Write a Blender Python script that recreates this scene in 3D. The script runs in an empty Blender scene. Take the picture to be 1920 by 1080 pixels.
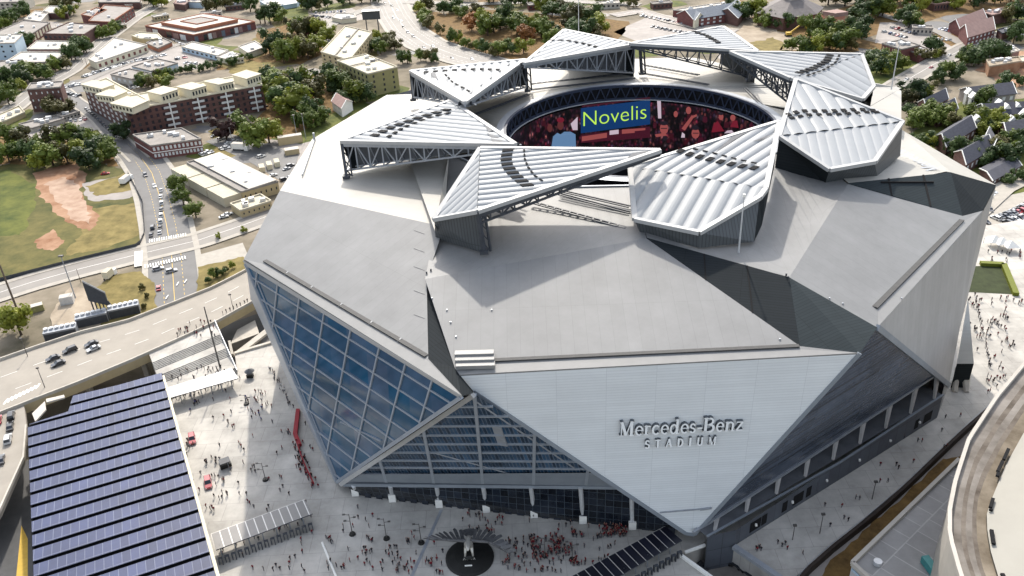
import bpy, bmesh, math, random
from mathutils import Vector, Matrix
from mathutils.geometry import tessellate_polygon
rnd = random.Random(7)
C = bpy.context.scene.collection
R_ = math.radians
# ------------------------------------------------------------------ camera model (survey of the photograph)
FPX, TH, RO, H = 1600.0, R_(30), R_(3), 165.0
_st, _ct, _sr, _cr = math.sin(TH), math.cos(TH), math.sin(RO), math.cos(RO)
_X, _U, CW = Vector((1, 0, 0)), Vector((0, _st, _ct)), Vector((0, _ct, -_st))
CR = _X * _cr - _U * _sr
CU = _U * _cr + _X * _sr
CAM = Vector((0, 0, H))
def ray(x, y):
    return CW + CR * ((x - 960) / FPX) - CU * ((y - 540) / FPX)
def P(x, y, z=0.0):
    d = ray(x, y); t = (z - H) / d.z
    return Vector((d.x * t, d.y * t, z))
def plane3(a, b, c):
    n = (b - a).cross(c - a).normalized()
    if n.z < 0: n = -n
    return n, n.dot(a)
def pt(x, y, pl):
    d = ray(x, y); t = (pl[1] - pl[0].dot(CAM)) / pl[0].dot(d)
    return CAM + d * t
def px3(l):
    return [P(*q) for q in l]
GZ = -7.0     # street level of the town; the plaza deck is z = 0
# ------------------------------------------------------------------ mesh helper
class MB:
    def __init__(s): s.v, s.f, s.m, s.uv = [], [], [], []
    def poly(s, pts, m=0, ud=None, org=None):
        pts = [Vector(p) for p in pts]
        n = Vector((0, 0, 0))
        for i in range(len(pts)):
            a, b = pts[i], pts[(i + 1) % len(pts)]
            n += Vector(((a.y - b.y) * (a.z + b.z), (a.z - b.z) * (a.x + b.x), (a.x - b.x) * (a.y + b.y)))
        if n.length < 1e-9: return
        n.normalize()
        if ud is None:
            u = Vector((0, 0, 1)).cross(n)
            u = Vector((1, 0, 0)) if u.length < .05 else u.normalized()
        else:
            u = (Vector(ud) - n * n.dot(Vector(ud))).normalized()
        w = n.cross(u); o = Vector(org) if org is not None else Vector((0, 0, 0))
        k = len(s.v); s.v += [tuple(p) for p in pts]
        s.f.append(tuple(range(k, k + len(pts)))); s.m.append(m)
        s.uv.append([((p - o).dot(u), (p - o).dot(w)) for p in pts])
    def slab(s, pts, t, m=0, ms=None, ud=None):
        pts = [Vector(p) for p in pts]; lo = [p - Vector((0, 0, t)) for p in pts]
        s.poly(pts, m, ud); s.poly(lo[::-1], m if ms is None else ms)
        for i in range(len(pts)):
            j = (i + 1) % len(pts)
            s.poly([lo[i], lo[j], pts[j], pts[i]], m if ms is None else ms)
    def drop(s, pts, z, m=0, close=True):
        n = len(pts)
        for i in range(n if close else n - 1):
            a, b = Vector(pts[i]), Vector(pts[(i + 1) % n])
            s.poly([(a.x, a.y, z), (b.x, b.y, z), b, a], m)
    def box(s, c, sx, sy, sz, rz=0, m=0):
        c = Vector(c); ca, sa = math.cos(rz), math.sin(rz)
        def q(x, y, z): return (c.x + x * ca - y * sa, c.y + x * sa + y * ca, c.z + z)
        x, y, z = sx / 2, sy / 2, sz / 2
        k = [q(-x, -y, -z), q(x, -y, -z), q(x, y, -z), q(-x, y, -z), q(-x, -y, z), q(x, -y, z), q(x, y, z), q(-x, y, z)]
        for f in ((3, 2, 1, 0), (4, 5, 6, 7), (0, 1, 5, 4), (1, 2, 6, 5), (2, 3, 7, 6), (3, 0, 4, 7)):
            s.poly([k[i] for i in f], m)
    def beam(s, p, q, w, h=None, m=0, up=(0, 0, 1)):
        p, q = Vector(p), Vector(q); d = q - p
        if d.length < 1e-6: return
        d.normalize(); h = h or w; up = Vector(up)
        a = d.cross(up)
        if a.length < .02: a = d.cross(Vector((0, 1, 0)))
        a.normalize(); b = a.cross(d); a *= w / 2; b *= h / 2
        k = [p - a - b, p + a - b, p + a + b, p - a + b, q - a - b, q + a - b, q + a + b, q - a + b]
        for f in ((0, 1, 2, 3), (7, 6, 5, 4), (0, 4, 5, 1), (1, 5, 6, 2), (2, 6, 7, 3), (3, 7, 4, 0)):
            s.poly([k[i] for i in f], m)
    def tube(s, p, q, r, n=6, r2=None, m=0):
        p, q = Vector(p), Vector(q); d = (q - p).normalized(); r2 = r if r2 is None else r2
        a = d.cross(Vector((0, 0, 1)))
        if a.length < .05: a = d.cross(Vector((0, 1, 0)))
        a.normalize(); b = d.cross(a)
        A = [p + (a * math.cos(6.2832 * i / n) + b * math.sin(6.2832 * i / n)) * r for i in range(n)]
        B = [q + (a * math.cos(6.2832 * i / n) + b * math.sin(6.2832 * i / n)) * r2 for i in range(n)]
        for i in range(n):
            j = (i + 1) % n; s.poly([A[i], A[j], B[j], B[i]], m)
        s.poly(A[::-1], m); s.poly(B, m)
    def loft(s, a, b, n, m=0):
        A, B = resample(a, n), resample(b, n)
        for i in range(n):
            s.poly([A[i], A[i + 1], B[i + 1]], m); s.poly([A[i], B[i + 1], B[i]], m)
    def build(s, name, mats, parent=None, smooth=False, local=False):
        me = bpy.data.meshes.new(name); me.from_pydata(s.v, [], s.f)
        uvl = me.uv_layers.new(name='UVMap'); i = 0
        for f in s.uv:
            for u in f: uvl.data[i].uv = u; i += 1
        if not isinstance(mats, (list, tuple)): mats = [mats]
        for mt in mats: me.materials.append(mt)
        me.polygons.foreach_set('material_index', s.m)
        if smooth:
            bm = bmesh.new(); bm.from_mesh(me); bmesh.ops.remove_doubles(bm, verts=bm.verts, dist=1e-4); bm.to_mesh(me); bm.free()
            me.polygons.foreach_set('use_smooth', [True] * len(me.polygons))
        o = bpy.data.objects.new(name, me); C.objects.link(o)
        if parent is not None: adopt(o, parent, local)
        return o
def resample(pl, n):
    pl = [Vector(p) for p in pl]; L = [0]
    for i in range(1, len(pl)): L.append(L[-1] + (pl[i] - pl[i - 1]).length)
    out = []
    for k in range(n + 1):
        t = L[-1] * k / n; i = 1
        while i < len(pl) - 1 and L[i] < t: i += 1
        f = (t - L[i - 1]) / max(1e-9, L[i] - L[i - 1]); out.append(pl[i - 1].lerp(pl[i], f))
    return out
def adopt(o, par, local=False):
    o.parent = par
    if not local: o.matrix_parent_inverse = Matrix.Translation(-par.location)
def tag(o, label=None, cat=None, group=None, kind=None):
    if label: o['label'] = label
    if cat: o['category'] = cat
    if group: o['group'] = group
    if kind: o['kind'] = kind
    return o
def thing(name, loc, label, cat, group=None):
    o = bpy.data.objects.new(name, None); C.objects.link(o); o.location = loc; o.empty_display_size = .5
    return tag(o, label, cat, group)
def copy_tree(o, parent=None, loc=None, rz=None):
    c = o.copy(); C.objects.link(c)
    if parent is not None: c.parent = parent
    for ch in KIDS.get(o.name, []): copy_tree(ch, c)
    if loc is not None: c.location = loc
    if rz is not None: c.rotation_euler = (0, 0, rz)
    return c
KIDS = {}
def reg(root, *ch): KIDS.setdefault(root.name, []).extend(ch)
def clip(poly, f):       # keep f(p) >= 0
    out = []
    for i in range(len(poly)):
        a, b = poly[i], poly[(i + 1) % len(poly)]; fa, fb = f(a), f(b)
        if fa >= 0: out.append(a)
        if (fa >= 0) != (fb >= 0): out.append(a.lerp(b, fa / (fa - fb)))
    return out
# ------------------------------------------------------------------ materials
def newmat(name):
    m = bpy.data.materials.new(name); m.use_nodes = True
    nt = m.node_tree; b = nt.nodes['Principled BSDF']
    return m, nt, b
def N(nt, t, **kw):
    n = nt.nodes.new(t)
    for k, v in kw.items(): setattr(n, k, v)
    return n
def rgb(c, k=1.0): return (min(1, c[0] * k), min(1, c[1] * k), min(1, c[2] * k), 1)
def mat(name, c, rough=.8, var=.15, scale=.4, metal=0, spec=.3, c2=None, bump=0, detail=6, coord='Object', stretch=None):
    m, nt, b = newmat(name)
    tc = N(nt, 'ShaderNodeTexCoord'); nz = N(nt, 'ShaderNodeTexNoise'); nz.inputs['Scale'].default_value = scale; nz.inputs['Detail'].default_value = detail
    nz.inputs['Roughness'].default_value = .65
    src = tc.outputs[coord]
    if stretch:
        mp = N(nt, 'ShaderNodeMapping'); mp.inputs['Scale'].default_value = stretch; nt.links.new(src, mp.inputs[0]); src = mp.outputs[0]
    nt.links.new(src, nz.inputs['Vector'])
    r = N(nt, 'ShaderNodeValToRGB'); e = r.color_ramp.elements
    e[0].position, e[1].position = .3, .7
    e[0].color = rgb(c, 1 - var); e[1].color = rgb(c2, 1) if c2 else rgb(c, 1 + var)
    nt.links.new(nz.outputs['Fac'], r.inputs[0]); nt.links.new(r.outputs[0], b.inputs['Base Color'])
    b.inputs['Roughness'].default_value = rough; b.inputs['Metallic'].default_value = metal; b.inputs['Specular IOR Level'].default_value = spec
    if bump:
        bp = N(nt, 'ShaderNodeBump'); bp.inputs['Strength'].default_value = bump; bp.inputs['Distance'].default_value = .3
        nt.links.new(nz.outputs['Fac'], bp.inputs['Height']); nt.links.new(bp.outputs[0], b.inputs['Normal'])
    return m
def panel(name, c, cm, bw, bh, mortar, rough=.5, var=.1, offset=0.0, metal=0, spec=.4, wob=.25, bump=0.0, uv=True, c2=None):
    """panels / tiles / slabs with joints, laid out in the metres of the surface (its UV)"""
    m, nt, b = newmat(name)
    tc = N(nt, 'ShaderNodeTexCoord'); br = N(nt, 'ShaderNodeTexBrick')
    br.offset = offset; br.squash = 1
    br.inputs['Scale'].default_value = 1; br.inputs['Brick Width'].default_value = bw; br.inputs['Row Height'].default_value = bh
    br.inputs['Mortar Size'].default_value = mortar; br.inputs['Mortar Smooth'].default_value = .1; br.inputs['Bias'].default_value = 0
    br.inputs['Color1'].default_value = rgb(c, 1 - var); br.inputs['Color2'].default_value = rgb(c2 or c, 1 + (0 if c2 else var)); br.inputs['Mortar'].default_value = rgb(cm)
    nt.links.new(tc.outputs['UV' if uv else 'Object'], br.inputs['Vector'])
    nz = N(nt, 'ShaderNodeTexNoise'); nz.inputs['Scale'].default_value = .08; nz.inputs['Detail'].default_value = 8; nz.inputs['Roughness'].default_value = .7
    nt.links.new(tc.outputs['Object'], nz.inputs['Vector'])
    mr = N(nt, 'ShaderNodeMapRange'); mr.inputs[1].default_value = .3; mr.inputs[2].default_value = .7; mr.inputs[3].default_value = 1 - wob; mr.inputs[4].default_value = 1 + wob * .5
    nt.links.new(nz.outputs['Fac'], mr.inputs[0])
    mx = N(nt, 'ShaderNodeMix', data_type='RGBA', blend_type='MULTIPLY'); mx.inputs[0].default_value = 1
    nt.links.new(br.outputs['Color'], mx.inputs[6]); nt.links.new(mr.outputs[0], mx.inputs[7])
    nt.links.new(mx.outputs[2], b.inputs['Base Color'])
    b.inputs['Roughness'].default_value = rough; b.inputs['Metallic'].default_value = metal; b.inputs['Specular IOR Level'].default_value = spec
    if bump:
        bp = N(nt, 'ShaderNodeBump'); bp.inputs['Strength'].default_value = bump; bp.inputs['Distance'].default_value = .1
        nt.links.new(br.outputs['Fac'], bp.inputs['Height']); bp.invert = True; nt.links.new(bp.outputs[0], b.inputs['Normal'])
    return m
def objcol(name, rough=.4, spec=.5, coat=0, metal=0):
    m, nt, b = newmat(name); oi = N(nt, 'ShaderNodeObjectInfo'); nt.links.new(oi.outputs['Color'], b.inputs['Base Color'])
    b.inputs['Roughness'].default_value = rough; b.inputs['Specular IOR Level'].default_value = spec; b.inputs['Coat Weight'].default_value = coat
    return m
def emit(name, c, k=1.0):
    m, nt, b = newmat(name); b.inputs['Base Color'].default_value = (.01, .01, .01, 1); b.inputs['Roughness'].default_value = .4
    b.inputs['Emission Color'].default_value = rgb(c); b.inputs['Emission Strength'].default_value = k
    return m
def leafmat(name, c, c2):
    m, nt, b = newmat(name)
    tc = N(nt, 'ShaderNodeTexCoord'); nz = N(nt, 'ShaderNodeTexNoise'); nz.inputs['Scale'].default_value = 5; nz.inputs['Detail'].default_value = 3
    nt.links.new(tc.outputs['Object'], nz.inputs['Vector'])
    oi = N(nt, 'ShaderNodeObjectInfo')
    ad = N(nt, 'ShaderNodeMath', operation='MULTIPLY_ADD'); ad.inputs[1].default_value = .5; nt.links.new(oi.outputs['Random'], ad.inputs[0]); nt.links.new(nz.outputs['Fac'], ad.inputs[2])
    r = N(nt, 'ShaderNodeValToRGB'); e = r.color_ramp.elements
    e[0].position, e[1].position = .35, 1.0; e[0].color = rgb(c); e[1].color = rgb(c2)
    nt.links.new(ad.outputs[0], r.inputs[0]); nt.links.new(r.outputs[0], b.inputs['Base Color'])
    b.inputs['Roughness'].default_value = .6; b.inputs['Specular IOR Level'].default_value = .25
    tr = N(nt, 'ShaderNodeBsdfTranslucent'); nt.links.new(r.outputs[0], tr.inputs['Color'])
    mx = N(nt, 'ShaderNodeMixShader'); mx.inputs[0].default_value = .25
    nt.links.new(b.outputs[0], mx.inputs[1]); nt.links.new(tr.outputs[0], mx.inputs[2]); nt.links.new(mx.outputs[0], nt.nodes['Material Output'].inputs[0])
    return m
def glassmat(name, c, c2, bw, bh, rough=.08, mortar=.0):
    """tinted facade glass, each pane a little different"""
    m, nt, b = newmat(name)
    tc = N(nt, 'ShaderNodeTexCoord'); br = N(nt, 'ShaderNodeTexBrick'); br.offset = 0
    br.inputs['Scale'].default_value = 1; br.inputs['Brick Width'].default_value = bw; br.inputs['Row Height'].default_value = bh; br.inputs['Mortar Size'].default_value = mortar
    br.inputs['Color1'].default_value = rgb(c); br.inputs['Color2'].default_value = rgb(c2); br.inputs['Mortar'].default_value = (.02, .03, .05, 1)
    nt.links.new(tc.outputs['UV'], br.inputs['Vector'])
    nz = N(nt, 'ShaderNodeTexNoise'); nz.inputs['Scale'].default_value = .09; nz.inputs['Detail'].default_value = 4; nt.links.new(tc.outputs['Object'], nz.inputs['Vector'])
    mx = N(nt, 'ShaderNodeMix', data_type='RGBA', blend_type='MULTIPLY'); mx.inputs[0].default_value = 1
    mr = N(nt, 'ShaderNodeMapRange'); mr.inputs[1].default_value = .35; mr.inputs[2].default_value = .65; mr.inputs[3].default_value = .75; mr.inputs[4].default_value = 1.2
    nt.links.new(nz.outputs['Fac'], mr.inputs[0]); nt.links.new(br.outputs['Color'], mx.inputs[6]); nt.links.new(mr.outputs[0], mx.inputs[7])
    nt.links.new(mx.outputs[2], b.inputs['Base Color']); b.inputs['Roughness'].default_value = rough; b.inputs['Specular IOR Level'].default_value = .6
    return m
M = {}
M['roof'] = panel('roof_membrane', (.198, .199, .198), (.165, .166, .165), 3.0, 60, .045, .55, .025, spec=.3, wob=.17)
M['sunlit_roof'] = panel('sunlit_roof_membrane', (.33, .317, .288), (.28, .268, .245), 3.0, 60, .045, .55, .018, spec=.35, wob=.10)  # paler copy of the roof membrane, sun glare painted into its colour
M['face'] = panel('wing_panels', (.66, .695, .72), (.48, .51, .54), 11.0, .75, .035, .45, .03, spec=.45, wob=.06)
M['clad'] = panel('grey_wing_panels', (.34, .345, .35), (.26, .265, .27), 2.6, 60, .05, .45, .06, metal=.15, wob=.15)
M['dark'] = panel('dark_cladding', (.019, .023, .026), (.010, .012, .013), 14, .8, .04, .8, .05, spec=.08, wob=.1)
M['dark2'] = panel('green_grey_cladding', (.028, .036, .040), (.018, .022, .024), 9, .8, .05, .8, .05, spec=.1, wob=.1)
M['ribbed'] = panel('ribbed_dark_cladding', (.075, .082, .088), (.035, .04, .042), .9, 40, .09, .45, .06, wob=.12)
M['etfe'] = mat('white_pillow', (.29, .302, .312), .5, .04, .2, spec=.25)
M['trim'] = mat('white_trim', (.37, .37, .365), .45, .06, .5)
M['steel'] = mat('grey_steel', (.30, .32, .35), .45, .12, .6, metal=.3)
M['dsteel'] = mat('dark_steel', (.055, .06, .07), .5, .2, .6)
M['navy'] = mat('navy_steel', (.035, .045, .075), .5, .2, .6)
M['under'] = mat('roof_underside', (.09, .095, .105), .7, .2, .3)
M['black'] = mat('black_vent', (.008, .008, .009), .95, .2, 2)
M['gutter'] = mat('gutter_shadow_gap', (.05, .05, .05), .7, .2, 1)
M['glass1'] = glassmat('blue_facade_glass', (.004, .066, .130), (.062, .10, .155), 8, 4.4, .1)
M['glass2'] = panel('striped_facade_glass', (.018, .05, .095), (.09, .12, .17), .9, 30, .13, .15, .5, spec=.6, wob=.7)
M['glass3'] = panel('slate_facade_glass', (.07, .085, .115), (.12, .14, .18), 30, 1.5, .10, .22, .35, offset=.3, spec=.5, wob=.45)
M['mull'] = mat('mullion', (.30, .33, .37), .4, .08, .6, metal=.2)
M['band'] = mat('facade_band', (.20, .225, .255), .45, .1, .2)
M['base'] = panel('base_wall_panels', (.085, .095, .115), (.05, .055, .065), 4.2, 6, .10, .5, .12, wob=.3)
M['shopfront'] = panel('entrance_glass', (.010, .014, .022), (.06, .075, .09), 2.1, 2.1, .07, .15, .5, spec=.5, wob=.6)
M['plaza'] = panel('plaza_concrete', (.455, .435, .40), (.32, .305, .285), 6.5, 6.5, .06, .9, .04, offset=.5, spec=.1, wob=.36, uv=False)
M['deck'] = mat('bridge_deck', (.265, .24, .205), .75, .10, .15, detail=8)
M['conc'] = mat('concrete', (.42, .39, .34), .8, .15, .3, detail=8)
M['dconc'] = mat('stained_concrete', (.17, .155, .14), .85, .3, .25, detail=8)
M['asphalt'] = mat('asphalt', (.105, .103, .102), .7, .18, .12, spec=.4, detail=9)
M['asphalt_d'] = mat('dark_asphalt', (.09, .09, .092), .8, .2, .2, detail=9)
M['road_l'] = mat('pale_road', (.205, .19, .172), .7, .14, .06, detail=9)
M['lot'] = mat('lot_paving', (.26, .235, .215), .75, .2, .1, detail=9)
M['walk'] = mat('pavement', (.33, .305, .265), .8, .12, .3, detail=8)
M['white'] = mat('white_paint', (.75, .74, .70), .6, .08, 1)
M['yellow'] = mat('yellow_paint', (.55, .36, .06), .6, .1, 1)
M['grass'] = mat('grass', (.045, .080, .012), .95, .45, .10, c2=(.125, .13, .025), bump=.4, detail=12)
M['dry'] = mat('dry_grass', (.13, .105, .03), .95, .3, .18, c2=(.23, .18, .065), bump=.3, detail=12)
M['dirt'] = mat('red_dirt', (.26, .115, .055), .95, .3, .10, c2=(.37, .235, .15), detail=12)
M['sand'] = mat('sandy_ground', (.27, .215, .155), .95, .25, .10, c2=(.38, .32, .245), detail=12)
M['mulch'] = mat('mulch', (.13, .075, .025), .95, .4, .3, c2=(.20, .12, .04), detail=10)
M['brick'] = panel('red_brick', (.16, .055, .05), (.10, .05, .045), 3, .9, .08, .8, .2, offset=.5, wob=.3)
M['brick_d'] = panel('dark_brick', (.125, .062, .052), (.08, .05, .045), 3, .9, .08, .8, .2, offset=.5, wob=.3)
M['tan_wall'] = mat('tan_wall', (.42, .34, .20), .8, .1, .3)
M['olive_wall'] = mat('olive_wall', (.26, .24, .11), .8, .1, .3)
M['cream'] = mat('cream_wall', (.62, .57, .43), .75, .08, .4)
M['cream_top'] = mat('cream_flat_roof', (.45, .41, .315), .8, .08, .3)
M['wht_roof'] = mat('white_flat_roof', (.44, .41, .365), .8, .10, .15, detail=9)
M['gry_roof'] = mat('grey_flat_roof', (.24, .22, .20), .85, .18, .15, detail=9)
M['shingle'] = mat('slate_shingle_roof', (.045, .047, .062), .75, .25, .5, stretch=(1, 1, 3))
M['blue_shingle'] = mat('blue_grey_roof', (.11, .13, .16), .7, .2, .5)
M['terracotta'] = mat('terracotta_roof', (.30, .125, .075), .8, .15, .4)
M['pink_roof'] = mat('pink_brown_roof', (.26, .17, .15), .8, .15, .4)
M['blue_wall'] = mat('pale_blue_wall', (.40, .50, .58), .8, .06, .3)
M['win'] = mat('window_glass', (.02, .025, .035), .15, .4, .6, spec=.6)
M['winw'] = mat('white_window', (.55, .56, .55), .4, .15, .6)
M['solar'] = panel('solar_panels', (.028, .039, .098), (.095, .11, .175), 2.05, 30, .09, .42, .20, spec=.35, wob=.3)
M['pergola'] = panel('canopy_slats', (.24, .23, .22), (.72, .70, .66), 2.2, 30, .13, .6, .08, wob=.1)
M['pergola_l'] = panel('pale_canopy_slats', (.56, .55, .53), (.80, .78, .74), 2.2, 30, .16, .6, .08, wob=.1)
M['pergola_d'] = panel('black_canopy_panels', (.012, .013, .022), (.42, .41, .38), 2.3, 30, .10, .3, .3, wob=.2)
M['red'] = mat('red_barrier', (.26, .008, .02), .6, .15, .6)
M['bronze'] = mat('brushed_statue_steel', (.13, .13, .135), .5, .35, 1.2, metal=.6)
M['pale_steel'] = mat('polished_statue_steel', (.45, .43, .39), .35, .1, 1.0, metal=.4)
M['pedestal'] = mat('black_pedestal', (.012, .012, .011), .5, .3, .6)
M['bark'] = mat('bark', (.075, .055, .04), .95, .3, 3)
M['paint'] = objcol('car_paint', .3, .5, .6)
M['tyre'] = mat('tyre', (.02, .02, .02), .8, .2, 3)
M['lamp'] = mat('headlamp', (.7, .7, .68), .2, .05, 3)
M['skin'] = mat('skin', (.40, .23, .16), .6, .15, 8)
M['hair'] = mat('hair', (.03, .02, .015), .7, .2, 20)
M['shirt'] = objcol('shirt', .85, .2)
M['trous'] = mat('trousers', (.03, .035, .05), .85, .3, 8)
M['shoe'] = mat('shoes', (.04, .035, .03), .7, .2, 9)
M['pole'] = mat('pole_metal', (.10, .095, .09), .5, .15, 1, metal=.3)
M['wood'] = mat('timber_pole', (.13, .10, .08), .9, .2, 1)
M['metal_lt'] = mat('light_metal', (.55, .56, .57), .4, .1, 1, metal=.3)
M['teal'] = mat('teal_box', (.05, .22, .22), .5, .15, 1)
M['fabric_roof'] = mat('fabric_dome_roof', (.31, .297, .262), .9, .06, .08, detail=9)
M['weather'] = mat('weathered_gutter_deck', (.155, .135, .115), .9, .35, .12, c2=(.25, .228, .205), spec=.1, detail=12, bump=.2)
M['weather2'] = mat('stained_gutter_band', (.105, .085, .068), .9, .35, .16, c2=(.19, .165, .14), spec=.1, detail=12, bump=.2)
M['weather3'] = mat('tan_gutter_band', (.15, .12, .085), .9, .35, .14, c2=(.235, .20, .155), spec=.1, detail=12, bump=.2)
M['ballast'] = panel('ballast_roof', (.30, .295, .29), (.40, .39, .38), 5.5, 9, .16, .85, .08, offset=.37, wob=.25)
M['bowl'] = mat('unlit_bowl_interior', (.012, .012, .016), .9, .3, .2)  # near-black: the darkness inside the bowl is put into the colour
M['turf'] = mat('artificial_turf', (.03, .10, .03), .9, .2, .3)
L_ = {'dark': leafmat('leaf_dark', (.012, .027, .009), (.066, .105, .028)),
      'green': leafmat('leaf_green', (.030, .056, .009), (.135, .175, .030)),
      'lime': leafmat('leaf_lime', (.06, .085, .010), (.22, .24, .03)),
      'olive': leafmat('leaf_olive', (.035, .036, .014), (.12, .11, .035)),
      'maroon': leafmat('leaf_maroon', (.025, .012, .011), (.075, .035, .03)),
      'rust': leafmat('leaf_rust', (.10, .045, .012), (.32, .14, .05))}
# ================================================================== STADIUM
ST = thing('stadium', (43, 255, 0), 'huge grey stadium with folded metal wings, white petal roof and a ring of screens', 'stadium')
ZE, ZB = 57.0, 64.0
M['fin'] = mat('raking_fin', (.36, .35, .34), .6, .1, .4)
def sp(name, polys, mats, **kw):
    b = MB()
    for p in polys: b.poly(*p) if isinstance(p, tuple) else b.poly(p)
    return b.build(name, mats, ST)
# wing roof planes
fl_, fr_, fb_ = P(853, 690, ZE), P(1612, 662, ZE), P(797, 523, ZB)
PF = plane3(fl_, fr_, fb_)
lt_, la_, lb_ = P(457, 486, ZE), P(866, 741, ZE), P(525, 357, ZB)
PL = plane3(lt_, la_, lb_)
rl_, rh_, rb_ = P(1645, 614, ZE), P(1843, 395, ZE), P(1480, 520, ZB)
PR = plane3(rl_, rh_, rb_)
fR = pt(1212, 447, PF); lR = pt(832, 425, PL); rR = pt(1590, 345, PR)
ft = pt(1500, 649, PF); lf = pt(803, 673, PL); lfb = pt(800, 523, PL)
ftip = P(1300, 1002, 3.0)
r2t, r2b, r2c = P(1868, 347, ZE), P(1783, 323, ZB), P(1690, 243, ZE)
PR2 = plane3(r2t, r2b, r2c)
RC = Vector((45.0, 271.5, 68)); RR = 45.2
def ring(deg, z=72.0, r=RR): return Vector((RC.x + r * math.cos(R_(deg)), RC.y + r * math.sin(R_(deg)), z - 4))
def arc(a, b, n=16, z=72.0, r=RR): return [ring(a + (b - a) * i / n, z, r) for i in range(n + 1)]
M['edge_strip'] = mat('roof_edge_strip', (.235, .232, .225), .5, .06, .3)
def roofpart(polys, m='roof', name='wing_roof', t=.3):
    b = MB()
    for p in polys: b.slab(p, t, 0, 0)
    return b.build(name, M[m], ST)
# lower (outer) folds
roofpart([[fl_, pt(862, 703, PF), fr_, ft, fR, fb_]])
roofpart([[lt_, la_, lf, lfb, lR, lb_]])
roofpart([[rl_, rh_, pt(1805, 405, PR), rR, rb_]])
r2d = P(1650, 300, 64.5)
roofpart([[r2b, r2t, r2c], [r2b, r2c, r2d]], 'sunlit_roof')
# upper folds up to the ring
fu = MB(); qL = P(842, 287, 66.5); rim = [qL, P(930, 328, 67.6), P(1040, 352, 67.8), P(1192, 349, 67.8)]
fu.loft([fb_, fR], rim, 20); fu.build('upper_roof', M['roof'], ST)
ru = MB(); ru.loft([fR + Vector((.1, 0, .2)), rb_, rR], [rim[3]] + arc(310, 352), 20); ru.build('upper_roof', M['roof'], ST)
r2u = MB(); q2 = rR + Vector((.1, 0, .3))
r2u.loft([q2, r2b, r2d, P(1690, 243, 58)], arc(352, 385), 14); r2u.build('upper_roof', M['sunlit_roof'], ST)
bl = MB(); PB = plane3(lb_, qL, P(725, 178, 58)); b585, b725 = pt(585, 261, PB), pt(725, 178, PB)
bl.slab([lb_, lR, pt(815, 428, PB), qL, pt(900, 215, PB), pt(782, 176, PB), b725, b585], .8); bl.build('upper_roof', M['sunlit_roof'], ST)
bk = MB(); r3a, r3b = P(1690, 165, 58), P(1608, 213, 63)
bo = [qL, pt(900, 215, PB), pt(782, 176, PB), P(980, 113, 61), P(1215, 110, 62), P(1290, 106, 62), P(1400, 128, 63), P(1600, 150, 63), r3a, P(1690, 243, 62)]
bk.loft(bo, arc(200, 25, 30), 48); bk.build('upper_roof', M['sunlit_roof'], ST)
sp('wing_roof', [[P(1560, 140, 62), r3a, r3b, P(1560, 200, 64)]], M['sunlit_roof'])
# step walls between the wings
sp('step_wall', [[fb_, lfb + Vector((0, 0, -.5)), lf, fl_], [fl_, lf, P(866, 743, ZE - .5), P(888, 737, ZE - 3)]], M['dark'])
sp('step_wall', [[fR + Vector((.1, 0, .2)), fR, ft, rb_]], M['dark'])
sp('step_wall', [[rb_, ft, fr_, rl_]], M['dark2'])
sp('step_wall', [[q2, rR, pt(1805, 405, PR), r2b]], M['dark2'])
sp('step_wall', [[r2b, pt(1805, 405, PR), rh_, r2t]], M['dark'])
sp('step_wall', [[r3a, r3b, P(1608, 250, 57), P(1686, 222, 46)]], M['dark'])
# seams on the step walls, door-like dark slots
for t in (.42, .72):
    a = fR.lerp(rb_, t); c = fR.lerp(ft, t); b = MB(); b.beam(a, c, .35); b.build('wall_joint', M['black'], ST)
for t in (.38, .72):
    a = q2.lerp(r2b, t); c = rR.lerp(pt(1805, 405, PR), t); b = MB(); b.beam(a, c, .5); b.build('wall_joint', M['black'], ST)
a = [q2.lerp(r2b, t) * .75 + rR.lerp(pt(1805, 405, PR), t) * .25 for t in (.3, .8)]
b = MB(); b.beam(a[0], a[1], .35, 1.0); b.build('wall_joint', M['black'], ST)
# gutters, parapet strips
g = MB(); nF = PF[0] * .12
g.beam(pt(925, 676, PF) + nF, pt(1498, 649, PF) + nF, 1.1, .3); g.build('gutter', M['gutter'], ST)
g = MB(); nL = PL[0] * .12
g.beam(pt(497, 489, PL) + nL, pt(800, 668, PL) + nL, 1.2, .3)
gl = g.build('gutter', M['gutter'], ST)
for t in (.16, .33, .52, .70, .86):
    a = pt(497, 489, PL).lerp(pt(800, 668, PL), t) + nL * 1.5; s_ = PL[0].cross(pt(800, 668, PL) - pt(497, 489, PL)).normalized() * .62; g = MB(); g.beam(a - s_, a + s_, .35, .2, 0, PL[0]); g.build('gutter_clip', M['trim'], ST)
g = MB(); nR = PR[0] * .12
g.beam(pt(1640, 577, PR) + nR, pt(1803, 413, PR) + nR, 1.3, .3); g.build('gutter', M['gutter'], ST)
g = MB()
for i in range(3):
    a, c = P(853 + i * 1, 664 + i * 11, ZE + 1.6 - i * .5), P(926 + i * 1, 662 + i * 11, ZE + 1.6 - i * .5)
    g.beam(a, c, 1.6, .9)
g.build('roof_step', M['edge_strip'], ST)
for nm_, pl_, q_ in (('F', PF, [(862, 703), (1611, 662), (1501, 655), (927, 683)]), ('L', PL, [(460, 487), (864, 741), (802, 676), (494, 495)]), ('R', PR, [(1646, 613), (1842, 395), (1807, 415), (1646, 582)])):
    g = MB(); g.poly([pt(x, y, pl_) + pl_[0] * .05 for x, y in q_]); g.build('edge_strip', M['edge_strip'], ST)
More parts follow.
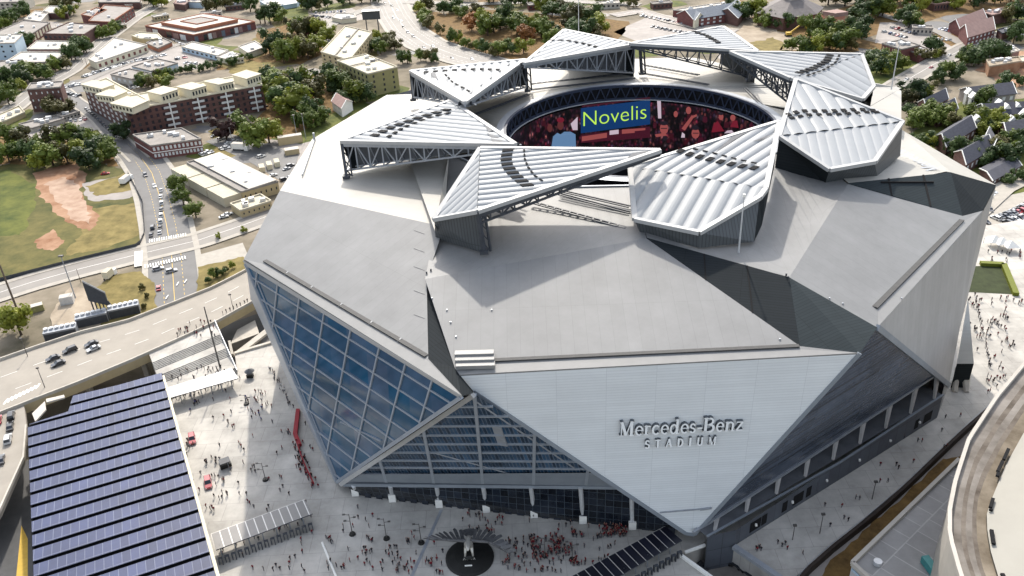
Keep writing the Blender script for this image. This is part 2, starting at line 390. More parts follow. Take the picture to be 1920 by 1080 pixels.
# seams, hatches and sensors on the roofs
for y in (432, 466, 500, 545, 590): g = MB(); g.beam(pt(776, y, PL) + nL * .4, pt(796, y + 7, PL) + nL * .4, .08, .05); g.build('roof_seam', M['dsteel'], ST)
for x, y, pl in ((810, 560, PF), (838, 582, PF), (922, 582, PF), (845, 605, PF), (855, 632, PF), (1555, 560, PR), (1580, 570, PR), (1690, 560, PR), (1462, 637, PF)):
    a = pt(x, y, pl); k_ = MB(); k_.box(a + Vector((0, 0, .15)), .35, .35, .3); k_.build('roof_sensor', M['steel'], ST)
for x, y in ((800, 513), (808, 508), (1474, 517), (1478, 522)): k_ = MB(); k_.tube(P(x, y, 64.2), P(x, y, 64.2) + Vector((0, 0, .6)), .22); k_.build('roof_sensor', M['dsteel'], ST)
g = MB(); g.beam(pt(567, 331, PB) + Vector((0, 0, .5)), pt(590, 264, PB) + Vector((0, 0, .5)), .4, .6); g.tube(pt(590, 264, PB), pt(590, 264, PB) + Vector((0, 0, 3)), .4); g.build('roof_ladder', M['steel'], ST)
# big front wing face
PFace = plane3(P(862, 703, ZE - .4), fr_, ftip)
ud = (fr_ - fl_).normalized()
b = MB(); fa = [P(862, 703, ZE - .5), pt(888, 734, PFace), pt(1286, 1000, PFace), pt(1302, 1002, PFace), fr_ - Vector((0, 0, .2))]
b.poly(fa, 0, ud, fl_)
face = b.build('wing_face', M['face'], ST)
b = MB()
nf = PFace[0] if PFace[0].y < 0 else -PFace[0]
E1, E2 = pt(888, 734, PFace), pt(1286, 1000, PFace)
b.beam(E1, E2, .5, .9); b.beam(E2, pt(1302, 1002, PFace), .5, .9); b.beam(pt(1302, 1002, PFace), fr_, .5, .9)
b.build('face_trim', M['band'], ST)
b = MB(); b.beam(pt(1237, 960, PFace) + nf * .2, pt(1331, 952, PFace) + nf * .2, .3, .25); b.beam(pt(1312, 954, PFace) + nf * .25, pt(1334, 951, PFace) + nf * .25, .5, .4); b.build('face_joint', M['steel'], ST)
# right wing face
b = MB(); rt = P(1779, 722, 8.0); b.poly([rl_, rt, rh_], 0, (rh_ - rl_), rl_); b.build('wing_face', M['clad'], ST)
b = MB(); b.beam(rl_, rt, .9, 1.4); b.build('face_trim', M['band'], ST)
# further wing tip at the right edge
b = MB(); w = [P(1815, 560, 40), P(1826, 682, 9), P(1794, 682, 9)]; b.poly(w); b.drop([w[1], w[2]], 0, 1, False)
b.poly([P(1794, 682, 9), P(1826, 682, 9), P(1822, 694, 5), P(1796, 694, 5)], 1)
b.build('wing_face', [M['face'], M['dark']], ST)
b = MB()
for x0, x1 in ((1796, 1790), (1806, 1812), (1816, 1812)): b.tube(P(x0, 690, 5), P(x1, 735, 0), .8)
b.build('raking_column', M['conc'], ST)
# left glass triangle
g1t, g1r, g1b = P(461, 494, ZE - 1), P(866, 744, ZE - 1), P(633, 903, 2.5)
PG1 = plane3(g1t, g1r, g1b); u1 = (g1r - g1t).normalized(); n1 = PG1[0] if PG1[0].y < 0 else -PG1[0]; w1 = n1.cross(u1)
if w1.z > 0: w1 = -w1
b = MB(); b.poly([g1t, g1r, g1b], 0, u1, g1t); b.build('glass_wall', M['glass1'], ST)
tri1 = [g1t, g1r, g1b]
def lines_in(tri, o, d, perp, offs, r, up, b, h=None):
    for k in offs:
        q = o + perp * k; ts = []
        pd = up.cross(d)
        for i in range(3):
            A, B = tri[i], tri[(i + 1) % 3]; fa_, fb2 = (A - q).dot(pd), (B - q).dot(pd)
            if (fa_ >= 0) != (fb2 >= 0): ts.append(A.lerp(B, fa_ / (fa_ - fb2)))
        if len(ts) == 2: b.beam(ts[0] + up * .15, ts[1] + up * .15, r, h or r, 0, up)
colA, colB = pt(712, 652, PG1), pt(661, 877, PG1); cd = (colB - colA).normalized(); cp = (u1 - cd * u1.dot(cd)).normalized()
b = MB(); lines_in(tri1, colA, cd, cp, [-21.5 * .92 * k for k in ()] + [-32, -21.4, -10.7, 0, 9.2, 18.0, -42, -52], .42, n1, b)
hgt = abs((g1b - g1t).dot(w1))
lines_in(tri1, g1t, u1, w1, [hgt * (i + .6) / 10 for i in range(10)], .34, n1, b)
b.beam(g1t + n1 * .2, g1b + n1 * .2, .8, .8); b.beam(g1r + n1 * .2, g1b + n1 * .2, .9, .9); b.beam(pt(480, 520, PG1) + n1 * .2, g1b + n1 * .2 + w1 * -2, .3, .3)
b.beam(pt(640, 790, PG1) + n1 * .1, pt(715, 826, PG1) + n1 * .1, .6, .2)
b.build('mullion_grid', M['mull'], ST)
b = MB(); b.poly([g1t, g1b, P(628, 905, 0), P(470, 560, 22)], 0); b.build('side_wall', M['mull'], ST)
b = MB(); b.slab([P(455, 487, ZE), P(461, 496, ZE - 1), P(864, 745, ZE - 1), la_], .5); b.build('eave', M['trim'], ST)
# front glass wall, band, entrance
g2a = P(888, 738, ZE - 4); g2l, g2r = P(663, 907, 8.0), P(1140, 905, 8.0)
# the base runs from the left corner to under the prow
gl0, gr0 = P(660, 915, 0), P(1270, 1000, 0)
bl0 = Vector((gl0.x, gl0.y, 8.5)); br0 = Vector((gr0.x, gr0.y, 8.5))
PG2 = plane3(P(655, 905, 6.5), P(1150, 906, 15.0), g2a); n2 = PG2[0] if PG2[0].y < 0 else -PG2[0]
A2, B2, C2 = pt(645, 901, PG2), pt(1155, 907, PG2), g2a
u2 = (B2 - A2).normalized(); w2 = n2.cross(u2)
if w2.z < 0: w2 = -w2
b = MB(); b.poly([A2, B2, C2], 0, u2, A2); b.build('glass_wall', M['glass2'], ST)
b = MB(); tri2 = [A2, B2, C2]; hg = (C2 - A2).dot(w2)
lines_in(tri2, A2, u2, w2, [hg * k / 10 for k in (1.0, 1.9, 2.8, 3.8, 4.8, 5.8, 6.8, 7.8, 8.8)], .45, n2, b)
c2a = pt(893, 772, PG2); c2b = pt(905, 900, PG2); cd2 = (c2b - c2a).normalized(); cp2 = (u2 - cd2 * u2.dot(cd2)).normalized()
lines_in(tri2, c2a, cd2, cp2, [-26, -13, 0, 13.2, 26.4], .75, n2, b)
b.build('mullion_grid', M['mull'], ST)
b = MB()
b.beam(pt(885, 748, PG2) + n2 * -.05, pt(1080, 880, PG2) + n2 * -.05, .5, .35); b.beam(pt(800, 845, PG2), pt(1000, 900, PG2), .3, .3); b.beam(pt(930, 800, PG2), pt(942, 835, PG2), 2.6, .3)
b.build('brace', M['steel'], ST)
b = MB(); bt1, bt2 = pt(672, 886, PG2), pt(1100, 884, PG2)
b.poly([pt(655, 900, PG2) + n2 * .5, pt(1160, 908, PG2) + n2 * .5, pt(1110, 883, PG2) + n2 * .5, pt(677, 886, PG2) + n2 * .5]); b.beam(pt(645, 905, PG2) + n2 * .3, pt(1165, 910, PG2) + n2 * .3, 1.2, 1.0)
b.build('facade_band', M['band'], ST)
b = MB(); b.beam(g2a + n2 * .4, pt(640, 905, PG2) + n2 * .4, 1.1, 1.1); b.build('edge_beam', M['trim'], ST)
# recessed entrance wall of dark glass
e0, e1 = P(672, 931, 0), P(1262, 1000, 0); bk_ = Vector((.1, 1, 0)) * 2.5
b = MB(); b.poly([e0 - Vector((2, -1, 0)), e1, e1 + Vector((0, 1.5, 14)), pt(1160, 909, PG2), pt(650, 905, PG2)]); b.build('entrance_wall', M['shopfront'], ST)
for x, y, x2, y2 in ((668, 919, 664, 905), (737, 930, 733, 906), (824, 940, 820, 908), (912, 949, 907, 908), (1001, 959, 996, 908), (1092, 970, 1089, 908), (1184, 981, 1182, 930)):
    b = MB(); base = P(x, y + 1, .6) + Vector((0, -.9, 0)); top = pt(x2, y2, PG2) + n2 * .9 if x < 1150 else Vector((base.x - .3, base.y, 10.5))
    b.tube(base + Vector((0, 0, 1.6)), top, .6, 8); col = b.build('entrance_column', M['metal_lt'], ST)
    b = MB(); b.box(base + Vector((0, 0, .9)), 1.9, 1.9, 2.6); b.build('column_base', M['white'], col)
for k in range(26):   # doors along the entrance
    t = (k + .6) / 26; a = e0.lerp(e1, t); d_ = (e1 - e0).normalized()
    b = MB(); nn = Vector((d_.y, -d_.x, 0)) * .08
    b.poly([a + nn, a + d_ * 1.8 + nn, a + d_ * 1.8 + nn + Vector((0, 0, 2.5)), a + nn + Vector((0, 0, 2.5))]); b.build('entrance_door', M['win'], ST)
# right side: sloped slate glass over raking fins and a base wall
k0, k1 = P(1300, 999, 5.0), P(1757, 701, 16.0)
b = MB()
g3 = [pt(1302, 1001, PFace), k1, pt(1720, 660, plane3(rl_, rh_, rt)), rl_, fr_]
b.poly([g3[0], k1, rl_, fr_], 0, k1 - k0); b.build('glass_wall', M['glass3'], ST)
b = MB(); b.beam(k0, k1, .7, .7); b.build('edge_beam', M['steel'], ST)
o0, o1 = P(1322, 1008, 4.5), P(1772, 737, 8.0)
w0, w1_ = Vector((o0.x, o0.y, GZ)), P(1757, 783, 0)
gb = [P(1323, 1034, 0), P(1377, 1023, 0), P(1657, 847, 0), P(1757, 783, 0)]
wl = resample([gb[0], gb[1], gb[2], gb[3]], 12)
top = [Vector((p.x, p.y, 5.2 + 3.2 * i / 12)) for i, p in enumerate(wl)]
b = MB()
for i in range(12): b.poly([Vector((wl[i].x, wl[i].y, GZ)), Vector((wl[i + 1].x, wl[i + 1].y, GZ)), top[i + 1], top[i]], 0, wl[-1] - wl[0])
b.build('base_wall', M['base'], ST)
b = MB(); b.beam(top[0], top[6], .5, .4); b.beam(top[6], top[12], .5, .4); b.build('parapet_cap', M['band'], ST)
b = MB(); inw = Vector((-4.5, 6, 0))
b.poly([top[0] + inw, top[12] + inw, k1 + inw, k0 + inw]); b.poly([top[0], top[12], top[12] + inw, top[0] + inw]); b.build('terrace_wall', M['under'], ST)
for i in range(9):
    t = (i + .25) / 8.6
    if t > 1.0: break
    a = top[0].lerp(top[12], t); c = k0.lerp(k1, min(1, t + .055)); b = MB()
    d_ = (top[12] - top[0]).normalized(); c2 = k0.lerp(k1, min(1, t + .075)); hh = max(.25, (c - a).length / 9); o_ = Vector((-.4, .5, 0))
    f_ = [a, a + d_ * .45, c + d_ * (.6 + 2.2 * hh * .6), c]
    b.poly(f_); b.poly([p + o_ for p in f_][::-1])
    for q_ in range(4): b.poly([f_[q_], f_[(q_ + 1) % 4], f_[(q_ + 1) % 4] + o_, f_[q_] + o_])
    b.build('raking_fin', M['fin'], ST)
for i, t in enumerate([.06, .11, .2, .25, .31, .36, .46, .51, .60, .66, .75, .86, .91]):
    d_ = (gb[3] - gb[1]).normalized(); a = gb[1].lerp(gb[3], t); nn = Vector((d_.y, -d_.x, 0)) * .06; wz = 2.0 if i % 3 else 4.0
    b = MB(); b.poly([a + nn + Vector((0, 0, 1.2)), a + d_ * wz + nn + Vector((0, 0, 1.2)), a + d_ * wz + nn + Vector((0, 0, 4.6)), a + nn + Vector((0, 0, 4.6))]); b.build('service_door', M['black'], ST)
for i in range(6):
    a = gb[1].lerp(gb[3], .08 + .16 * i); b = MB(); b.box(a + Vector((.3, -.35, 3.4)), .5, .5, .6); b.build('wall_lamp', M['white'], ST)
# outer walls on the sides the photograph hides; back left foot shaped to cast the plaza shadow
eb = [rh_, r2t, P(1690, 243, ZE), r3a, P(1600, 150, 63), P(1400, 128, 63), P(1290, 106, 62), P(1215, 110, 62), P(980, 113, 61), b725, b585, lb_, lt_]
gbk = [P(1757, 783, 0), Vector((140, 245, 0)), Vector((138, 290, 0)), Vector((146, 330, 0)), Vector((135, 350, 0)), Vector((105, 375, 0)), Vector((75, 385, 0)), Vector((50, 382, 0)), Vector((-5, 372, 0)), Vector((-45, 335, 0)), Vector((-80, 300, 0)), Vector((-82.5, 257, 0)), P(628, 905, 0)]
b = MB()
for i in range(len(eb) - 1):
    b.poly([gbk[i], gbk[i + 1], eb[i + 1] - Vector((0, 0, .6))]); b.poly([gbk[i], eb[i + 1] - Vector((0, 0, .6)), eb[i] - Vector((0, 0, .6))])
b.poly([rt, gbk[0], rh_])
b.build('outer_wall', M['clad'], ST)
# ---- bowl, ring truss and screens
b = MB(); b.loft([p - Vector((0, 0, .3)) for p in rim], arc(196, 318, 16, 66, RR - .5), 24); b.build('dark_collar', M['bowl'], ST)  # dark collar added so the gap inside the rim looks unlit
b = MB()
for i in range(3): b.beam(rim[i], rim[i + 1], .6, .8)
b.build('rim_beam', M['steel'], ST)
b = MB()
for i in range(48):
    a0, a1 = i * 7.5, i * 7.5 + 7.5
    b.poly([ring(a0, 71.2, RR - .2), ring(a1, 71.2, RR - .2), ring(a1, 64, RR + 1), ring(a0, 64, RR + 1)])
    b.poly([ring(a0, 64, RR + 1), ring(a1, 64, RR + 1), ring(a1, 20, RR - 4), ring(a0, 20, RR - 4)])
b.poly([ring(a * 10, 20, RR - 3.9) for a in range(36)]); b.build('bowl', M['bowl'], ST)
b = MB(); q = P(1180, 276, 25); b.poly([Vector((RC.x + 22 * math.cos(a / 24 * 6.283), RC.y + 8 + 28 * math.sin(a / 24 * 6.283), 20.3)) for a in range(24)]); b.build('playing_field', M['turf'], ST)
b = MB(); NT = 72
for i in range(NT):
    a0, a1 = 360 / NT * i, 360 / NT * (i + 1)
    b.beam(ring(a0, 71.9, RR - .5), ring(a1, 71.9, RR - .5), .9, .9); b.beam(ring(a0, 67.0, RR - .7), ring(a1, 67.0, RR - .7), .8, .8)
    am = (a0 + a1) / 2
    b.beam(ring(a0, 71.6, RR - .6), ring(am, 67.2, RR - .7), .38, .38); b.beam(ring(am, 67.2, RR - .7), ring(a1, 71.6, RR - .6), .38, .38)
b.build('ring_truss', M['navy'], ST)
b = MB()
for i in range(NT):
    a0, a1 = 360 / NT * i, 360 / NT * (i + 1); b.beam(ring(a0, 66.6, RR - 1.2), ring(a1, 66.6, RR - 1.2), .3, .3)
b.build('ring_rail', M['metal_lt'], ST)
b = MB()
for i in range(NT):
    a0, a1 = 360 / NT * i, 360 / NT * (i + 1)
    b.poly([ring(a0, 72.3, RR - .9), ring(a1, 72.3, RR - .9), ring(a1, 72.15, RR + 2.5), ring(a0, 72.15, RR + 2.5)])
b.build('ring_walkway', M['steel'], ST)
SR = RR - 1.0
def cyl(x, y, r=SR):
    d = ray(x, y); ox, oy = -RC.x, -RC.y
    A = d.x * d.x + d.y * d.y; B = 2 * (ox * d.x + oy * d.y); Cc = ox * ox + oy * oy - r * r
    t = (-B + math.sqrt(max(0, B * B - 4 * A * Cc))) / (2 * A)
    return CAM + d * t
M['scr_k'] = emit('screen_black', (.012, .008, .014), .5)
M['scr_b'] = emit('screen_blue', (.002, .022, .085), .7)
M['scr_t'] = emit('screen_lime', (.30, .50, .05), .8)
M['scr_r'] = emit('screen_red', (.14, .008, .02), .5)
M['scr_m'] = emit('screen_maroon', (.045, .004, .013), .5)
M['scr_s'] = emit('screen_skin', (.26, .06, .058), .5)
M['scr_d'] = emit('screen_dim_skin', (.09, .022, .022), .5)
M['scr_n'] = emit('screen_dark_red', (.035, .003, .008), .5)
M['scr_c'] = emit('screen_shirt', (.10, .19, .33), .5)
M['scr_w'] = emit('screen_white', (.40, .32, .38), .6)
m_, nt_, bs_ = newmat('crowd_picture'); M['scr_crowd'] = m_; bs_.inputs['Base Color'].default_value = (.01, .01, .01, 1); bs_.inputs['Roughness'].default_value = .4
tc_ = N(nt_, 'ShaderNodeTexCoord'); vo_ = N(nt_, 'ShaderNodeTexVoronoi'); vo_.inputs['Scale'].default_value = .95; vo_.inputs['Randomness'].default_value = 1
nz_ = N(nt_, 'ShaderNodeTexNoise'); nz_.inputs['Scale'].default_value = .22; nz_.inputs['Detail'].default_value = 5
mp_ = N(nt_, 'ShaderNodeMapping'); mp_.inputs['Scale'].default_value = (1, 1, .62); nt_.links.new(tc_.outputs['Object'], mp_.inputs[0]); nt_.links.new(mp_.outputs[0], vo_.inputs['Vector']); nt_.links.new(tc_.outputs['Object'], nz_.inputs['Vector'])
sx_ = N(nt_, 'ShaderNodeSeparateColor'); nt_.links.new(vo_.outputs['Color'], sx_.inputs[0]); rp_ = N(nt_, 'ShaderNodeValToRGB'); e_ = rp_.color_ramp.elements
e_[0].position, e_[0].color = 0, (.003, .002, .005, 1); e_[1].position, e_[1].color = .55, (.02, .004, .010, 1)
for ps_, cl_ in ((.7, (.075, .006, .016, 1)), (.8, (.02, .012, .03, 1)), (.88, (.16, .045, .045, 1)), (.96, (.05, .03, .04, 1))): k_ = rp_.color_ramp.elements.new(ps_); k_.color = cl_
nt_.links.new(sx_.outputs[0], rp_.inputs[0]); d1_ = N(nt_, 'ShaderNodeMapRange'); d1_.inputs[1].default_value = .05; d1_.inputs[2].default_value = .5; d1_.inputs[3].default_value = 1.2; d1_.inputs[4].default_value = .15; nt_.links.new(vo_.outputs['Distance'], d1_.inputs[0])
n1_ = N(nt_, 'ShaderNodeMapRange'); n1_.inputs[1].default_value = .4; n1_.inputs[2].default_value = .62; n1_.inputs[3].default_value = .15; n1_.inputs[4].default_value = 1.5; nt_.links.new(nz_.outputs['Fac'], n1_.inputs[0])
mu_ = N(nt_, 'ShaderNodeMath', operation='MULTIPLY'); nt_.links.new(d1_.outputs[0], mu_.inputs[0]); nt_.links.new(n1_.outputs[0], mu_.inputs[1]); nt_.links.new(rp_.outputs[0], bs_.inputs['Emission Color']); nt_.links.new(mu_.outputs[0], bs_.inputs['Emission Strength'])
b = MB()
for i in range(60):
    a0, a1 = -15 + 3.5 * i, -15 + 3.5 * (i + 1)
    b.poly([ring(a0, 44, SR), ring(a1, 44, SR), ring(a1, 65.6, SR), ring(a0, 65.6, SR)])
scr = b.build('video_board', M['scr_crowd'], ST)
def onscreen(name, polys, m, lay, par=None):
    b = MB()
    for pl in polys:
        n = len(pl); dense = []
        if n == 4:
            g = [[cyl(*[(pl[0][c] * (1 - u / 8) + pl[1][c] * u / 8) * (1 - v / 2) + (pl[3][c] * (1 - u / 8) + pl[2][c] * u / 8) * v / 2 for c in (0, 1)], SR - .12 * lay) for u in range(9)] for v in range(3)]
            for v in range(2):
                for u in range(8): b.poly([g[v][u], g[v][u + 1], g[v + 1][u + 1], g[v + 1][u]])
            continue
        for i in range(n):
            p, q = pl[i], pl[(i + 1) % n]
            for k in range(3): dense.append((p[0] + (q[0] - p[0]) * k / 3, p[1] + (q[1] - p[1]) * k / 3))
        w = [cyl(x, y, SR - .12 * lay) for x, y in dense]
        tri = tessellate_polygon([[Vector((x, y, 0)) for x, y in dense]])
        for t in tri: b.poly([w[k] for k in t])
    return b.build(name, M[m], scr)
def disc(x, y, rx, ry, n=12): return [(x + rx * math.cos(6.283 * i / n), y + ry * math.sin(6.283 * i / n)) for i in range(n)]
onscreen('advert_panel', [[(1089, 203), (1219, 187), (1219, 233), (1089, 250)]], 'scr_b', 1)
onscreen('advert_panel', [[(1089, 253), (1219, 237), (1219, 258), (1089, 268)]], 'scr_m', 1)
onscreen('advert_panel', [[(1091, 198), (1219, 182), (1219, 185), (1091, 201)]], 'scr_m', 1)
onscreen('caption_strip', [[(1091, 256), (1138, 249), (1138, 258), (1091, 265)]], 'scr_s', 2)
onscreen('caption_strip', [[(1166, 243), (1210, 240), (1210, 244), (1166, 248)], [(1166, 247), (1190, 245), (1190, 249), (1166, 251)]], 'scr_s', 2)
onscreen('caption_strip', [[(1143, 245), (1160, 243), (1160, 251), (1143, 253)]], 'scr_w', 2)
# the crowd shot: a fan in a light shirt and cap, faces and raised arms
def shots(name, m, lay, polys):
    for p in polys: onscreen(name, [p], m, lay)
rs = random.Random(5)
for k in range(46):
    x = rs.uniform(1000, 1415)
    if 1080 < x < 1226: continue
    y = rs.uniform(198 + abs(x - 1200) * .10, 262 - max(0, x - 1280) * .16); s = rs.uniform(1.6, 3.0) * (1 if x > 1226 else .8)
    onscreen('fan_shirt', [[(x - s * 1.7, y + s * 5), (x - s * 1.5, y + s * 1.4), (x + s * 1.5, y + s * 1.4), (x + s * 1.7, y + s * 5), (x, y + s * 5.4)]], rs.choice(['scr_n', 'scr_n', 'scr_m', 'scr_k']), .8 + .01 * k)
    onscreen('fan_head', [disc(x, y, s * .8, s * 1.15, 9)], rs.choice(['scr_d', 'scr_d', 'scr_m']), 1.0 + .01 * k)
shots('fan_shirt', 'scr_c', 2, [[(1034, 275), (1037, 256), (1045, 249), (1051, 252), (1058, 247), (1070, 247), (1079, 252), (1080, 275)]])
shots('fan_head', 'scr_d', 2.2, [disc(1051, 235, 6, 9), disc(1031, 240, 5, 8)])
shots('fan_cap', 'scr_r', 2.4, [disc(1051, 225, 7, 5), disc(1053, 264, 3, 7)])
shots('crowd_banner', 'scr_w', 2, [[(1070, 232), (1083, 219), (1083, 244), (1074, 244)], [(1232, 188), (1239, 188), (1240, 222), (1234, 222)]])
shots('fan_shirt', 'scr_r', 1.8, [[(1334, 248), (1338, 232), (1346, 227), (1358, 246)], [(1369, 238), (1374, 226), (1382, 226), (1385, 240)]])
shots('fan_shirt', 'scr_w', 1.8, [[(1358, 250), (1363, 245), (1372, 244), (1376, 249)], [(1277, 258), (1279, 248), (1284, 252), (1284, 258)]])
shots('fan_face', 'scr_s', 2.2, [disc(1245, 241, 8, 11), disc(1304, 250, 7.5, 10), disc(1267, 214, 4, 6), disc(1291, 207, 5, 7), disc(1352, 219, 4.5, 6.5), disc(1374, 221, 5, 6)])
shots('fan_arm', 'scr_s', 2.3, [[(1278, 241), (1288, 228), (1297, 216), (1302, 218), (1293, 232), (1284, 245)], [(1296, 218), (1306, 214), (1307, 218), (1299, 222)], [(1228, 252), (1246, 249), (1252, 254), (1230, 257)]])
shots('fan_hair', 'scr_k', 2.5, [disc(1245, 231, 8, 4), disc(1304, 240, 7.5, 4), disc(1352, 213, 4.5, 3), [(1239, 240), (1251, 240), (1251, 241.5), (1239, 241.5)], [(1299, 249), (1310, 249), (1310, 250.5), (1299, 250.5)]])
cu = bpy.data.curves.new('advert_text', 'FONT'); cu.body = 'Novelis'; cu.size = 1; cu.offset = -.014
to = bpy.data.objects.new('advert_text', cu); C.objects.link(to); bpy.context.view_layer.update()
tm = bpy.data.meshes.new_from_object(to.evaluated_get(bpy.context.evaluated_depsgraph_get())); bpy.data.objects.remove(to)
xs = [v.co.x for v in tm.vertices]; x0, x1 = min(xs), max(xs)
for v in tm.vertices:
    t = (v.co.x - x0) / (x1 - x0); u = 1094 + t * 118; base = 237 - t * 15.0
    v.co = cyl(u, base - v.co.y / .73 * 29.0, SR - .45)
tm.materials.clear(); tm.materials.append(M['scr_t'])
to = bpy.data.objects.new('advert_text', tm); C.objects.link(to); adopt(to, scr)
# ---- lettering
GL = {}
def arcp(cx, cy, rx, ry, a, b_, n=10): return [(cx + rx * math.cos(R_(a + (b_ - a) * i / n)), cy + ry * math.sin(R_(a + (b_ - a) * i / n))) for i in range(n + 1)]
def sf(x0, x1, y): return ([(x0, y), (x1, y)], .055)
GL['M'] = (1.0, [([(.14, 0), (.16, 1)], .06), ([(.16, .97), (.46, .04)], .15), ([(.46, .04), (.78, .97)], .06), ([(.82, 0), (.82, 1)], .15), sf(.02, .28, .03), sf(.68, .98, .03), sf(.04, .2, .97), sf(.78, .98, .97)])
GL['e'] = (.58, [(arcp(.30, .33, .22, .31, 0, 310), .10), ([(.09, .36), (.5, .36)], .055)])
GL['r'] = (.46, [([(.14, 0), (.14, .66)], .13), (arcp(.30, .44, .17, .18, 160, 50, 5), .09), sf(.02, .28, .03), sf(.02, .16, .63)])
GL['c'] = (.54, [(arcp(.30, .33, .22, .31, 45, 315), .11)])
GL['d'] = (.66, [(arcp(.27, .33, .20, .31, 0, 360, 14), .10), ([(.50, 0), (.50, 1)], .13), sf(.36, .52, .97), sf(.46, .64, .03)])
GL['s'] = (.46, [(arcp(.22, .48, .14, .15, 20, 270, 8) + arcp(.22, .17, .15, .15, 90, -160, 8), .10)])
GL['-'] = (.36, [([(.04, .30), (.32, .30)], .12)])
GL['B'] = (.80, [([(.17, 0), (.17, 1)], .15), ([(.17, .97), (.42, .97)], .06), (arcp(.42, .76, .22, .21, 90, -90, 8), .12), ([(.17, .54), (.42, .54)], .06), (arcp(.44, .28, .27, .25, 90, -90, 8), .13), ([(.02, .03), (.44, .03)], .06), sf(.02, .2, .97)])
GL['n'] = (.68, [([(.14, 0), (.14, .66)], .13), (arcp(.34, .42, .19, .21, 170, 0, 7) + [(.53, 0)], .11), sf(.02, .27, .03), sf(.42, .65, .03), sf(.02, .16, .63)])
GL['z'] = (.52, [([(.06, .61), (.46, .61)], .08), ([(.44, .6), (.08, .05)], .11), ([(.06, .04), (.48, .04)], .08)])
GL['S'] = (.62, [(arcp(.30, .72, .20, .23, 30, 270, 8) + arcp(.30, .26, .22, .23, 90, -150, 8), .16)])
GL['T'] = (.70, [([(.35, 0), (.35, 1)], .18), ([(.04, .93), (.66, .93)], .14), sf(.2, .5, .03)])
GL['A'] = (.80, [([(.10, 0), (.40, 1)], .11), ([(.40, 1), (.70, 0)], .18), ([(.2, .32), (.6, .32)], .10), sf(.02, .2, .03), sf(.58, .8, .03)])
GL['D'] = (.78, [([(.16, 0), (.16, 1)], .18), ([(.1, .94), (.36, .94)], .12), (arcp(.36, .5, .30, .44, 90, -90, 10), .16), ([(.1, .06), (.36, .06)], .12)])
GL['I'] = (.40, [([(.2, 0), (.2, 1)], .18), sf(.06, .34, .03), sf(.06, .34, .97)])
GL['U'] = (.78, [([(.16, 1), (.16, .3)] + arcp(.39, .3, .23, .26, 180, 360, 8) + [(.62, 1)], .15), sf(.04, .28, .97), sf(.52, .74, .97)])
def lettering(txt, org, u, v, n, width, cap, gap, depth, matn, name, flat=False):
    tw = sum(GL[c][0] for c in txt) + gap * (len(txt) - 1); sx = width / tw; x = 0
    for c in txt:
        b = MB(); wd, strokes = GL[c]
        for si, (pts, w) in enumerate(strokes):
            lift = depth + .012 * (si % 5)
            for i in range(len(pts) - 1):
                a, d = Vector((pts[i][0] + x, pts[i][1])), Vector((pts[i + 1][0] + x, pts[i + 1][1])); dd = (d - a)
                if dd.length < 1e-6: continue
                a2 = Vector((a.x * sx, a.y * cap)); d2 = Vector((d.x * sx, d.y * cap)); e = (d2 - a2).normalized(); nn = Vector((-e.y, e.x)) * (w * .5 * cap); ex = e * (w * .18 * cap)
                q = [a2 - ex - nn, d2 + ex - nn, d2 + ex + nn, a2 - ex + nn]
                f3 = [org + u * k.x + v * k.y + n * (lift + .003 * i) for k in q]; b3 = [org + u * k.x + v * k.y for k in q]
                b.poly(f3)
                if not flat:
                    for j in range(4): b.poly([b3[j], b3[(j + 1) % 4], f3[(j + 1) % 4], f3[j]], 1)
        b.build(name, [M[matn], M['letter_side_shade']], ST); x += wd + gap
uF = (fr_ - fl_); uF = (uF - PFace[0] * uF.dot(PFace[0])).normalized(); vF = nf.cross(uF); vF = vF if vF.z > 0 else -vF
o1, o2 = pt(1160, 813, PFace), pt(1391, 802, PFace)
u_t = (o2 - o1).normalized(); v_t = nf.cross(u_t); v_t = v_t if v_t.z > 0 else -v_t
M['letter'] = mat('letter_face', (.82, .85, .87), .35, .04, 1)
M['letter_side_shade'] = mat('letter_side_shade', (.10, .11, .12), .5, .1, 1)  # shading round the letters is put into the dark side colour
capM = (pt(1160, 787, PFace) - o1).length
lettering('Mercedes-Benz', o1, u_t, v_t, nf, (o2 - o1).length, capM, .05, .9, 'letter', 'sign_letter')
s1, s2 = pt(1208, 837, PFace), pt(1341, 830, PFace)
lettering('STADIUM', s1, (s2 - s1).normalized(), v_t, nf, (s2 - s1).length, (pt(1208, 822, PFace) - s1).length, .62, .7, 'letter', 'sign_letter')
# the name painted upside down on the far wing roof
a, c = P(1762, 318, 64.6), P(1694, 281, 64.8); uu = (c - a).normalized(); vv = Vector((0, 0, 1)).cross(uu)
lettering('Mercedes', a - vv * 0 , uu, -vv if (-vv).y < 0 else vv, Vector((0, 0, 1)), (c - a).length, 4.2, .05, .12, 'steel', 'roof_letter', True)
# ---- rooftop masts
for x0, y0, hz, zb in ((1383, 492, 18, 62.5), (1671, 168, 21, 60), (1085, 66, 17, 60)):
    b = MB(); a = P(x0, y0, zb); b.tube(a, a + Vector((0, 0, hz)), .28, 6, .12); m_ = b.build('mast', M['metal_lt'], ST)
    b = MB(); b.box(a + Vector((0, 0, hz)), .6, .6, .7); b.build('mast_light', M['white'], m_)
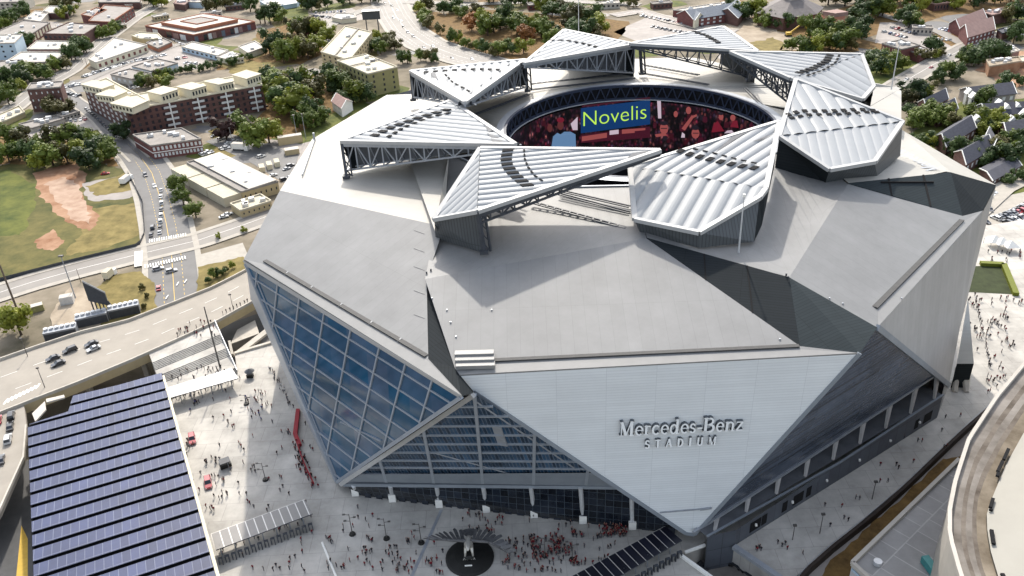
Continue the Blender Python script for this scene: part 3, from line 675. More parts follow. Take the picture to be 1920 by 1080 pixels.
# ================================================================== ROOF PETALS (eight, each a moving leaf: a part of the stadium with sub-parts)
def pillows(b, poly, d, n, amp, up):
    """clip a flat polygon into n inflated cushions that run along d"""
    w = up.cross(d).normalized(); ws = [p.dot(w) for p in poly]; lo, hi = min(ws), max(ws); K = 6; st = (hi - lo) / (n * K)
    for i in range(n * K):
        a, c = lo + st * i, lo + st * (i + 1)
        q = clip(poly, lambda p: p.dot(w) - a)
        if len(q) > 2: q = clip(q, lambda p: c - p.dot(w))
        if len(q) < 3: continue
        out = []
        for p in q:
            t = min(1, max(0, (p.dot(w) - lo) / (hi - lo))) * n
            out.append(p + up * (amp * abs(math.sin(math.pi * t)) ** .7))
        b.poly(out)
def petal(facets, outline, walls, trusses, vents, posts=(), slots=()):
    """facets: (3D polygon, along-vector, cushions); outline: closed list of 3D points"""
    up0 = None; root = None
    for poly, d, n, amp in facets:
        nn = Vector((0, 0, 0))
        for i in range(1, len(poly) - 1): nn += (poly[i] - poly[0]).cross(poly[i + 1] - poly[0])
        nn.normalize(); nn = nn if nn.z > 0 else -nn
        d = (d - nn * d.dot(nn)).normalized(); b = MB(); pillows(b, poly, d, n, amp, nn)
        b.poly([p - nn * .9 for p in poly], 1)
        if root is None:
            root = b.build('roof_petal', [M['etfe'], M['under']], ST); up0 = nn
        else: b.build('cushion_panel', [M['etfe'], M['under']], root)
    b = MB(); n = len(outline)
    for i in range(n): b.beam(outline[i] + up0 * .1, outline[(i + 1) % n] + up0 * .1, 1.3, 1.0)
    b.build('edge_beam', M['trim'], root)
    for poly in walls:
        b = MB(); b.poly(poly[0]); b.build('side_wall', M[poly[1]], root)
    cen = sum(outline, Vector((0, 0, 0))) / len(outline)
    for a, c, da, dc, k, back in trusses:
        b = MB(); A = [a.lerp(c, i / k) for i in range(k + 1)]; Z = Vector((0, 0, 1))
        B = [A[i] - Z * (da + (dc - da) * i / k) for i in range(k + 1)]
        inn = (c - a).cross(Z).normalized() * 1.2
        if inn.dot(cen - a) < 0: inn = -inn
        for i in range(k):
            b.beam(B[i], B[i + 1], .5); b.beam(A[i] - Z * .6, B[i] , .4); b.beam((A[i] if i % 2 else B[i]), (B[i + 1] if i % 2 else A[i + 1]), .34)
            b.beam(B[i] + inn * 3, B[i + 1] + inn * 3, .35); b.beam(B[i], B[i] + inn * 3, .3); b.beam(A[i], B[i] + inn * 3, .28)
        b.beam(A[0] - Z * 1.0, A[k] - Z * .9, .5, 1.0)
        b.build('truss', M['steel' if back else 'dsteel'], root)
        if back:
            b = MB(); b.poly([A[0] + inn * 3.4, A[k] + inn * 2, B[k] + inn * 2, B[0] + inn * 3.4]); b.build('shade_panel', M['under'], root)  # dark sheet added to paint the shade behind the open truss
    for a, c in posts:
        b = MB(); b.beam(a, c, .9, .9); s = Vector((1.6, .8, 0)); b.beam(a + s, c + s, .5); 
        for i in range(4): b.beam(a.lerp(c, i / 4), (a + s).lerp(c + s, (i + 1) / 4), .3)
        b.box(c + Vector((0, 0, .4)), 2.2, 2.2, .9); b.build('bogie_post', M['dsteel'], root)
    for v in vents:
        b = MB(); c, e, f, g, h = v; b.slab([p + up0 * (h - .2) for p in (c, e, f, g)], .2); b.build('vent', M['black'], root)
    for s in slots:
        b = MB(); b.poly([p + up0 * .55 for p in s]); b.build('tip_opening', M['under'], root)
    return root
def along(pl, pts, n, wx, h, skip=0, sl=None):
    """n vent quads along a polyline of picture points on plane pl, each wx metres long; sl is the other direction (picture vector)"""
    w = resample([pt(x, y, pl) for x, y in pts], n * 2); out = []
    for i in range(0, n * 2, 2):
        a, c = w[i], w[i + 1]; t = (c - a).normalized(); s = pl[0].cross(t).normalized() if sl is None else sl.normalized()
        out.append((a - s * wx / 2, c - s * wx / 2, c + s * wx / 2, a + s * wx / 2, h))
    return out
Zv = Vector((0, 0, 1))
def drp(p, z): return Vector((p.x, p.y, z))
PU = -3.4      # the petals ride this far above the first survey of the fixed roof
def PP(x, y, z): return P(x, y, z + PU)
# A  front
a1, a2, a3, a4 = PP(901, 279, 85), PP(1238, 283, 85.5), PP(896, 397, 81), PP(814, 412, 76)
pa = plane3(a1, a2, a3); ba3, ba4 = PP(904, 474, 69.2), PP(817, 447, 69.2)
dA = a2 - a1.lerp(a3, .35)
arcA = [(953, 283), (949, 300), (952, 315), (962, 328), (975, 340), (985, 348), (996, 356)]
petal([([a1, a2, a3], dA, 13, .5), ([a1, a3, a4], a1.lerp(a3, .5) - a4, 10, .4)], [a1, a2, a3, a4],
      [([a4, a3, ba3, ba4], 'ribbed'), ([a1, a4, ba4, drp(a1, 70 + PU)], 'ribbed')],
      [(a3, a2, 3.2, 1.0, 16, 0)],
      along(pa, arcA, 9, 3.0, .9, sl=dA) + along(pa, [(983, 284), (984, 300), (990, 316), (1002, 332), (1022, 346)], 8, .5, .9, sl=dA),
      [(a3, ba3 + Vector((.5, 0, 0)))], [[pt(1186, 290, pa), pt(1218, 286, pa), pt(1196, 298, pa), pt(1176, 300, pa)]])
# B  left
b1, b2, b3 = PP(640, 266, 78), PP(845, 190, 82), PP(966, 272, 85); pb = plane3(b1, b2, b3)
dB = pt(930, 262, pb) - pt(700, 238, pb)
petal([([b1, b2, b3], dB, 13, .45)], [b1, b2, b3],
      [([b1, b2, drp(b2, 70 + PU), PP(660, 318, 68)], 'dark')], [(b1, b3, 9.5, 1.2, 12, 1)],
      along(pb, [(700, 258), (738, 240), (790, 222), (850, 205)], 9, 3.0, .9, sl=dB) + along(pb, [(728, 260), (760, 240), (800, 225), (852, 212)], 9, 1.4, .9, sl=dB),
      [(b1, PP(650, 333, 67.5))], [[pt(908, 236, pb), pt(925, 247, pb), pt(917, 251, pb)], [pt(913, 252, pb), pt(938, 262, pb), pt(921, 260, pb)], [pt(920, 263, pb), pt(944, 267, pb), pt(926, 271, pb)]])
# C  back left
c1, c2, c3 = PP(770, 134, 79), PP(985, 113, 83), PP(872, 193, 85); pc = plane3(c1, c2, c3)
dC = pt(880, 190, pc) - pt(890, 124, pc)
petal([([c1, c2, c3], dC, 14, .5)], [c1, c2, c3], [([c1, c2, PP(988, 160, 71), PP(778, 186, 68)], 'dark')],
      [(c1, c3, 10, 1.2, 9, 1), (c2, c3, 10, 1.2, 9, 1)],
      along(pc, [(795, 138), (850, 134), (900, 132), (945, 134)], 9, 2.2, .9, sl=dC) + along(pc, [(835, 142), (850, 158), (870, 168), (886, 178)], 6, .6, .9),
      [(c1, PP(775, 188, 67.5)), (c2 + Vector((0, -1, -1)), PP(989, 171, 71))], [[pt(808, 139, pc), pt(816, 138, pc), pt(822, 152, pc), pt(812, 147, pc)]])
# D  back
d1, d2, d3 = PP(983, 120, 86), PP(1058, 57, 82), PP(1190, 84, 82); pd_ = plane3(d1, d2, d3)
dD = pt(1030, 108, pd_) - pt(1120, 76, pd_)
petal([([d1, d2, d3], pt(1000, 112, pd_) - pt(1108, 76, pd_), 12, .5)], [d1, d2, d3], [([d2, d3, drp(d3, 66 + PU), drp(d2, 66 + PU)], 'dark')], [(d3, d1, 11, 1.2, 11, 1)],
      along(pd_, [(1030, 78), (1060, 78), (1095, 84), (1125, 92)], 7, 1.6, .9, sl=dD), [(d3 + Vector((2, -1, -1)), PP(1203, 139, 71))])
# E  back right
e1_, e2_, e3_ = PP(1182, 83, 86), PP(1355, 51, 81), PP(1420, 97, 81); pe = plane3(e1_, e2_, e3_)
dE = e2_.lerp(e3_, .5) - e1_
petal([([e1_, e2_, e3_], dE, 12, .45)], [e1_, e2_, e3_], [([e2_, e3_, drp(e3_, 66 + PU), drp(e2_, 66 + PU)], 'dark')], [(e3_, e1_, 10, 1.2, 11, 0)],
      along(pe, [(1299, 61), (1322, 68), (1338, 77), (1349, 84)], 9, 2.4, .9, sl=dE), [(e3_ + Vector((-3, -2, -1)), PP(1402, 150, 70.5))])
# F  right back
f1, f2, f3, f4, f5 = PP(1369, 98, 86), PP(1615, 103, 82), PP(1638, 163, 77), PP(1617, 187, 76), PP(1482, 148, 82); pf_ = plane3(f1, f2, f5); pf2 = plane3(f2, f4, f5)
f3 = pt(1638, 163, pf2)
dF = f2.lerp(f5, .5) - f1
petal([([f1, f2, f5], dF, 11, .4), ([f5, f2, f3, f4], f3.lerp(f4, .3) - f2.lerp(f5, .5), 9, .3)], [f1, f2, f3, f4, f5],
      [([f3, f4, PP(1611, 201, 70), PP(1636, 180, 70)], 'dark'), ([f2, f3, drp(f3, 66 + PU), drp(f2, 66 + PU)], 'dark'), ([f4, f5, drp(f5, 71 + PU), drp(f4, 69 + PU)], 'dark2')], [(f5, f1, 8, 1.4, 11, 0)],
      along(pf_, [(1556, 105), (1548, 118), (1525, 130), (1492, 141)], 10, 2.6, .9, sl=dF) + along(pf2, [(1573, 106), (1566, 120), (1545, 133), (1508, 146)], 9, .8, .9, sl=dF),
      [(f5.lerp(f1, .62) + Vector((0, -.5, -1)), PP(1404, 152, 71))])
# G  right
g1_, g2_, g3_, g4_, g5_ = PP(1492, 150, 86), PP(1692, 229, 78), PP(1640, 304, 75.5), PP(1555, 319, 75.5), PP(1461, 256, 80)
pg1 = plane3(g1_, g2_, g5_); pg2 = plane3(g5_, g2_, g4_); g3_ = pt(1640, 304, pg2)
dG = pt(1570, 240, pg1) - pt(1492, 160, pg1)
wl_, wr_, wb3, wb4 = PP(1452, 322, 69.5), PP(1688, 292, 69.5), PP(1645, 330, 69.5), PP(1547, 345, 69.5)
petal([([g1_, g2_, g5_], pt(1545, 238, pg1) - pt(1500, 165, pg1), 10, .5), ([g5_, g2_, g3_, g4_], g4_.lerp(g3_, .5) - g5_.lerp(g2_, .5), 14, .16)], [g1_, g2_, g3_, g4_, g5_],
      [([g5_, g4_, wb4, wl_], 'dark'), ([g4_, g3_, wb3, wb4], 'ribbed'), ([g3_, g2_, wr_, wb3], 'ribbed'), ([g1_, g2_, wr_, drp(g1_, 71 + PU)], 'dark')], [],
      along(pg1, [(1474, 219), (1500, 211), (1560, 211), (1610, 208), (1650, 211)], 10, 1.5, .9) + along(pg1, [(1480, 225), (1512, 218), (1570, 217), (1620, 213), (1656, 213)], 10, 1.1, .9), [])
# H  front right
h1, h2, h3, h4, h5, h6 = PP(1461, 229, 86), PP(1181, 314, 80), PP(1190, 412, 74.5), PP(1311, 437, 74), PP(1424, 371, 78.5), PP(1436, 355, 80)
ph = plane3(h1, h2, h6); ph2 = plane3(h2, h4, h6); h3 = pt(1190, 412, ph2); h5 = pt(1424, 371, ph2)
dH = pt(1215, 322, ph) - pt(1300, 276, ph)
wh2, wh3, wh4, wh5 = PP(1186, 400, 69.5), PP(1200, 437, 69.8), PP(1312, 465, 69.8), PP(1414, 453, 69.8)
petal([([h1, h2, h6], pt(1190, 322, ph) - pt(1290, 262, ph), 11, .5), ([h2, h3, h4, h5, h6], pt(1222, 400, ph2) - pt(1262, 335, ph2), 10, .5)], [h1, h2, h3, h4, h5, h6],
      [([h2, h3, wh3, wh2], 'dark'), ([h3, h4, wh4, wh3], 'ribbed'), ([h4, h5, wh5, wh4], 'ribbed'), ([h5, h6, drp(h6, 70 + PU), wh5], 'dark'), ([h1, h6, drp(h6, 70 + PU), drp(h1, 72 + PU)], 'dark')], [],
      along(ph, [(1272, 285), (1295, 293), (1340, 304), (1385, 314), (1430, 321)], 8, 2.0, .95, sl=dH) + along(ph, [(1300, 282), (1340, 291), (1385, 303), (1428, 312)], 7, .4, .95, sl=dH),
      [], [[pt(1340, 290, ph), pt(1378, 254, ph), pt(1428, 239, ph), pt(1392, 256, ph)], [pt(1412, 268, ph), pt(1436, 258, ph), pt(1452, 254, ph), pt(1430, 264, ph)]])
# track rails on the fixed roof
def rail(a, c, z0, z1, lad=False):
    b = MB(); A, B = P(a[0], a[1], z0 - 3.4), P(c[0], c[1], z1 - 3.4); s = (B - A).cross(Zv).normalized() * .9
    b.beam(A, B, .35)
    b.beam(A + s * 1.2, B + s * 1.2, .3)
    if lad:
        k = int((B - A).length / 2.2)
        for i in range(k): q = A.lerp(B, i / k); b.beam(q, q + s * 1.2, .5, .4)
    b.build('track_rail', M['dsteel'], ST)
rail((1000, 378), (1190, 430), 71.5, 70, True); rail((1052, 356), (1182, 386), 72, 71.5); rail((1050, 362), (1182, 397), 72, 71)
rail((1212, 122), (1312, 140), 69, 70, True); rail((1207, 137), (1330, 158), 71, 71); rail((995, 157), (1180, 136), 69, 70, True)
rail((990, 168), (1190, 146), 71, 71); rail((822, 216), (942, 168), 70, 71); rail((862, 224), (990, 176), 71, 71.5); rail((1400, 165), (1452, 220), 72, 71); rail((1432, 135), (1475, 178), 69, 69)
rail((1440, 330), (1500, 322), 70, 70)
M['field'] = mat('rough_field', (.040, .062, .012), .95, .4, .07, c2=(.150, .125, .040), bump=.4, detail=12)
M['pink_dirt'] = mat('pink_dirt', (.34, .215, .145), .95, .25, .15, c2=(.42, .31, .235), detail=12)
M['town_ground'] = mat('town_ground', (.115, .10, .06), .95, .35, .03, c2=(.28, .235, .18), detail=12, bump=.1)
M['lawn_dark'] = mat('dark_lawn', (.035, .045, .018), .95, .3, .4, detail=8)
M['brown_wall'] = mat('dark_brown_wall', (.035, .025, .02), .8, .3, .4)
M['gry_roof2'] = mat('brown_grey_hip_roof', (.15, .135, .13), .8, .2, .3)
# ================================================================== GROUND, ROADS, LOTS
def flat(name, pts, z, m, zz=None):
    b = MB(); q = [P(x, y, z) for x, y in pts]; b.poly(q)
    o = b.build(name, M[m]); return tag(o, kind='structure')
def rough_poly(pts, z, j, n=8):
    out = []
    for i in range(len(pts)):
        a, c = P(*pts[i], z), P(*pts[(i + 1) % len(pts)], z)
        for k in range(n):
            q = a.lerp(c, k / n); q.x += rnd.uniform(-j, j); q.y += rnd.uniform(-j, j); out.append(q)
    return out
def patch(name, pts, z, m, j=1.0):
    b = MB(); b.poly(rough_poly(pts, z, j)); return tag(b.build(name, M[m]), kind='structure')
def smooth_line(pts, n):
    return resample(pts, n)
def ribbon(b, line, w0, w1, z, m=0):
    L = []; Rr = []
    for i, p in enumerate(line):
        d = (line[min(i + 1, len(line) - 1)] - line[max(i - 1, 0)]); d.z = 0; d.normalize(); s = Vector((d.y, -d.x, 0))
        L.append(Vector((p.x + s.x * w0, p.y + s.y * w0, z))); Rr.append(Vector((p.x + s.x * w1, p.y + s.y * w1, z)))
    for i in range(len(line) - 1): b.poly([L[i], L[i + 1], Rr[i + 1], Rr[i]], m)
def road(name, pts, w, m, z=GZ, marks=True, lanes=(0,), n=30, walk=2.2, col='white'):
    ln = smooth_line([P(x, y, z) for x, y in pts], n)
    b = MB(); ribbon(b, ln, -w / 2, w / 2, z + LIFT[0]); tag(b.build(name, M[m]), kind='structure')
    if walk:
        b = MB()
        for s in (-1, 1):
            k = MB(); ribbon(b, ln, s * w / 2, s * (w / 2 + walk), z + LIFT[0] + .13)
            ribbon(b, ln, s * w / 2, s * w / 2 - .001 * s, z + LIFT[0] + .13)
        tag(b.build('pavement', M['walk']), kind='structure')
    if marks:
        b = MB(); f = smooth_line([P(x, y, z) for x, y in pts], n * 4)
        for o in lanes:
            if o == 0: ribbon(b, f, -.12, .12, z + LIFT[0] + .03); continue
            for i in range(0, len(f) - 1, 2): ribbon(b, f[i:i + 2], o - .1, o + .1, z + LIFT[0] + .03)
        if b.f: tag(b.build('road_markings', M[col]), kind='structure')
    LIFT[0] += .03
LIFT = [.22]
b = MB(); b.poly([(-3500, -600, GZ), (3500, -600, GZ), (3500, 6000, GZ), (-3500, 6000, GZ)]); tag(b.build('ground', M['town_ground'] if 'town_ground' in M else M['sand']), kind='structure')
# plaza deck (two slabs either side of the loading dock)
b = MB()
b.slab([P(75, 860), P(300, 742), P(445, 697), P(440, 662), P(520, 637), P(620, 600), P(1000, 500), P(1340, 1000), P(1303, 1030), P(1276, 1040), P(1350, 1095), P(1420, 1200), P(75, 1200)], 7.2, 0)
tag(b.build('plaza', M['plaza']), kind='structure')
b = MB()
b.slab([P(1340, 1000), P(1378, 1024), P(1470, 1088), P(1489, 1084), P(1700, 905), P(1862, 757), P(1990, 640), P(1990, 400), P(1500, 480), P(1000, 500)], 7.2, 0)
tag(b.build('plaza', M['plaza']), kind='structure')
# lawns, dirt, lots (picture outlines of what lies on the ground)
Z1 = GZ + .09
patch('lawn', [(-60, 320), (60, 300), (175, 300), (235, 320), (268, 375), (270, 455), (130, 495), (-60, 535)], Z1, 'field', .6)
patch('lawn', [(-60, 330), (20, 318), (70, 350), (60, 400), (40, 440), (-60, 450)], Z1 + .006, 'grass', 1.2)
patch('dry_lawn', [(175, 390), (262, 380), (266, 440), (190, 468), (120, 480), (150, 440)], Z1 + .012, 'dry', 1.2)
patch('dirt_patch', [(60, 325), (140, 305), (165, 330), (150, 360), (185, 405), (175, 432), (140, 425), (105, 395), (75, 370)], Z1 + .02, 'dirt', 1.4)
patch('dirt_patch', [(85, 345), (120, 330), (150, 350), (165, 395), (170, 420), (135, 410), (110, 380)], Z1 + .035, 'pink_dirt', 1.3)
patch('dirt_patch', [(65, 450), (100, 430), (120, 455), (100, 470), (70, 465)], Z1 + .045, 'dirt', .7)
patch('dirt_patch', [(150, 345), (225, 330), (262, 362), (240, 372), (170, 378)], Z1 + .03, 'lot', 1.0)
patch('lawn', [(160, 350), (232, 325), (260, 355), (180, 368)], Z1 + .05, 'dry', 1.0)
patch('dry_lawn', [(172, 545), (215, 515), (262, 508), (288, 530), (295, 592), (230, 640), (190, 610)], Z1 + .4, 'dry', .5)
patch('yard', [(95, 590), (130, 540), (190, 540), (215, 600), (150, 640), (90, 650)], Z1 + .35, 'sand', .8)
patch('planting_bed', [(368, 545), (372, 500), (420, 490), (455, 480), (470, 500), (440, 520), (372, 560)], Z1 + .4, 'dry', .5)
flat('forecourt', [(372, 478), (455, 455), (470, 490), (372, 520)], Z1 + .3, 'walk')
patch('lawn', [(410, 118), (470, 112), (560, 145), (555, 158), (500, 160), (440, 140)], Z1, 'dry', 1.5)
patch('lawn', [(520, 20), (545, 8), (580, 15), (575, 40), (540, 42)], Z1, 'grass', 1.5)
patch('lawn', [(470, 75), (520, 52), (535, 62), (500, 85)], Z1, 'dry', 1.5)
patch('lawn', [(390, 245), (460, 225), (470, 250), (400, 265)], Z1, 'dry', 1.2)
flat('car_park', [(235, 95), (320, 80), (380, 105), (370, 130), (310, 130), (200, 165), (150, 155)], Z1 + .03, 'lot')
flat('car_park', [(330, 92), (400, 108), (360, 130), (305, 122)], Z1 + .06, 'lot')
flat('car_park', [(385, 265), (430, 250), (500, 270), (560, 290), (545, 350), (470, 305)], Z1 + .05, 'asphalt')
flat('car_park', [(110, 225), (165, 210), (200, 238), (110, 262), (40, 255)], Z1 + .04, 'lot')
flat('car_park', [(55, 290), (120, 270), (180, 285), (100, 300)], Z1 + .04, 'lot')
flat('car_park', [(580, 25), (660, 15), (690, 35), (620, 48)], Z1, 'lot')
flat('car_park', [(1650, 42), (1700, 42), (1790, 90), (1760, 98), (1640, 80)], Z1 + .06, 'lot')
flat('car_park', [(1150, 60), (1230, 25), (1330, 40), (1440, 75), (1400, 100), (1200, 80)], Z1, 'lot')
patch('dirt_lot', [(1360, 45), (1440, 50), (1500, 75), (1500, 95), (1420, 95)], Z1 + .04, 'sand', 2)
patch('dry_lawn', [(1410, 80), (1450, 70), (1480, 88), (1460, 95), (1420, 95)], Z1 + .07, 'dry', 2)
patch('building_site', [(1830, 130), (1870, 100), (1990, 90), (1990, 150), (1900, 165)], Z1 + .05, 'dirt', 2)
patch('lawn', [(1800, 390), (1850, 345), (1920, 330), (1990, 320), (1990, 355), (1900, 365), (1840, 400)], Z1, 'grass', 1)
flat('car_park', [(1800, 420), (1850, 375), (1990, 345), (1990, 500), (1800, 470)], Z1 + .04, 'walk')
patch('lawn', [(600, 200), (640, 190), (660, 240), (560, 270), (480, 255), (520, 230)], Z1, 'grass', 2)
patch('lawn', [(1690, 260), (1800, 190), (1990, 180), (1990, 320), (1850, 335), (1760, 300)], Z1, 'grass', 2)
patch('lawn', [(1630, 130), (1700, 105), (1750, 115), (1690, 150), (1640, 170)], Z1 + .02, 'grass', 2)
patch('woodland_floor', [(780, 60), (860, 15), (1000, 25), (1180, 40), (1160, 80), (1000, 110), (960, 125), (880, 105)], Z1, 'mulch', 3)
patch('woodland_floor', [(1420, 60), (1600, 10), (1990, -20), (1990, 30), (1800, 25), (1620, 70), (1600, 110), (1480, 100)], Z1, 'mulch', 3)
patch('woodland_floor', [(500, 190), (560, 140), (640, 150), (640, 200), (540, 260), (470, 260)], Z1 + .03, 'mulch', 2)
patch('woodland_floor', [(-60, 250), (100, 262), (200, 270), (225, 310), (100, 305), (-60, 310)], Z1 + .03, 'mulch', 2)
patch('woodland_floor', [(480, 60), (560, 40), (610, 100), (560, 120), (500, 115)], Z1 + .03, 'mulch', 2)
patch('dry_lawn', [(500, 30), (600, 40), (590, 60), (520, 60)], Z1 + .01, 'dry', 2)
# yards, verges and lots between the streets
LZ = 0
for k in range(170):
    if k % 2: x, y = rnd.uniform(-40, 720), rnd.uniform(-15, 300)
    else: x, y = rnd.uniform(760, 1960), rnd.uniform(-15, 125)
    c = P(x, y, GZ); a = rnd.uniform(0, 3.14); L, W_ = rnd.uniform(10, 38), rnd.uniform(8, 24); LZ += .00045
    e, f = Vector((math.cos(a), math.sin(a), 0)), Vector((-math.sin(a), math.cos(a), 0))
    q = []
    for i in range(14): t = 6.283 * i / 14; s = rnd.uniform(.75, 1.1); q.append(Vector((c.x, c.y, GZ + .004 + LZ)) + e * (L * s * math.cos(t)) + f * (W_ * s * math.sin(t)))
    m_, nm = rnd.choice([('grass', 'lawn'), ('dry', 'dry_lawn'), ('lot', 'yard'), ('field', 'lawn'), ('grass', 'lawn'), ('asphalt', 'yard'), ('mulch', 'yard')])
    b = MB(); b.poly(q); tag(b.build(nm, M[m_]), kind='structure')
# roads
road('street', [(330, 600), (322, 480), (312, 420), (300, 370), (285, 325), (262, 292), (240, 270)], 20, 'asphalt', lanes=(0, -4, 4), walk=2.5, col='yellow')
road('street', [(262, 300), (215, 255), (188, 225), (160, 203), (140, 190), (118, 170)], 9, 'asphalt', lanes=(), walk=1.5)
road('street', [(-80, 575), (60, 530), (150, 505), (250, 480), (370, 452), (450, 425), (560, 385)], 13, 'road_l', lanes=(0,), walk=3)
road('street', [(-40, 235), (20, 208), (75, 165), (130, 135), (190, 80), (250, 35), (310, 0), (345, -25)], 13, 'road_l', lanes=(0,), walk=2.5)
road('street', [(145, 160), (210, 130), (270, 108), (330, 85), (420, 62), (490, 50)], 8, 'road_l', lanes=(), walk=0)
road('boulevard', [(715, -40), (728, 0), (742, 30), (762, 58), (800, 84), (860, 106), (930, 124), (1010, 140)], 30, 'road_l', lanes=(0, -7, 7, -10.5, 10.5), walk=3, n=40)
road('street', [(560, 175), (610, 140), (580, 130), (560, 165)], 8, 'road_l', lanes=(), walk=0)
road('street', [(600, 60), (640, 35), (680, 20), (720, 8)], 9, 'road_l', lanes=(), walk=1.5)
road('street', [(1560, 240), (1640, 190), (1692, 156), (1750, 122), (1815, 88), (1880, 66), (1990, 35)], 13, 'road_l', lanes=(0,), walk=2.5)
road('street', [(1640, 25), (1760, 60), (1815, 88), (1850, 110)], 9, 'road_l', lanes=(), walk=0)
road('street', [(1150, 30), (1200, 22), (1260, 40), (1330, 55), (1380, 60)], 12, 'lot', lanes=(0,), walk=2)
road('street', [(760, 5), (900, 8), (1050, 2), (1200, 10)], 9, 'road_l', lanes=(), walk=2)
road('street', [(1990, 300), (1880, 355), (1830, 400), (1780, 440)], 10, 'walk', lanes=(), walk=0)
# crossing stripes and stop lines on the junction
b = MB(); zc = GZ + LIFT[0] + .05
for (ax, ay, bx, by, n_) in ((278, 455, 350, 442, 16), (270, 503, 350, 485, 16)):
    A, B = P(ax, ay, zc), P(bx, by, zc); d = (B - A).normalized(); s = Vector((-d.y, d.x, 0))
    for i in range(n_):
        q = A.lerp(B, (i + .3) / n_); b.poly([q, q + d * .5, q + d * .5 + s * 3.4, q + s * 3.4])
q0, q1 = P(252, 472, zc), P(268, 500, zc); b.poly([q0, P(268, 470, zc), P(266, 498, zc), P(252, 500, zc)])
for x, y in ((310, 560), (330, 535), (345, 530), (318, 585)):
    q = P(x, y, zc); b.poly([q, q + Vector((.4, 0, 0)), q + Vector((.4, 3, 0)), q + Vector((0, 3, 0))])
tag(b.build('road_markings', M['white']), kind='structure')
# lower service road, mulch bank
b = MB(); b.slab([P(x, y, -1.4) for x, y in ((1440, 1200), (1491, 1086), (1700, 911), (1862, 763), (1990, 655), (2060, 640), (2060, 760), (1830, 860), (1700, 1000), (1560, 1200))], 5.7); tag(b.build('service_road', M['lot']), kind='structure')
patch('mulch_bank', [(1520, 1110), (1560, 1050), (1650, 968), (1770, 862), (1830, 850), (1790, 930), (1660, 1070), (1560, 1130)], -1.36, 'mulch', .5)
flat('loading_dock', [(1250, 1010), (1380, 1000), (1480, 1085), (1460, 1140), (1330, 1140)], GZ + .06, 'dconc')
flat('underpass_road', [(-120, 900), (40, 860), (110, 880), (100, 1150), (-120, 1150)], GZ + .05, 'asphalt_d')
flat('underpass_road', [(300, 700), (420, 610), (520, 575), (540, 640), (440, 700), (330, 740)], GZ + .09, 'asphalt_d')
# hatched kerb island in the underpass
b = MB()
b.poly([P(30, 1085, GZ + .12), P(52, 1085, GZ + .12), P(52, 1010, GZ + .12), P(40, 985, GZ + .12)])
tag(b.build('kerb_island', M['yellow']), kind='structure')
# lawn with its yellow hedge on the right plaza
flat('lawn', [(1800, 500), (1885, 497), (1905, 552), (1790, 546)], .06, 'lawn_dark' if 'lawn_dark' in M else 'grass')
# ================================================================== VIADUCT, STAIRS, CANOPIES
BZ = 5.0
va = [(-160, 735), (-40, 690), (60, 655), (150, 625), (240, 603), (330, 568), (400, 540), (455, 512), (475, 500), (620, 440)]
vb = [(-60, 800), (62, 752), (150, 718), (250, 676), (330, 640), (410, 603), (482, 563), (520, 540), (640, 500)]
VA, VB = resample(px3([(x, y, BZ) for x, y in va]), 30), resample(px3([(x, y, BZ) for x, y in vb]), 30)
VD = thing('viaduct', (VB[8].x, VB[8].y, GZ), 'pale concrete road viaduct curving past the left corner of the stadium', 'viaduct')
b = MB()
for i in range(30): b.slab([VA[i], VA[i + 1], VB[i + 1], VB[i]][::-1], 1.6)
west = px3([(x, y, BZ - .03) for x, y in ((-160, 735), (-40, 690), (10, 672), (45, 760), (50, 800), (45, 860), (0, 960), (-30, 1010), (-400, 1010), (-400, 700))])
b.slab(west, 1.6); b.build('deck', M['deck'], VD)
for ed, rail_c in ((VA, 'conc'), (VB, 'conc')):
    b = MB()
    for i in range(30): b.beam(ed[i] + Vector((0, 0, .45)), ed[i + 1] + Vector((0, 0, .45)), .5, 1.1)
    b.build('parapet', M[rail_c], VD)
b = MB()
for i in range(30): b.poly([VB[i] - Vector((0, .15, 0)), VB[i + 1] - Vector((0, .15, 0)), VB[i + 1] - Vector((0, .15, 3.2)), VB[i] - Vector((0, .15, 3.2))])
b.build('edge_girder', M['tan_wall'], VD)
b = MB()
wp = px3([(x, y, BZ) for x, y in ((50, 800), (45, 860), (0, 960), (-30, 1010))])
for i in range(3): b.beam(wp[i] + Vector((0, 0, .4)), wp[i + 1] + Vector((0, 0, .4)), .5, 1.0)
b.build('parapet', M['conc'], VD)
for i in (3, 8, 12, 17, 25):
    for t in (.2, .8): b = MB(); q = VA[i].lerp(VB[i], t); b.box((q.x, q.y, (GZ + BZ - 1.7) / 2), 1.6, 1.6, BZ - 1.7 - GZ); b.build('pier', M['conc'], VD)
b = MB()
for o in (.34, .66):
    for i in range(0, 30):
        if i % 2 == 0: q, r = VA[i].lerp(VB[i], o), VA[i + 1].lerp(VB[i + 1], o); b.beam(q + Vector((0, 0, .01)), r + Vector((0, 0, .01)), .16, .04)
for i in range(9): q = P(5 + i * 7.5, 758 - i * 3.6, BZ + .02); b.poly([q, q + Vector((.6, 0, 0)), q + Vector((.6, 3, 0)), q + Vector((0, 3, 0))])
b.build('lane_markings', M['white'], VD)
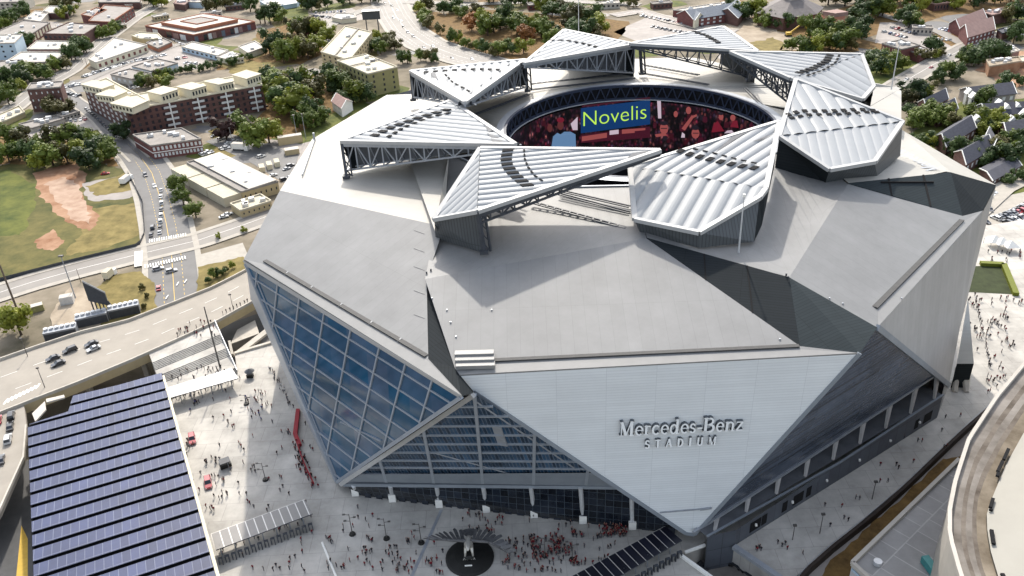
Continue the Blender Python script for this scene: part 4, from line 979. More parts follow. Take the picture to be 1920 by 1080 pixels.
# stair terraces from the viaduct down to the plaza
SG = thing('stairway', (P(370, 690).x, P(370, 690).y, 0), 'broad white terraced stairway from the viaduct down to the plaza', 'stairs')
tl, tr_, bl_, br_ = P(278, 660, BZ), P(404, 606, BZ), P(312, 752, 0), P(446, 700, 0)
b = MB(); K = [(0, .30, 5.0), (.30, .42, None), (.42, .56, 3.4), (.56, .68, None), (.68, .98, 1.7)]
def sxy(u, t, z): a = tl.lerp(tr_, u); c = bl_.lerp(br_, u); q = a.lerp(c, t); return Vector((q.x, q.y, z))
lv = [(0, 5.0), (.30, 5.0), (.42, 3.3), (.56, 3.3), (.68, 1.6), (.95, 1.6), (1.0, .02)]
for i in range(len(lv) - 1):
    (t0, z0), (t1, z1) = lv[i], lv[i + 1]
    if abs(z0 - z1) < .01: b.slab([sxy(0, t0, z0), sxy(1, t0, z0), sxy(1, t1, z1), sxy(0, t1, z1)], 1.2)
    else:
        ns = max(3, int((z0 - z1) / .28))
        for k in range(ns):
            za = z0 + (z1 - z0) * (k + 1) / ns; b.slab([sxy(0, t0 + (t1 - t0) * k / ns, za), sxy(1, t0 + (t1 - t0) * k / ns, za), sxy(1, t0 + (t1 - t0) * (k + 1) / ns, za), sxy(0, t0 + (t1 - t0) * (k + 1) / ns, za)], .6)
b.build('steps', M['plaza'], SG)
b = MB(); b.beam(sxy(1, 0, 6), sxy(1, 1, 1.1), .25, 1.0); b.build('side_rail', M['metal_lt'], SG)
b = MB(); b.drop([sxy(0, .95, 1.5), sxy(1, .95, 1.5)], 0, 0, False); b.poly([sxy(0, 0, 5), sxy(0, 1, 0), sxy(0, 1, GZ), sxy(0, 0, GZ)]); b.poly([sxy(1, 0, 5), sxy(1, 1, 0), sxy(1, 1, GZ), sxy(1, 0, GZ)]); b.build('side_wall', M['conc'], SG)
# void under the viaduct beside the stadium: ramp, pump house
VH = thing('pump_house', (P(455, 640, GZ).x, P(455, 640, GZ).y, GZ), 'grey flat roofed box building in the dark pit under the viaduct', 'building')
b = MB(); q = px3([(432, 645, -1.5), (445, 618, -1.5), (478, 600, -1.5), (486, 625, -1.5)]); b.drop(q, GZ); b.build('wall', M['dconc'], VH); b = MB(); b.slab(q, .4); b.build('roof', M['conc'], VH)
RW = thing('ramp', (P(480, 650, GZ).x, P(480, 650, GZ).y, GZ), 'concrete ramp rising along the dark pit beside the stadium corner', 'ramp')
b = MB(); b.beam(P(440, 668, -1), P(505, 618, 1.0), 2.6, .8); b.build('ramp_slab', M['conc'], RW); b = MB(); b.beam(P(440, 664, 0), P(520, 640, .2), 1.2, 1.3); b.beam(P(436, 665, 0), P(430, 640, 1.5), .9, .8); b.build('pit_wall', M['conc'], RW)
# the big solar canopy
SZ = 8.0
SC = thing('solar_canopy', (P(230, 900).x, P(230, 900).y, 0), 'large canopy of tilted blue solar panel rows beside the plaza', 'solar canopy')
poly = px3([(x, y, SZ) for x, y in ((303, 699), (222, 722), (137, 742), (128, 772), (56, 796), (52, 800), (58, 950), (64, 1095), (409, 1095))])
A, B = P(55, 817, SZ), P(320, 745, SZ); rd = (B - A).normalized(); rn = Vector((-rd.y, rd.x, 0))
ws = [p.dot(rn) for p in poly]; lo, hi = min(ws), max(ws); pitch = 5.5; nr = int((hi - lo) / pitch) + 1
for i in range(nr):
    w1_ = hi - i * pitch; w0_ = w1_ - pitch + 1.05
    q = clip(poly, lambda p: p.dot(rn) - w0_)
    if len(q) > 2: q = clip(q, lambda p: w1_ - p.dot(rn))
    if len(q) < 3: continue
    q = [p + Vector((0, 0, (w1_ - p.dot(rn)) * .05 + rnd.uniform(0, .02))) for p in q]
    o = q[0]; b = MB()
    b.poly(q, 0, rd, rn * w0_ + rd * rnd.uniform(0, 2)); b.poly([p - Vector((0, 0, .18)) for p in q][::-1], 1); n = len(q)
    for k in range(n): b.poly([q[k], q[(k + 1) % n], q[(k + 1) % n] - Vector((0, 0, .18)), q[k] - Vector((0, 0, .18))], 1)
    b.build('panel_row', [M['solar'], M['dsteel']], SC)
b = MB(); n = len(poly)
for i in range(n): b.beam(poly[i] - Vector((0, 0, .5)), poly[(i + 1) % n] - Vector((0, 0, .5)), .4, .6)
b.poly([p - Vector((0, 0, .75)) for p in poly]); b.build('frame', M['black'], SC)
for x, y in ((70, 820), (75, 960), (80, 1060), (180, 780), (290, 740), (320, 830), (350, 930), (380, 1030), (200, 1000), (180, 900)):
    a = P(x, y, SZ - .8); b = MB(); b.tube(Vector((a.x, a.y, GZ if x < 90 else 0)), a, .35, 8); b.build('post', M['steel'], SC)
b = MB(); b.beam(P(306, 705, 7.6), P(413, 1095, 7.6), .8, .5); b.build('gutter', M['cream'], SC)
b = MB(); q = px3([(60, 775, 8.3), (84, 752, 8.3), (86, 768, 8.3), (66, 790, 8.3)]); b.slab(q, .5); q = px3([(86, 748, 8.2), (120, 740, 8.2), (121, 745, 8.2), (87, 754, 8.2)]); b.slab(q, .5); b.build('corner_roof', M['wht_roof'], SC)
# three slatted entrance canopies
def slat_canopy(pts, z, m, label, zs=1.0):
    q = px3([(x, y, z) for x, y in pts]); c = sum(q, Vector((0, 0, 0))) / 4
    t = thing('entrance_canopy', (c.x, c.y, 0), label, 'canopy', None)
    u = (q[1] - q[0]); b = MB(); b.poly(q, 0, u, q[0]); b.poly([p - Vector((0, 0, .3)) for p in q][::-1], 1)
    for i in range(4): b.poly([q[i], q[(i + 1) % 4], q[(i + 1) % 4] - Vector((0, 0, .3)), q[i] - Vector((0, 0, .3))], 1)
    b.build('roof_slats', [M[m], M['dsteel']], t)
    n = 7
    for i in range(n):
        for e in (q[3].lerp(q[2], (i + .3) / n), ):
            e = e.lerp(q[0].lerp(q[1], (i + .3) / n), .2); b = MB(); b.tube(Vector((e.x, e.y, 0)), e, .16, 6); b.build('post', M['steel'], t)
    return q
c1q = slat_canopy([(306, 729), (434, 690), (447, 709), (312, 748)], 4.2, 'pergola_l', 'pale slatted canopy at the foot of the white stairway')
c2q = slat_canopy([(395, 1001), (571, 936), (586, 963), (405, 1031)], 4.2, 'pergola', 'grey slatted canopy over security gates beside the solar canopy')
c3q = slat_canopy([(1066, 1083), (1247, 986), (1279, 1013), (1130, 1098)], 4.2, 'pergola_d', 'black panelled canopy under the prow of the front wing')
# security gates under the canopies
def gates(q, n, lab, grp):
    u = (q[2] - q[3]); 
    for i in range(n):
        a = q[3].lerp(q[2], (i + .5) / n); o = Vector((0, -1.0, 0)); t = MB()
        for s in (-.45, .45): t.box(Vector((a.x + s, a.y - 1.2, 1.0)), .22, .7, 2.0, .3)
        t.box(Vector((a.x, a.y - 1.2, 2.08)), 1.12, .7, .16, .3)
        tag(t.build('security_gate', M['dsteel']), lab, 'security gate', grp)
gates(c2q, 15, 'black walk-through security gate along the grey slatted canopy', 'security gates at the grey canopy')
gates(c3q, 13, 'dark walk-through security gate along the black panelled canopy', 'security gates at the black canopy')
# retaining wall along the right concourse
RWALL = thing('retaining_wall', (P(1650, 940).x, P(1650, 940).y, GZ), 'long dark retaining wall and railing along the right concourse edge', 'wall')
ln = resample(px3([(1494, 1090, 0), (1500, 1078, 0), (1560, 1025, 0), (1640, 962, 0), (1700, 908, 0), (1760, 850, 0), (1800, 812, 0), (1862, 757, 0), (1960, 670, 0)]), 26)
b = MB()
for i in range(26): b.slab([ln[i] + Vector((0, 0, .9)), ln[i + 1] + Vector((0, 0, .9)), ln[i + 1] + Vector((.7, -.5, .9)), ln[i] + Vector((.7, -.5, .9))], 2.6)
b.build('wall_face', M['brown_wall'] if 'brown_wall' in M else M['pedestal'], RWALL)
b = MB()
for i in range(26): b.beam(ln[i] + Vector((0, 0, 1.4)), ln[i + 1] + Vector((0, 0, 1.4)), .1, .1)
b.build('hand_rail', M['steel'], RWALL)
DK = thing('dock_wall', (P(1320, 1070).x, P(1320, 1070).y, GZ), 'white capped kerb wall round the loading dock', 'wall')
b = MB(); b.beam(P(1276, 1041, .5), P(1352, 1096, .5), .7, .9); b.beam(P(1284, 1036, .4), P(1322, 1022, .8), .6, .6); b.build('cap', M['white'], DK)
b = MB(); b.beam(P(1376, 1025, .3), P(1472, 1090, .3), 1.4, 1.0); b.build('kerb', M['steel'], DK)
# ------------------------------------------------------------------ old dome and its annex (lower right)
AX = thing('annex_building', (P(1700, 1000).x, P(1700, 1000).y, GZ), 'low grey roofed annex with white parapet beside the white dome', 'building')
AZ = 10.0
q = px3([(1598, 1056, AZ), (1798, 862, AZ), (1784, 940, AZ), (1781, 1000, AZ), (1790, 1200, AZ), (1760, 1210, AZ)])
b = MB(); b.poly([p - Vector((0, 0, .6)) for p in q], 0, q[1] - q[0]); b.build('roof', M['ballast'], AX)
b = MB(); b.beam(q[0], q[1], .9, 1.1); b.beam(q[0], q[5], .9, 1.1); b.build('parapet', M['wht_roof'], AX)
b = MB(); b.drop(q, GZ); b.build('wall', M['metal_lt'], AX)
b = MB(); b.beam(q[0] - Vector((.1, .5, 1.4)), q[5] - Vector((.1, .5, 1.4)), .3, .5); b.build('wall_stripe', M['blue_wall'], AX)
b = MB(); a = P(1748, 1075, AZ - .5); b.box(a + Vector((0, 0, 1.0)), 1.7, 7, 1.9, .12); b.build('rooftop_unit', M['teal'], AX)
b = MB(); a = P(1645, 1058, AZ - .5); b.tube(a, a + Vector((0, 0, 1.1)), .95, 12); b.build('roof_vent', M['metal_lt'], AX)
DM = thing('domed_arena', (P(1900, 950).x, P(1900, 950).y, GZ), 'white fabric roofed arena with a weathered grey gutter rim', 'arena')
DZ = 30.0
oe = resample(px3([(1990, 610, DZ), (1920, 686, DZ), (1868, 748, DZ), (1815, 828, DZ), (1790, 905, DZ), (1779, 960, DZ), (1779, 1010, DZ), (1800, 1085, DZ), (1825, 1150, DZ), (1860, 1230, DZ)]), 40)
ie = resample(px3([(1990, 755, DZ), (1920, 812, DZ), (1885, 875, DZ), (1862, 930, DZ), (1849, 965, DZ), (1850, 1000, DZ), (1857, 1040, DZ), (1872, 1090, DZ), (1900, 1150, DZ), (1940, 1230, DZ)]), 40)
for t0, t1, m_ in ((0, .30, 'weather'), (.30, .42, 'weather2'), (.42, .58, 'weather'), (.58, .70, 'weather2'), (.70, 1, 'weather3')):
    b = MB()
    for i in range(40): b.poly([oe[i].lerp(ie[i], t0), oe[i + 1].lerp(ie[i + 1], t0), oe[i + 1].lerp(ie[i + 1], t1), oe[i].lerp(ie[i], t1)])
    b.build('rim_deck', M[m_], DM)
b = MB()
for i in range(40): b.beam(oe[i] + Vector((0, 0, .4)), oe[i + 1] + Vector((0, 0, .4)), .8, 1.4)
b.build('rim_parapet', M['wht_roof'], DM)
b = MB()
for i in range(40): b.poly([oe[i] + Vector((0, 0, -.4)), oe[i + 1] + Vector((0, 0, -.4)), Vector((oe[i + 1].x, oe[i + 1].y, GZ)), Vector((oe[i].x, oe[i].y, GZ))])
b.build('outer_wall', M['wht_roof'], DM)
cx = Vector((210, 118, DZ + 16)); b = MB()
for i in range(40):
    pa_, pb2 = ie[i] + Vector((0, 0, .6)), ie[i + 1] + Vector((0, 0, .6)); pr = None
    for k in range(6):
        t0, t1 = k / 6, (k + 1) / 6; f = lambda p, t: Vector((p.x + (cx.x - p.x) * t, p.y + (cx.y - p.y) * t, p.z + 16 * math.sin(t * 1.57)))
        b.poly([f(pa_, t0), f(pb2, t0), f(pb2, t1), f(pa_, t1)])
b.build('fabric_roof', M['fabric_roof'], DM, smooth=True)
for x0, y0, x1, y1 in ((1888, 842, 1879, 862), (1877, 865, 1868, 884), (1869, 886, 1867, 893), (1859, 935, 1854, 952), (1855, 955, 1855, 957), (1856, 994, 1860, 1020), (1876, 1076, 1880, 1084)):
    b = MB(); b.beam(P(x0 + 3, y0, DZ + 1.2), P(x1 + 3, y1, DZ + 1.2), .7, .5); b.build('roof_slot', M['black'], DM)
# ================================================================== BUILDINGS OF THE TOWN
def windows(par, a, c, z0, z1, nx, ny, wf=.5, hf=.55, m='win', name='window'):
    """individual window panes on the wall from a to c"""
    a, c = Vector((a.x, a.y, 0)), Vector((c.x, c.y, 0)); d = (c - a) / nx; L = d.length; e = d.normalized(); nn = Vector((e.y, -e.x, 0))
    if nn.dot(Vector((a.x, a.y, 0))) > 0: nn = -nn
    dz = (z1 - z0) / ny; first = None
    for j in range(ny):
        for i in range(nx):
            q = a + d * (i + (1 - wf) / 2) + nn * .06 + Vector((0, 0, z0 + dz * (j + (1 - hf) / 2)))
            if first is None:
                b = MB(); w = e * (L * wf); h = Vector((0, 0, dz * hf)); b.poly([q, q + w, q + w + h, q + h]); first = b.build(name, M[m], par); q0 = q
            else:
                o = first.copy(); C.objects.link(o); o.location = q - q0
def rect(a, b_, c, z):
    A, B, D = P(*a, z), P(*b_, z), P(*c, z)
    return [A, B, D, A + D - B]
def block(label, corners, h, wall, roof, win=None, name='building', cat='building', par_h=.7, ac=5, base=GZ, wm='win', wf=.5, hf=.55, trim=None, root=None, pts=None):
    """flat roofed block; corners are its roof corners in the picture (left, near, right[, far])"""
    z = base + h
    q = pts or (rect(*corners, z) if len(corners) == 3 else [P(x, y, z) for x, y in corners])
    c = sum(q, Vector((0, 0, 0))) / len(q)
    t = root or thing(name, (c.x, c.y, base), label, cat)
    b = MB(); b.drop(q, base); b.build('wall', M[wall], t)
    b = MB(); b.poly([p - Vector((0, 0, .5)) for p in q]); b.build('roof', M[roof], t)
    b = MB(); n = len(q)
    for i in range(n): b.beam(q[i] - Vector((0, 0, .2)), q[(i + 1) % n] - Vector((0, 0, .2)), .6, .9)
    b.build('parapet', M[trim or roof], t)
    if win:
        for (i, j, nx, ny) in win: windows(t, q[i], q[j], base + .8, z - .8, nx, ny, wf, hf, wm)
    r2 = random.Random(int(abs(c.x * 7 + c.y)))
    for k in range(ac):
        u, v = r2.uniform(.15, .85), r2.uniform(.15, .85); p = q[0].lerp(q[1], u).lerp(q[3].lerp(q[2], u), v)
        b = MB(); b.box(p + Vector((0, 0, .4)), r2.uniform(1.5, 3.5), r2.uniform(1.5, 3), 1.6, .4); b.build('rooftop_unit', M['metal_lt'], t)
    return t, q
def gable(label, a, b_, c, h, rh, wall, roof, name='house', cat='house', win=None, root=None, base=GZ):
    """gabled house: eaves corners a-b (front), c (back), ridge runs along the longer side"""
    z = base + h; q = rect(a, b_, c, z); cc = sum(q, Vector((0, 0, 0))) / 4
    t = root or thing(name, (cc.x, cc.y, base), label, cat)
    b = MB(); b.drop(q, base)
    long1 = (q[1] - q[0]).length > (q[2] - q[1]).length
    if not long1: q = q[1:] + q[:1]
    r0, r1 = q[0].lerp(q[3], .5) + Vector((0, 0, rh)), q[1].lerp(q[2], .5) + Vector((0, 0, rh))
    b.poly([q[0], q[3], r0]); b.poly([q[1], q[2], r1]); b.build('wall', M[wall], t)
    e = (q[1] - q[0]).normalized() * .5; s = (q[3] - q[0]).normalized() * .5; dz = Vector((0, 0, .3))
    b = MB(); b.slab([q[0] - e - s, q[1] + e - s, r1 + e + dz, r0 - e + dz], .25); b.slab([q[3] - e + s, q[2] + e + s, r1 + e + dz, r0 - e + dz][::-1], .25); b.build('roof', M[roof], t)
    b = MB()
    for p_, r_ in ((q[0] - s - e, r0 - e), (q[3] + s - e, r0 - e), (q[1] - s + e, r1 + e), (q[2] + s + e, r1 + e)): b.beam(p_, r_ + dz, .4, .4)
    b.build('barge_board', M['white'], t)
    if win: windows(t, q[0], q[1], base + .7, z - .3, win, max(1, int(h / 3)), .4, .5, 'winw')
    return t
# the long apartment house with its cream roof pavilions
H1 = 17.0; zA = GZ + H1
AP, q = block('red brown brick apartment house with a row of cream rooftop pavilions', [(236, 206), (491, 158), (468, 138)], H1, 'brick_d', 'cream_top', None, 'apartment_house', 'apartment house', trim='cream')
windows(AP, q[0], q[1], GZ + 1, zA - 1.5, 22, 4, .42, .55, 'win')
_, q2_ = block('', [(156, 160), (236, 206), (282, 190)], H1 - .2, 'brick_d', 'cream_top', None, root=AP, trim='cream')
windows(AP, q2_[0], q2_[1], GZ + 1, zA - 2, 9, 4, .42, .55, 'winw')
for l, n_, r, h in (((208, 193), (247, 201), (277, 188), 4), ((180, 177), (213, 181), (238, 171), 4), ((153, 158), (190, 166), (213, 158), 4), ((276, 171), (302, 177), (332, 167), 5.5), ((331, 162), (358, 168), (386, 160), 5.5), ((382, 152), (410, 158), (437, 152), 5.5), ((436, 140), (462, 147), (488, 138), 5.5)):
    z = zA + h; pq = rect(l, n_, r, z); b = MB(); b.drop(pq, zA - .4); pav = b.build('roof_pavilion', M['cream'], AP)
    b = MB(); b.slab([p + (p - (pq[0] + pq[2]) / 2) * .08 for p in pq], .6); b.build('pavilion_roof', M['cream_top'], pav)
    windows(pav, pq[1], pq[2], zA + .6, z - .9, 5, 1, .5, .6, 'win') if h > 5 else windows(pav, pq[0], pq[1], zA + .4, z - .7, 6, 1, .5, .6, 'win')
d_ = (q[1] - q[0]).normalized(); nn = Vector((d_.y, -d_.x, 0))
for t_ in (.30, .505, .715, .93):
    a = q[0].lerp(q[1], t_)
    for k in range(4):
        c = Vector((a.x, a.y, GZ + 2.5 + k * 3.7)) + nn * .9
        b = MB(); b.box(c, 7.5, 1.7, .35, math.atan2(d_.y, d_.x)); b.box(c + nn * .8 + Vector((0, 0, .7)), 7.5, .12, 1.0, math.atan2(d_.y, d_.x)); b.build('balcony', M['winw'], AP)
    b = MB(); b.box(Vector((a.x, a.y, GZ + H1 / 2)) + nn * 1.6, .7, .7, H1 - 1); b.build('balcony_post', M['white'], AP)
block('small dark red brick block with rooftop plant beside the narrow street', [(50, 167), (112, 163), (118, 152)], 16, 'brick_d', 'gry_roof', [(0, 1, 6, 3)], ac=6, wm='winw', wf=.22, hf=.3)
T, q = block('two storey brick office with white window bands by the street corner', [(249, 252), (283, 273), (377, 260)], 8.5, 'brick', 'gry_roof', None, ac=7)
for (a, c) in ((q[0], q[1]), (q[1], q[2])):
    for z in (GZ + 4.0, GZ + 8.1):
        b = MB(); b.beam(Vector((a.x, a.y, z)) , Vector((c.x, c.y, z)), .25, .5); b.build('white_band', M['white'], T)
windows(T, q[1], q[2], GZ + .6, GZ + 3.8, 14, 1, .6, .6, 'winw'); windows(T, q[1], q[2], GZ + 4.4, GZ + 7.9, 12, 1, .55, .6, 'winw')
T, q = block('long grey metal warehouse with pale lean-to roofs', [(350, 304), (453, 359), (521, 340)], 6.5, 'tan_wall', 'gry_roof', [(1, 2, 7, 1)], 'warehouse', 'warehouse', wf=.25, hf=.3)
for f0, f1 in ((.0, .32), (.34, .66), (.68, .98)):
    a, c = q[0].lerp(q[1], f0), q[0].lerp(q[1], f1); o = (q[0] - q[3]).normalized() * 9; b = MB()
    b.slab([a - Vector((0, 0, 1)), c - Vector((0, 0, 1)), c + o - Vector((0, 0, 1.4)), a + o - Vector((0, 0, 1.4))], 5); b.build('lean_to', M['cream_top'], T)
b = MB(); b.slab([q[0].lerp(q[3], .2) + Vector((0, 0, .35)), q[1].lerp(q[2], .2) + Vector((0, 0, .35)), q[1].lerp(q[2], .97) + Vector((0, 0, 1)), q[0].lerp(q[3], .97) + Vector((0, 0, 1))], .4); b.build('roof_sheet', M['wht_roof'], T)
block('low cream shed beside the stadium roof corner', [(432, 381), (451, 394), (508, 376)], 4.5, 'tan_wall', 'cream_top', [(1, 2, 6, 1)], 'shed', 'shed', wf=.25, hf=.35)
T, q = block('beige apartment slab nearest the boulevard', [(602, 97), (655, 112), (697, 60)], 13, 'tan_wall', 'cream_top', None, 'apartment_block', 'apartment block', trim='cream_top')
windows(T, q[0], q[1], GZ + 1, GZ + 12, 5, 4, .3, .5); windows(T, q[1], q[2], GZ + 1, GZ + 12, 10, 4, .3, .5)
b = MB(); b.beam(q[0].lerp(q[1], .5) + Vector((0, 0, .2)), q[3].lerp(q[2], .5) + Vector((0, 0, .2)), .8, .6); b.build('roof_duct', M['gry_roof'], T)
T, q = block('olive sided apartment slab behind the back left roof petal', [(632, 113), (690, 138), (745, 125)], 16, 'olive_wall', 'cream_top', None, 'apartment_block', 'apartment block', trim='cream_top')
windows(T, q[0], q[1], GZ + 1, GZ + 15, 8, 4, .35, .55); windows(T, q[1], q[2], GZ + 1, GZ + 15, 3, 4, .18, .5)
b = MB(); b.beam(q[0].lerp(q[1], .45) + Vector((0, 0, .2)), q[3].lerp(q[2], .45) + Vector((0, 0, .2)), .8, .6); b.build('roof_duct', M['gry_roof'], T)
# red edged shopping court
T, q = block('low shopping court with pale roofs edged in red and painted walls', [(272, 48), (363, 65), (478, 40)], 7, 'brick', 'wht_roof', None, 'shopping_court', 'shops', trim='terracotta')
def inset(q, s0, s1): c = sum(q, Vector((0, 0, 0))) / 4; return [p.lerp(c, s0 if i % 2 == 0 else s1) for i, p in enumerate(q)]
for s, h_, m_ in ((.30, 2.2, 'wht_roof'), (.66, 2.6, 'gry_roof')):
    qq = [p + Vector((0, 0, h_)) for p in inset(q, s, s)]; b = MB(); b.drop(qq, qq[0].z - h_ - .2, 0); b.poly(qq, 1); 
    for i in range(4): b.beam(qq[i], qq[(i + 1) % 4], .9, 1.0, 0)
    b.build('roof_tier', [M['terracotta'], M[m_]], T)
for k in range(14):
    a = q[1].lerp(q[2], k / 14); c = q[1].lerp(q[2], (k + .8) / 14); nn = Vector((.1, -.12, 0)); b = MB(); b.poly([Vector((a.x, a.y, GZ + .5)) + nn, Vector((c.x, c.y, GZ + .5)) + nn, Vector((c.x, c.y, GZ + 5.2)) + nn, Vector((a.x, a.y, GZ + 5.2)) + nn]); b.build('mural', M[['blue_shingle', 'brick', 'win', 'winw', 'pink_roof', 'brick_d'][k % 6]], T)
for k in range(7):
    a = q[0].lerp(q[1], k / 7); c = q[0].lerp(q[1], (k + .8) / 7); nn = Vector((-.1, -.12, 0)); b = MB(); b.poly([Vector((a.x, a.y, GZ + .5)) + nn, Vector((c.x, c.y, GZ + .5)) + nn, Vector((c.x, c.y, GZ + 5.2)) + nn, Vector((a.x, a.y, GZ + 5.2)) + nn]); b.build('mural', M[['pink_roof', 'winw', 'brick_d', 'win'][k % 4]], T)
T, q = block('white low store with painted side wall below the shopping court', [(340, 87), (408, 104), (428, 94)], 4.5, 'blue_wall', 'wht_roof', [(0, 1, 8, 1)], 'store', 'store', ac=2)
block('small cream store beside the white low store', [(406, 106), (430, 112), (452, 102)], 4, 'cream', 'wht_roof', None, 'store', 'store')
block('white roofed store on the sandy corner', [(447, 87), (465, 99), (496, 88)], 4.5, 'cream', 'wht_roof', None, 'store', 'store', ac=1)
T, q = block('long white flat roofed warehouse beside the diagonal street', [(166, 110), (180, 117), (276, 84), (214, 70)], 6, 'cream', 'wht_roof', None, 'warehouse', 'warehouse', ac=5)
windows(T, q[1], q[2], GZ + .6, GZ + 5, 9, 1, .4, .6, 'brick')
block('round cornered beige store behind the white warehouse', [(246, 66), (262, 72), (286, 73), (304, 70), (296, 62), (262, 60)], 5, 'tan_wall', 'cream_top', None, 'store', 'store')
block('tan shed between the white warehouse and the car park', [(274, 80), (296, 90), (322, 78)], 4, 'terracotta', 'gry_roof', None, 'shed', 'shed')
block('grey flat office with blue grey walls above the hedge', [(247, 124), (284, 133), (333, 118)], 6, 'blue_wall', 'gry_roof', [(0, 1, 5, 1), (1, 2, 6, 1)], wm='winw')
block('grey flat office with a roof curb beside the apartment house', [(207, 139), (248, 148), (284, 137)], 5.5, 'conc', 'gry_roof', [(0, 1, 4, 1)], wm='winw', ac=2)
T, q = block('large tan roofed brick hall at the top of the diagonal street', [(166, 39), (208, 41), (250, 13), (196, 9)], 9, 'brick', 'gry_roof', [(1, 2, 7, 2)], ac=1, trim='terracotta')
block('', [(152, 27), (172, 31), (200, 18), (180, 14)], 9, 'brick', 'gry_roof', None, root=T, trim='terracotta')
block('dark red brick loft with pale roof and skylights', [(80, 63), (158, 64), (186, 46), (128, 42)], 10, 'brick_d', 'gry_roof', [(0, 1, 9, 2)], ac=6, trim='brick_d')
T, q = block('long grey roofed hall with white arched end bays', [(-30, 70), (48, 70), (93, 42), (44, 38)], 8, 'brick', 'gry_roof', None, 'hall', 'hall')
windows(T, q[1], q[2], GZ + .8, GZ + 7.5, 8, 1, .6, .8, 'cream')
block('pale blue block at the left edge', [(-40, 82), (26, 80), (42, 64)], 14, 'blue_wall', 'wht_roof', [(0, 1, 4, 3)], wf=.25, hf=.35)
block('white topped warehouse above the dark trees', [(50, 92), (140, 92), (152, 78), (70, 76)], 6, 'pink_roof', 'wht_roof', [(0, 1, 8, 1)], 'warehouse', 'warehouse', ac=3)
block('white topped warehouse with brown brick end beside the diagonal street', [(10, 116), (97, 116), (124, 98), (40, 97)], 7, 'pink_roof', 'wht_roof', [(0, 1, 8, 1)], 'warehouse', 'warehouse', ac=4)
block('small grey roofed brick block above the round dark tree', [(2, 132), (48, 124), (36, 112), (-20, 116)], 7, 'brick_d', 'gry_roof', [(0, 1, 5, 1)])
block('pale flat roof beyond the grey hall', [(45, 36), (76, 40), (92, 22), (66, 20)], 6, 'conc', 'wht_roof', None, ac=4)
block('pale flat roof between trees at the top left', [(78, 24), (126, 24), (130, 12), (92, 11)], 6, 'brick_d', 'wht_roof', None, ac=3)
block('grey roofed block in the top left corner', [(-40, 6), (36, 3), (60, -12), (-20, -14)], 12, 'conc', 'gry_roof', [(0, 1, 8, 3)])
block('dark roofed block behind the tan roofed hall', [(184, 4), (262, 4), (262, -6), (186, -6)], 7, 'brick_d', 'gry_roof', None)
block('brown roofed low block behind the shopping court', [(325, 6), (346, 9), (356, 0), (334, -3)], 6, 'brick_d', 'pink_roof', None)
block('blue grey roofed store behind the shopping court', [(350, 3), (380, 4), (384, -5), (354, -6)], 6, 'blue_wall', 'wht_roof', None, 'store', 'store')
block('curved white rimmed pool building at the top edge', [(487, 2), (500, 10), (512, 13), (556, 6), (566, -4), (520, -10)], 4, 'blue_wall', 'wht_roof', None, 'pool_building', 'pool building', trim='blue_wall')
block('long white roof beside the parked cars at the top', [(622, 32), (640, 36), (668, 33), (664, 26), (630, 24)], 4, 'cream', 'wht_roof', None, 'store', 'store')
block('low dark brick wall building left of the narrow street lots', [(35, 232), (60, 240), (120, 222), (110, 215)], 3, 'conc', 'gry_roof', None, 'shed', 'shed')
block('beige long shed at the left edge below the dark trees', [(-30, 238), (12, 225), (46, 210), (36, 198), (-20, 222)], 3.5, 'tan_wall', 'cream_top', None, 'shed', 'shed')
gable('white cottage with brown roof beside the stadium roof', (622, 190), (640, 203), (660, 190), 6, 3, 'white', 'pink_roof', win=2)
# top right: school, hipped hall, brick blocks, townhouses
T = gable('school wing with blue grey roof and white gable edges', (1270, 26), (1300, 36), (1390, 22), 7, 5, 'brick', 'blue_shingle', 'school', 'school', 8)
gable('', (1285, 26), (1303, 38), (1320, 30), 7, 4, 'cream', 'blue_shingle', root=T); gable('', (1345, 22), (1384, 34), (1400, 16), 7, 5, 'brick_d', 'blue_shingle', root=T)
block('pale flat school hall at the top edge', [(1262, 18), (1300, 22), (1400, 10), (1370, 2)], 6, 'brick', 'wht_roof', None)
T = thing('church_hall', (P(1480, 30, GZ).x, P(1480, 30, GZ).y, GZ), 'large hall with a broad hipped grey roof and round white top', 'hall')
base = px3([(1422, 24, GZ + 10), (1470, 34, GZ + 10), (1530, 26, GZ + 10), (1542, 14, GZ + 10), (1505, 4, GZ + 10), (1440, 6, GZ + 10)]); cc = sum(base, Vector((0, 0, 0))) / 6
b = MB(); b.drop(base, GZ); b.build('wall', M['brick_d'], T); b = MB(); tp = [cc + (p - cc) * .3 + Vector((0, 0, 9)) for p in base]
for i in range(6): b.poly([base[i] + (base[i] - cc) * .05, base[(i + 1) % 6] + (base[(i + 1) % 6] - cc) * .05, tp[(i + 1) % 6], tp[i]])
b.build('roof', M['pink_roof'] if False else M['gry_roof2'] if 'gry_roof2' in M else M['shingle'], T)
b = MB(); b.drop([p + Vector((0, 0, 4)) for p in tp], tp[0].z - 1); b.poly([p + Vector((0, 0, 4)) for p in tp]); b.build('lantern', M['wht_roof'], T)
T = thing('pavilion_hall', (P(1565, 42, GZ).x, P(1565, 42, GZ).y, GZ), 'square hall with an orange hipped roof and flat raised top', 'hall')
base = px3([(1515, 38, GZ + 7), (1562, 46, GZ + 7), (1612, 40, GZ + 7), (1570, 30, GZ + 7)]); cc = sum(base, Vector((0, 0, 0))) / 4
b = MB(); b.drop(base, GZ); b.build('wall', M['brick'], T); b = MB(); tp = [cc + (p - cc) * .5 + Vector((0, 0, 4)) for p in base]
for i in range(4): b.poly([base[i], base[(i + 1) % 4], tp[(i + 1) % 4], tp[i]])
b.build('roof', M['terracotta'], T); b = MB(); b.drop([p + Vector((0, 0, 3)) for p in tp], tp[0].z - .5); b.poly([p + Vector((0, 0, 3)) for p in tp]); b.build('raised_top', M['pink_roof'], T)
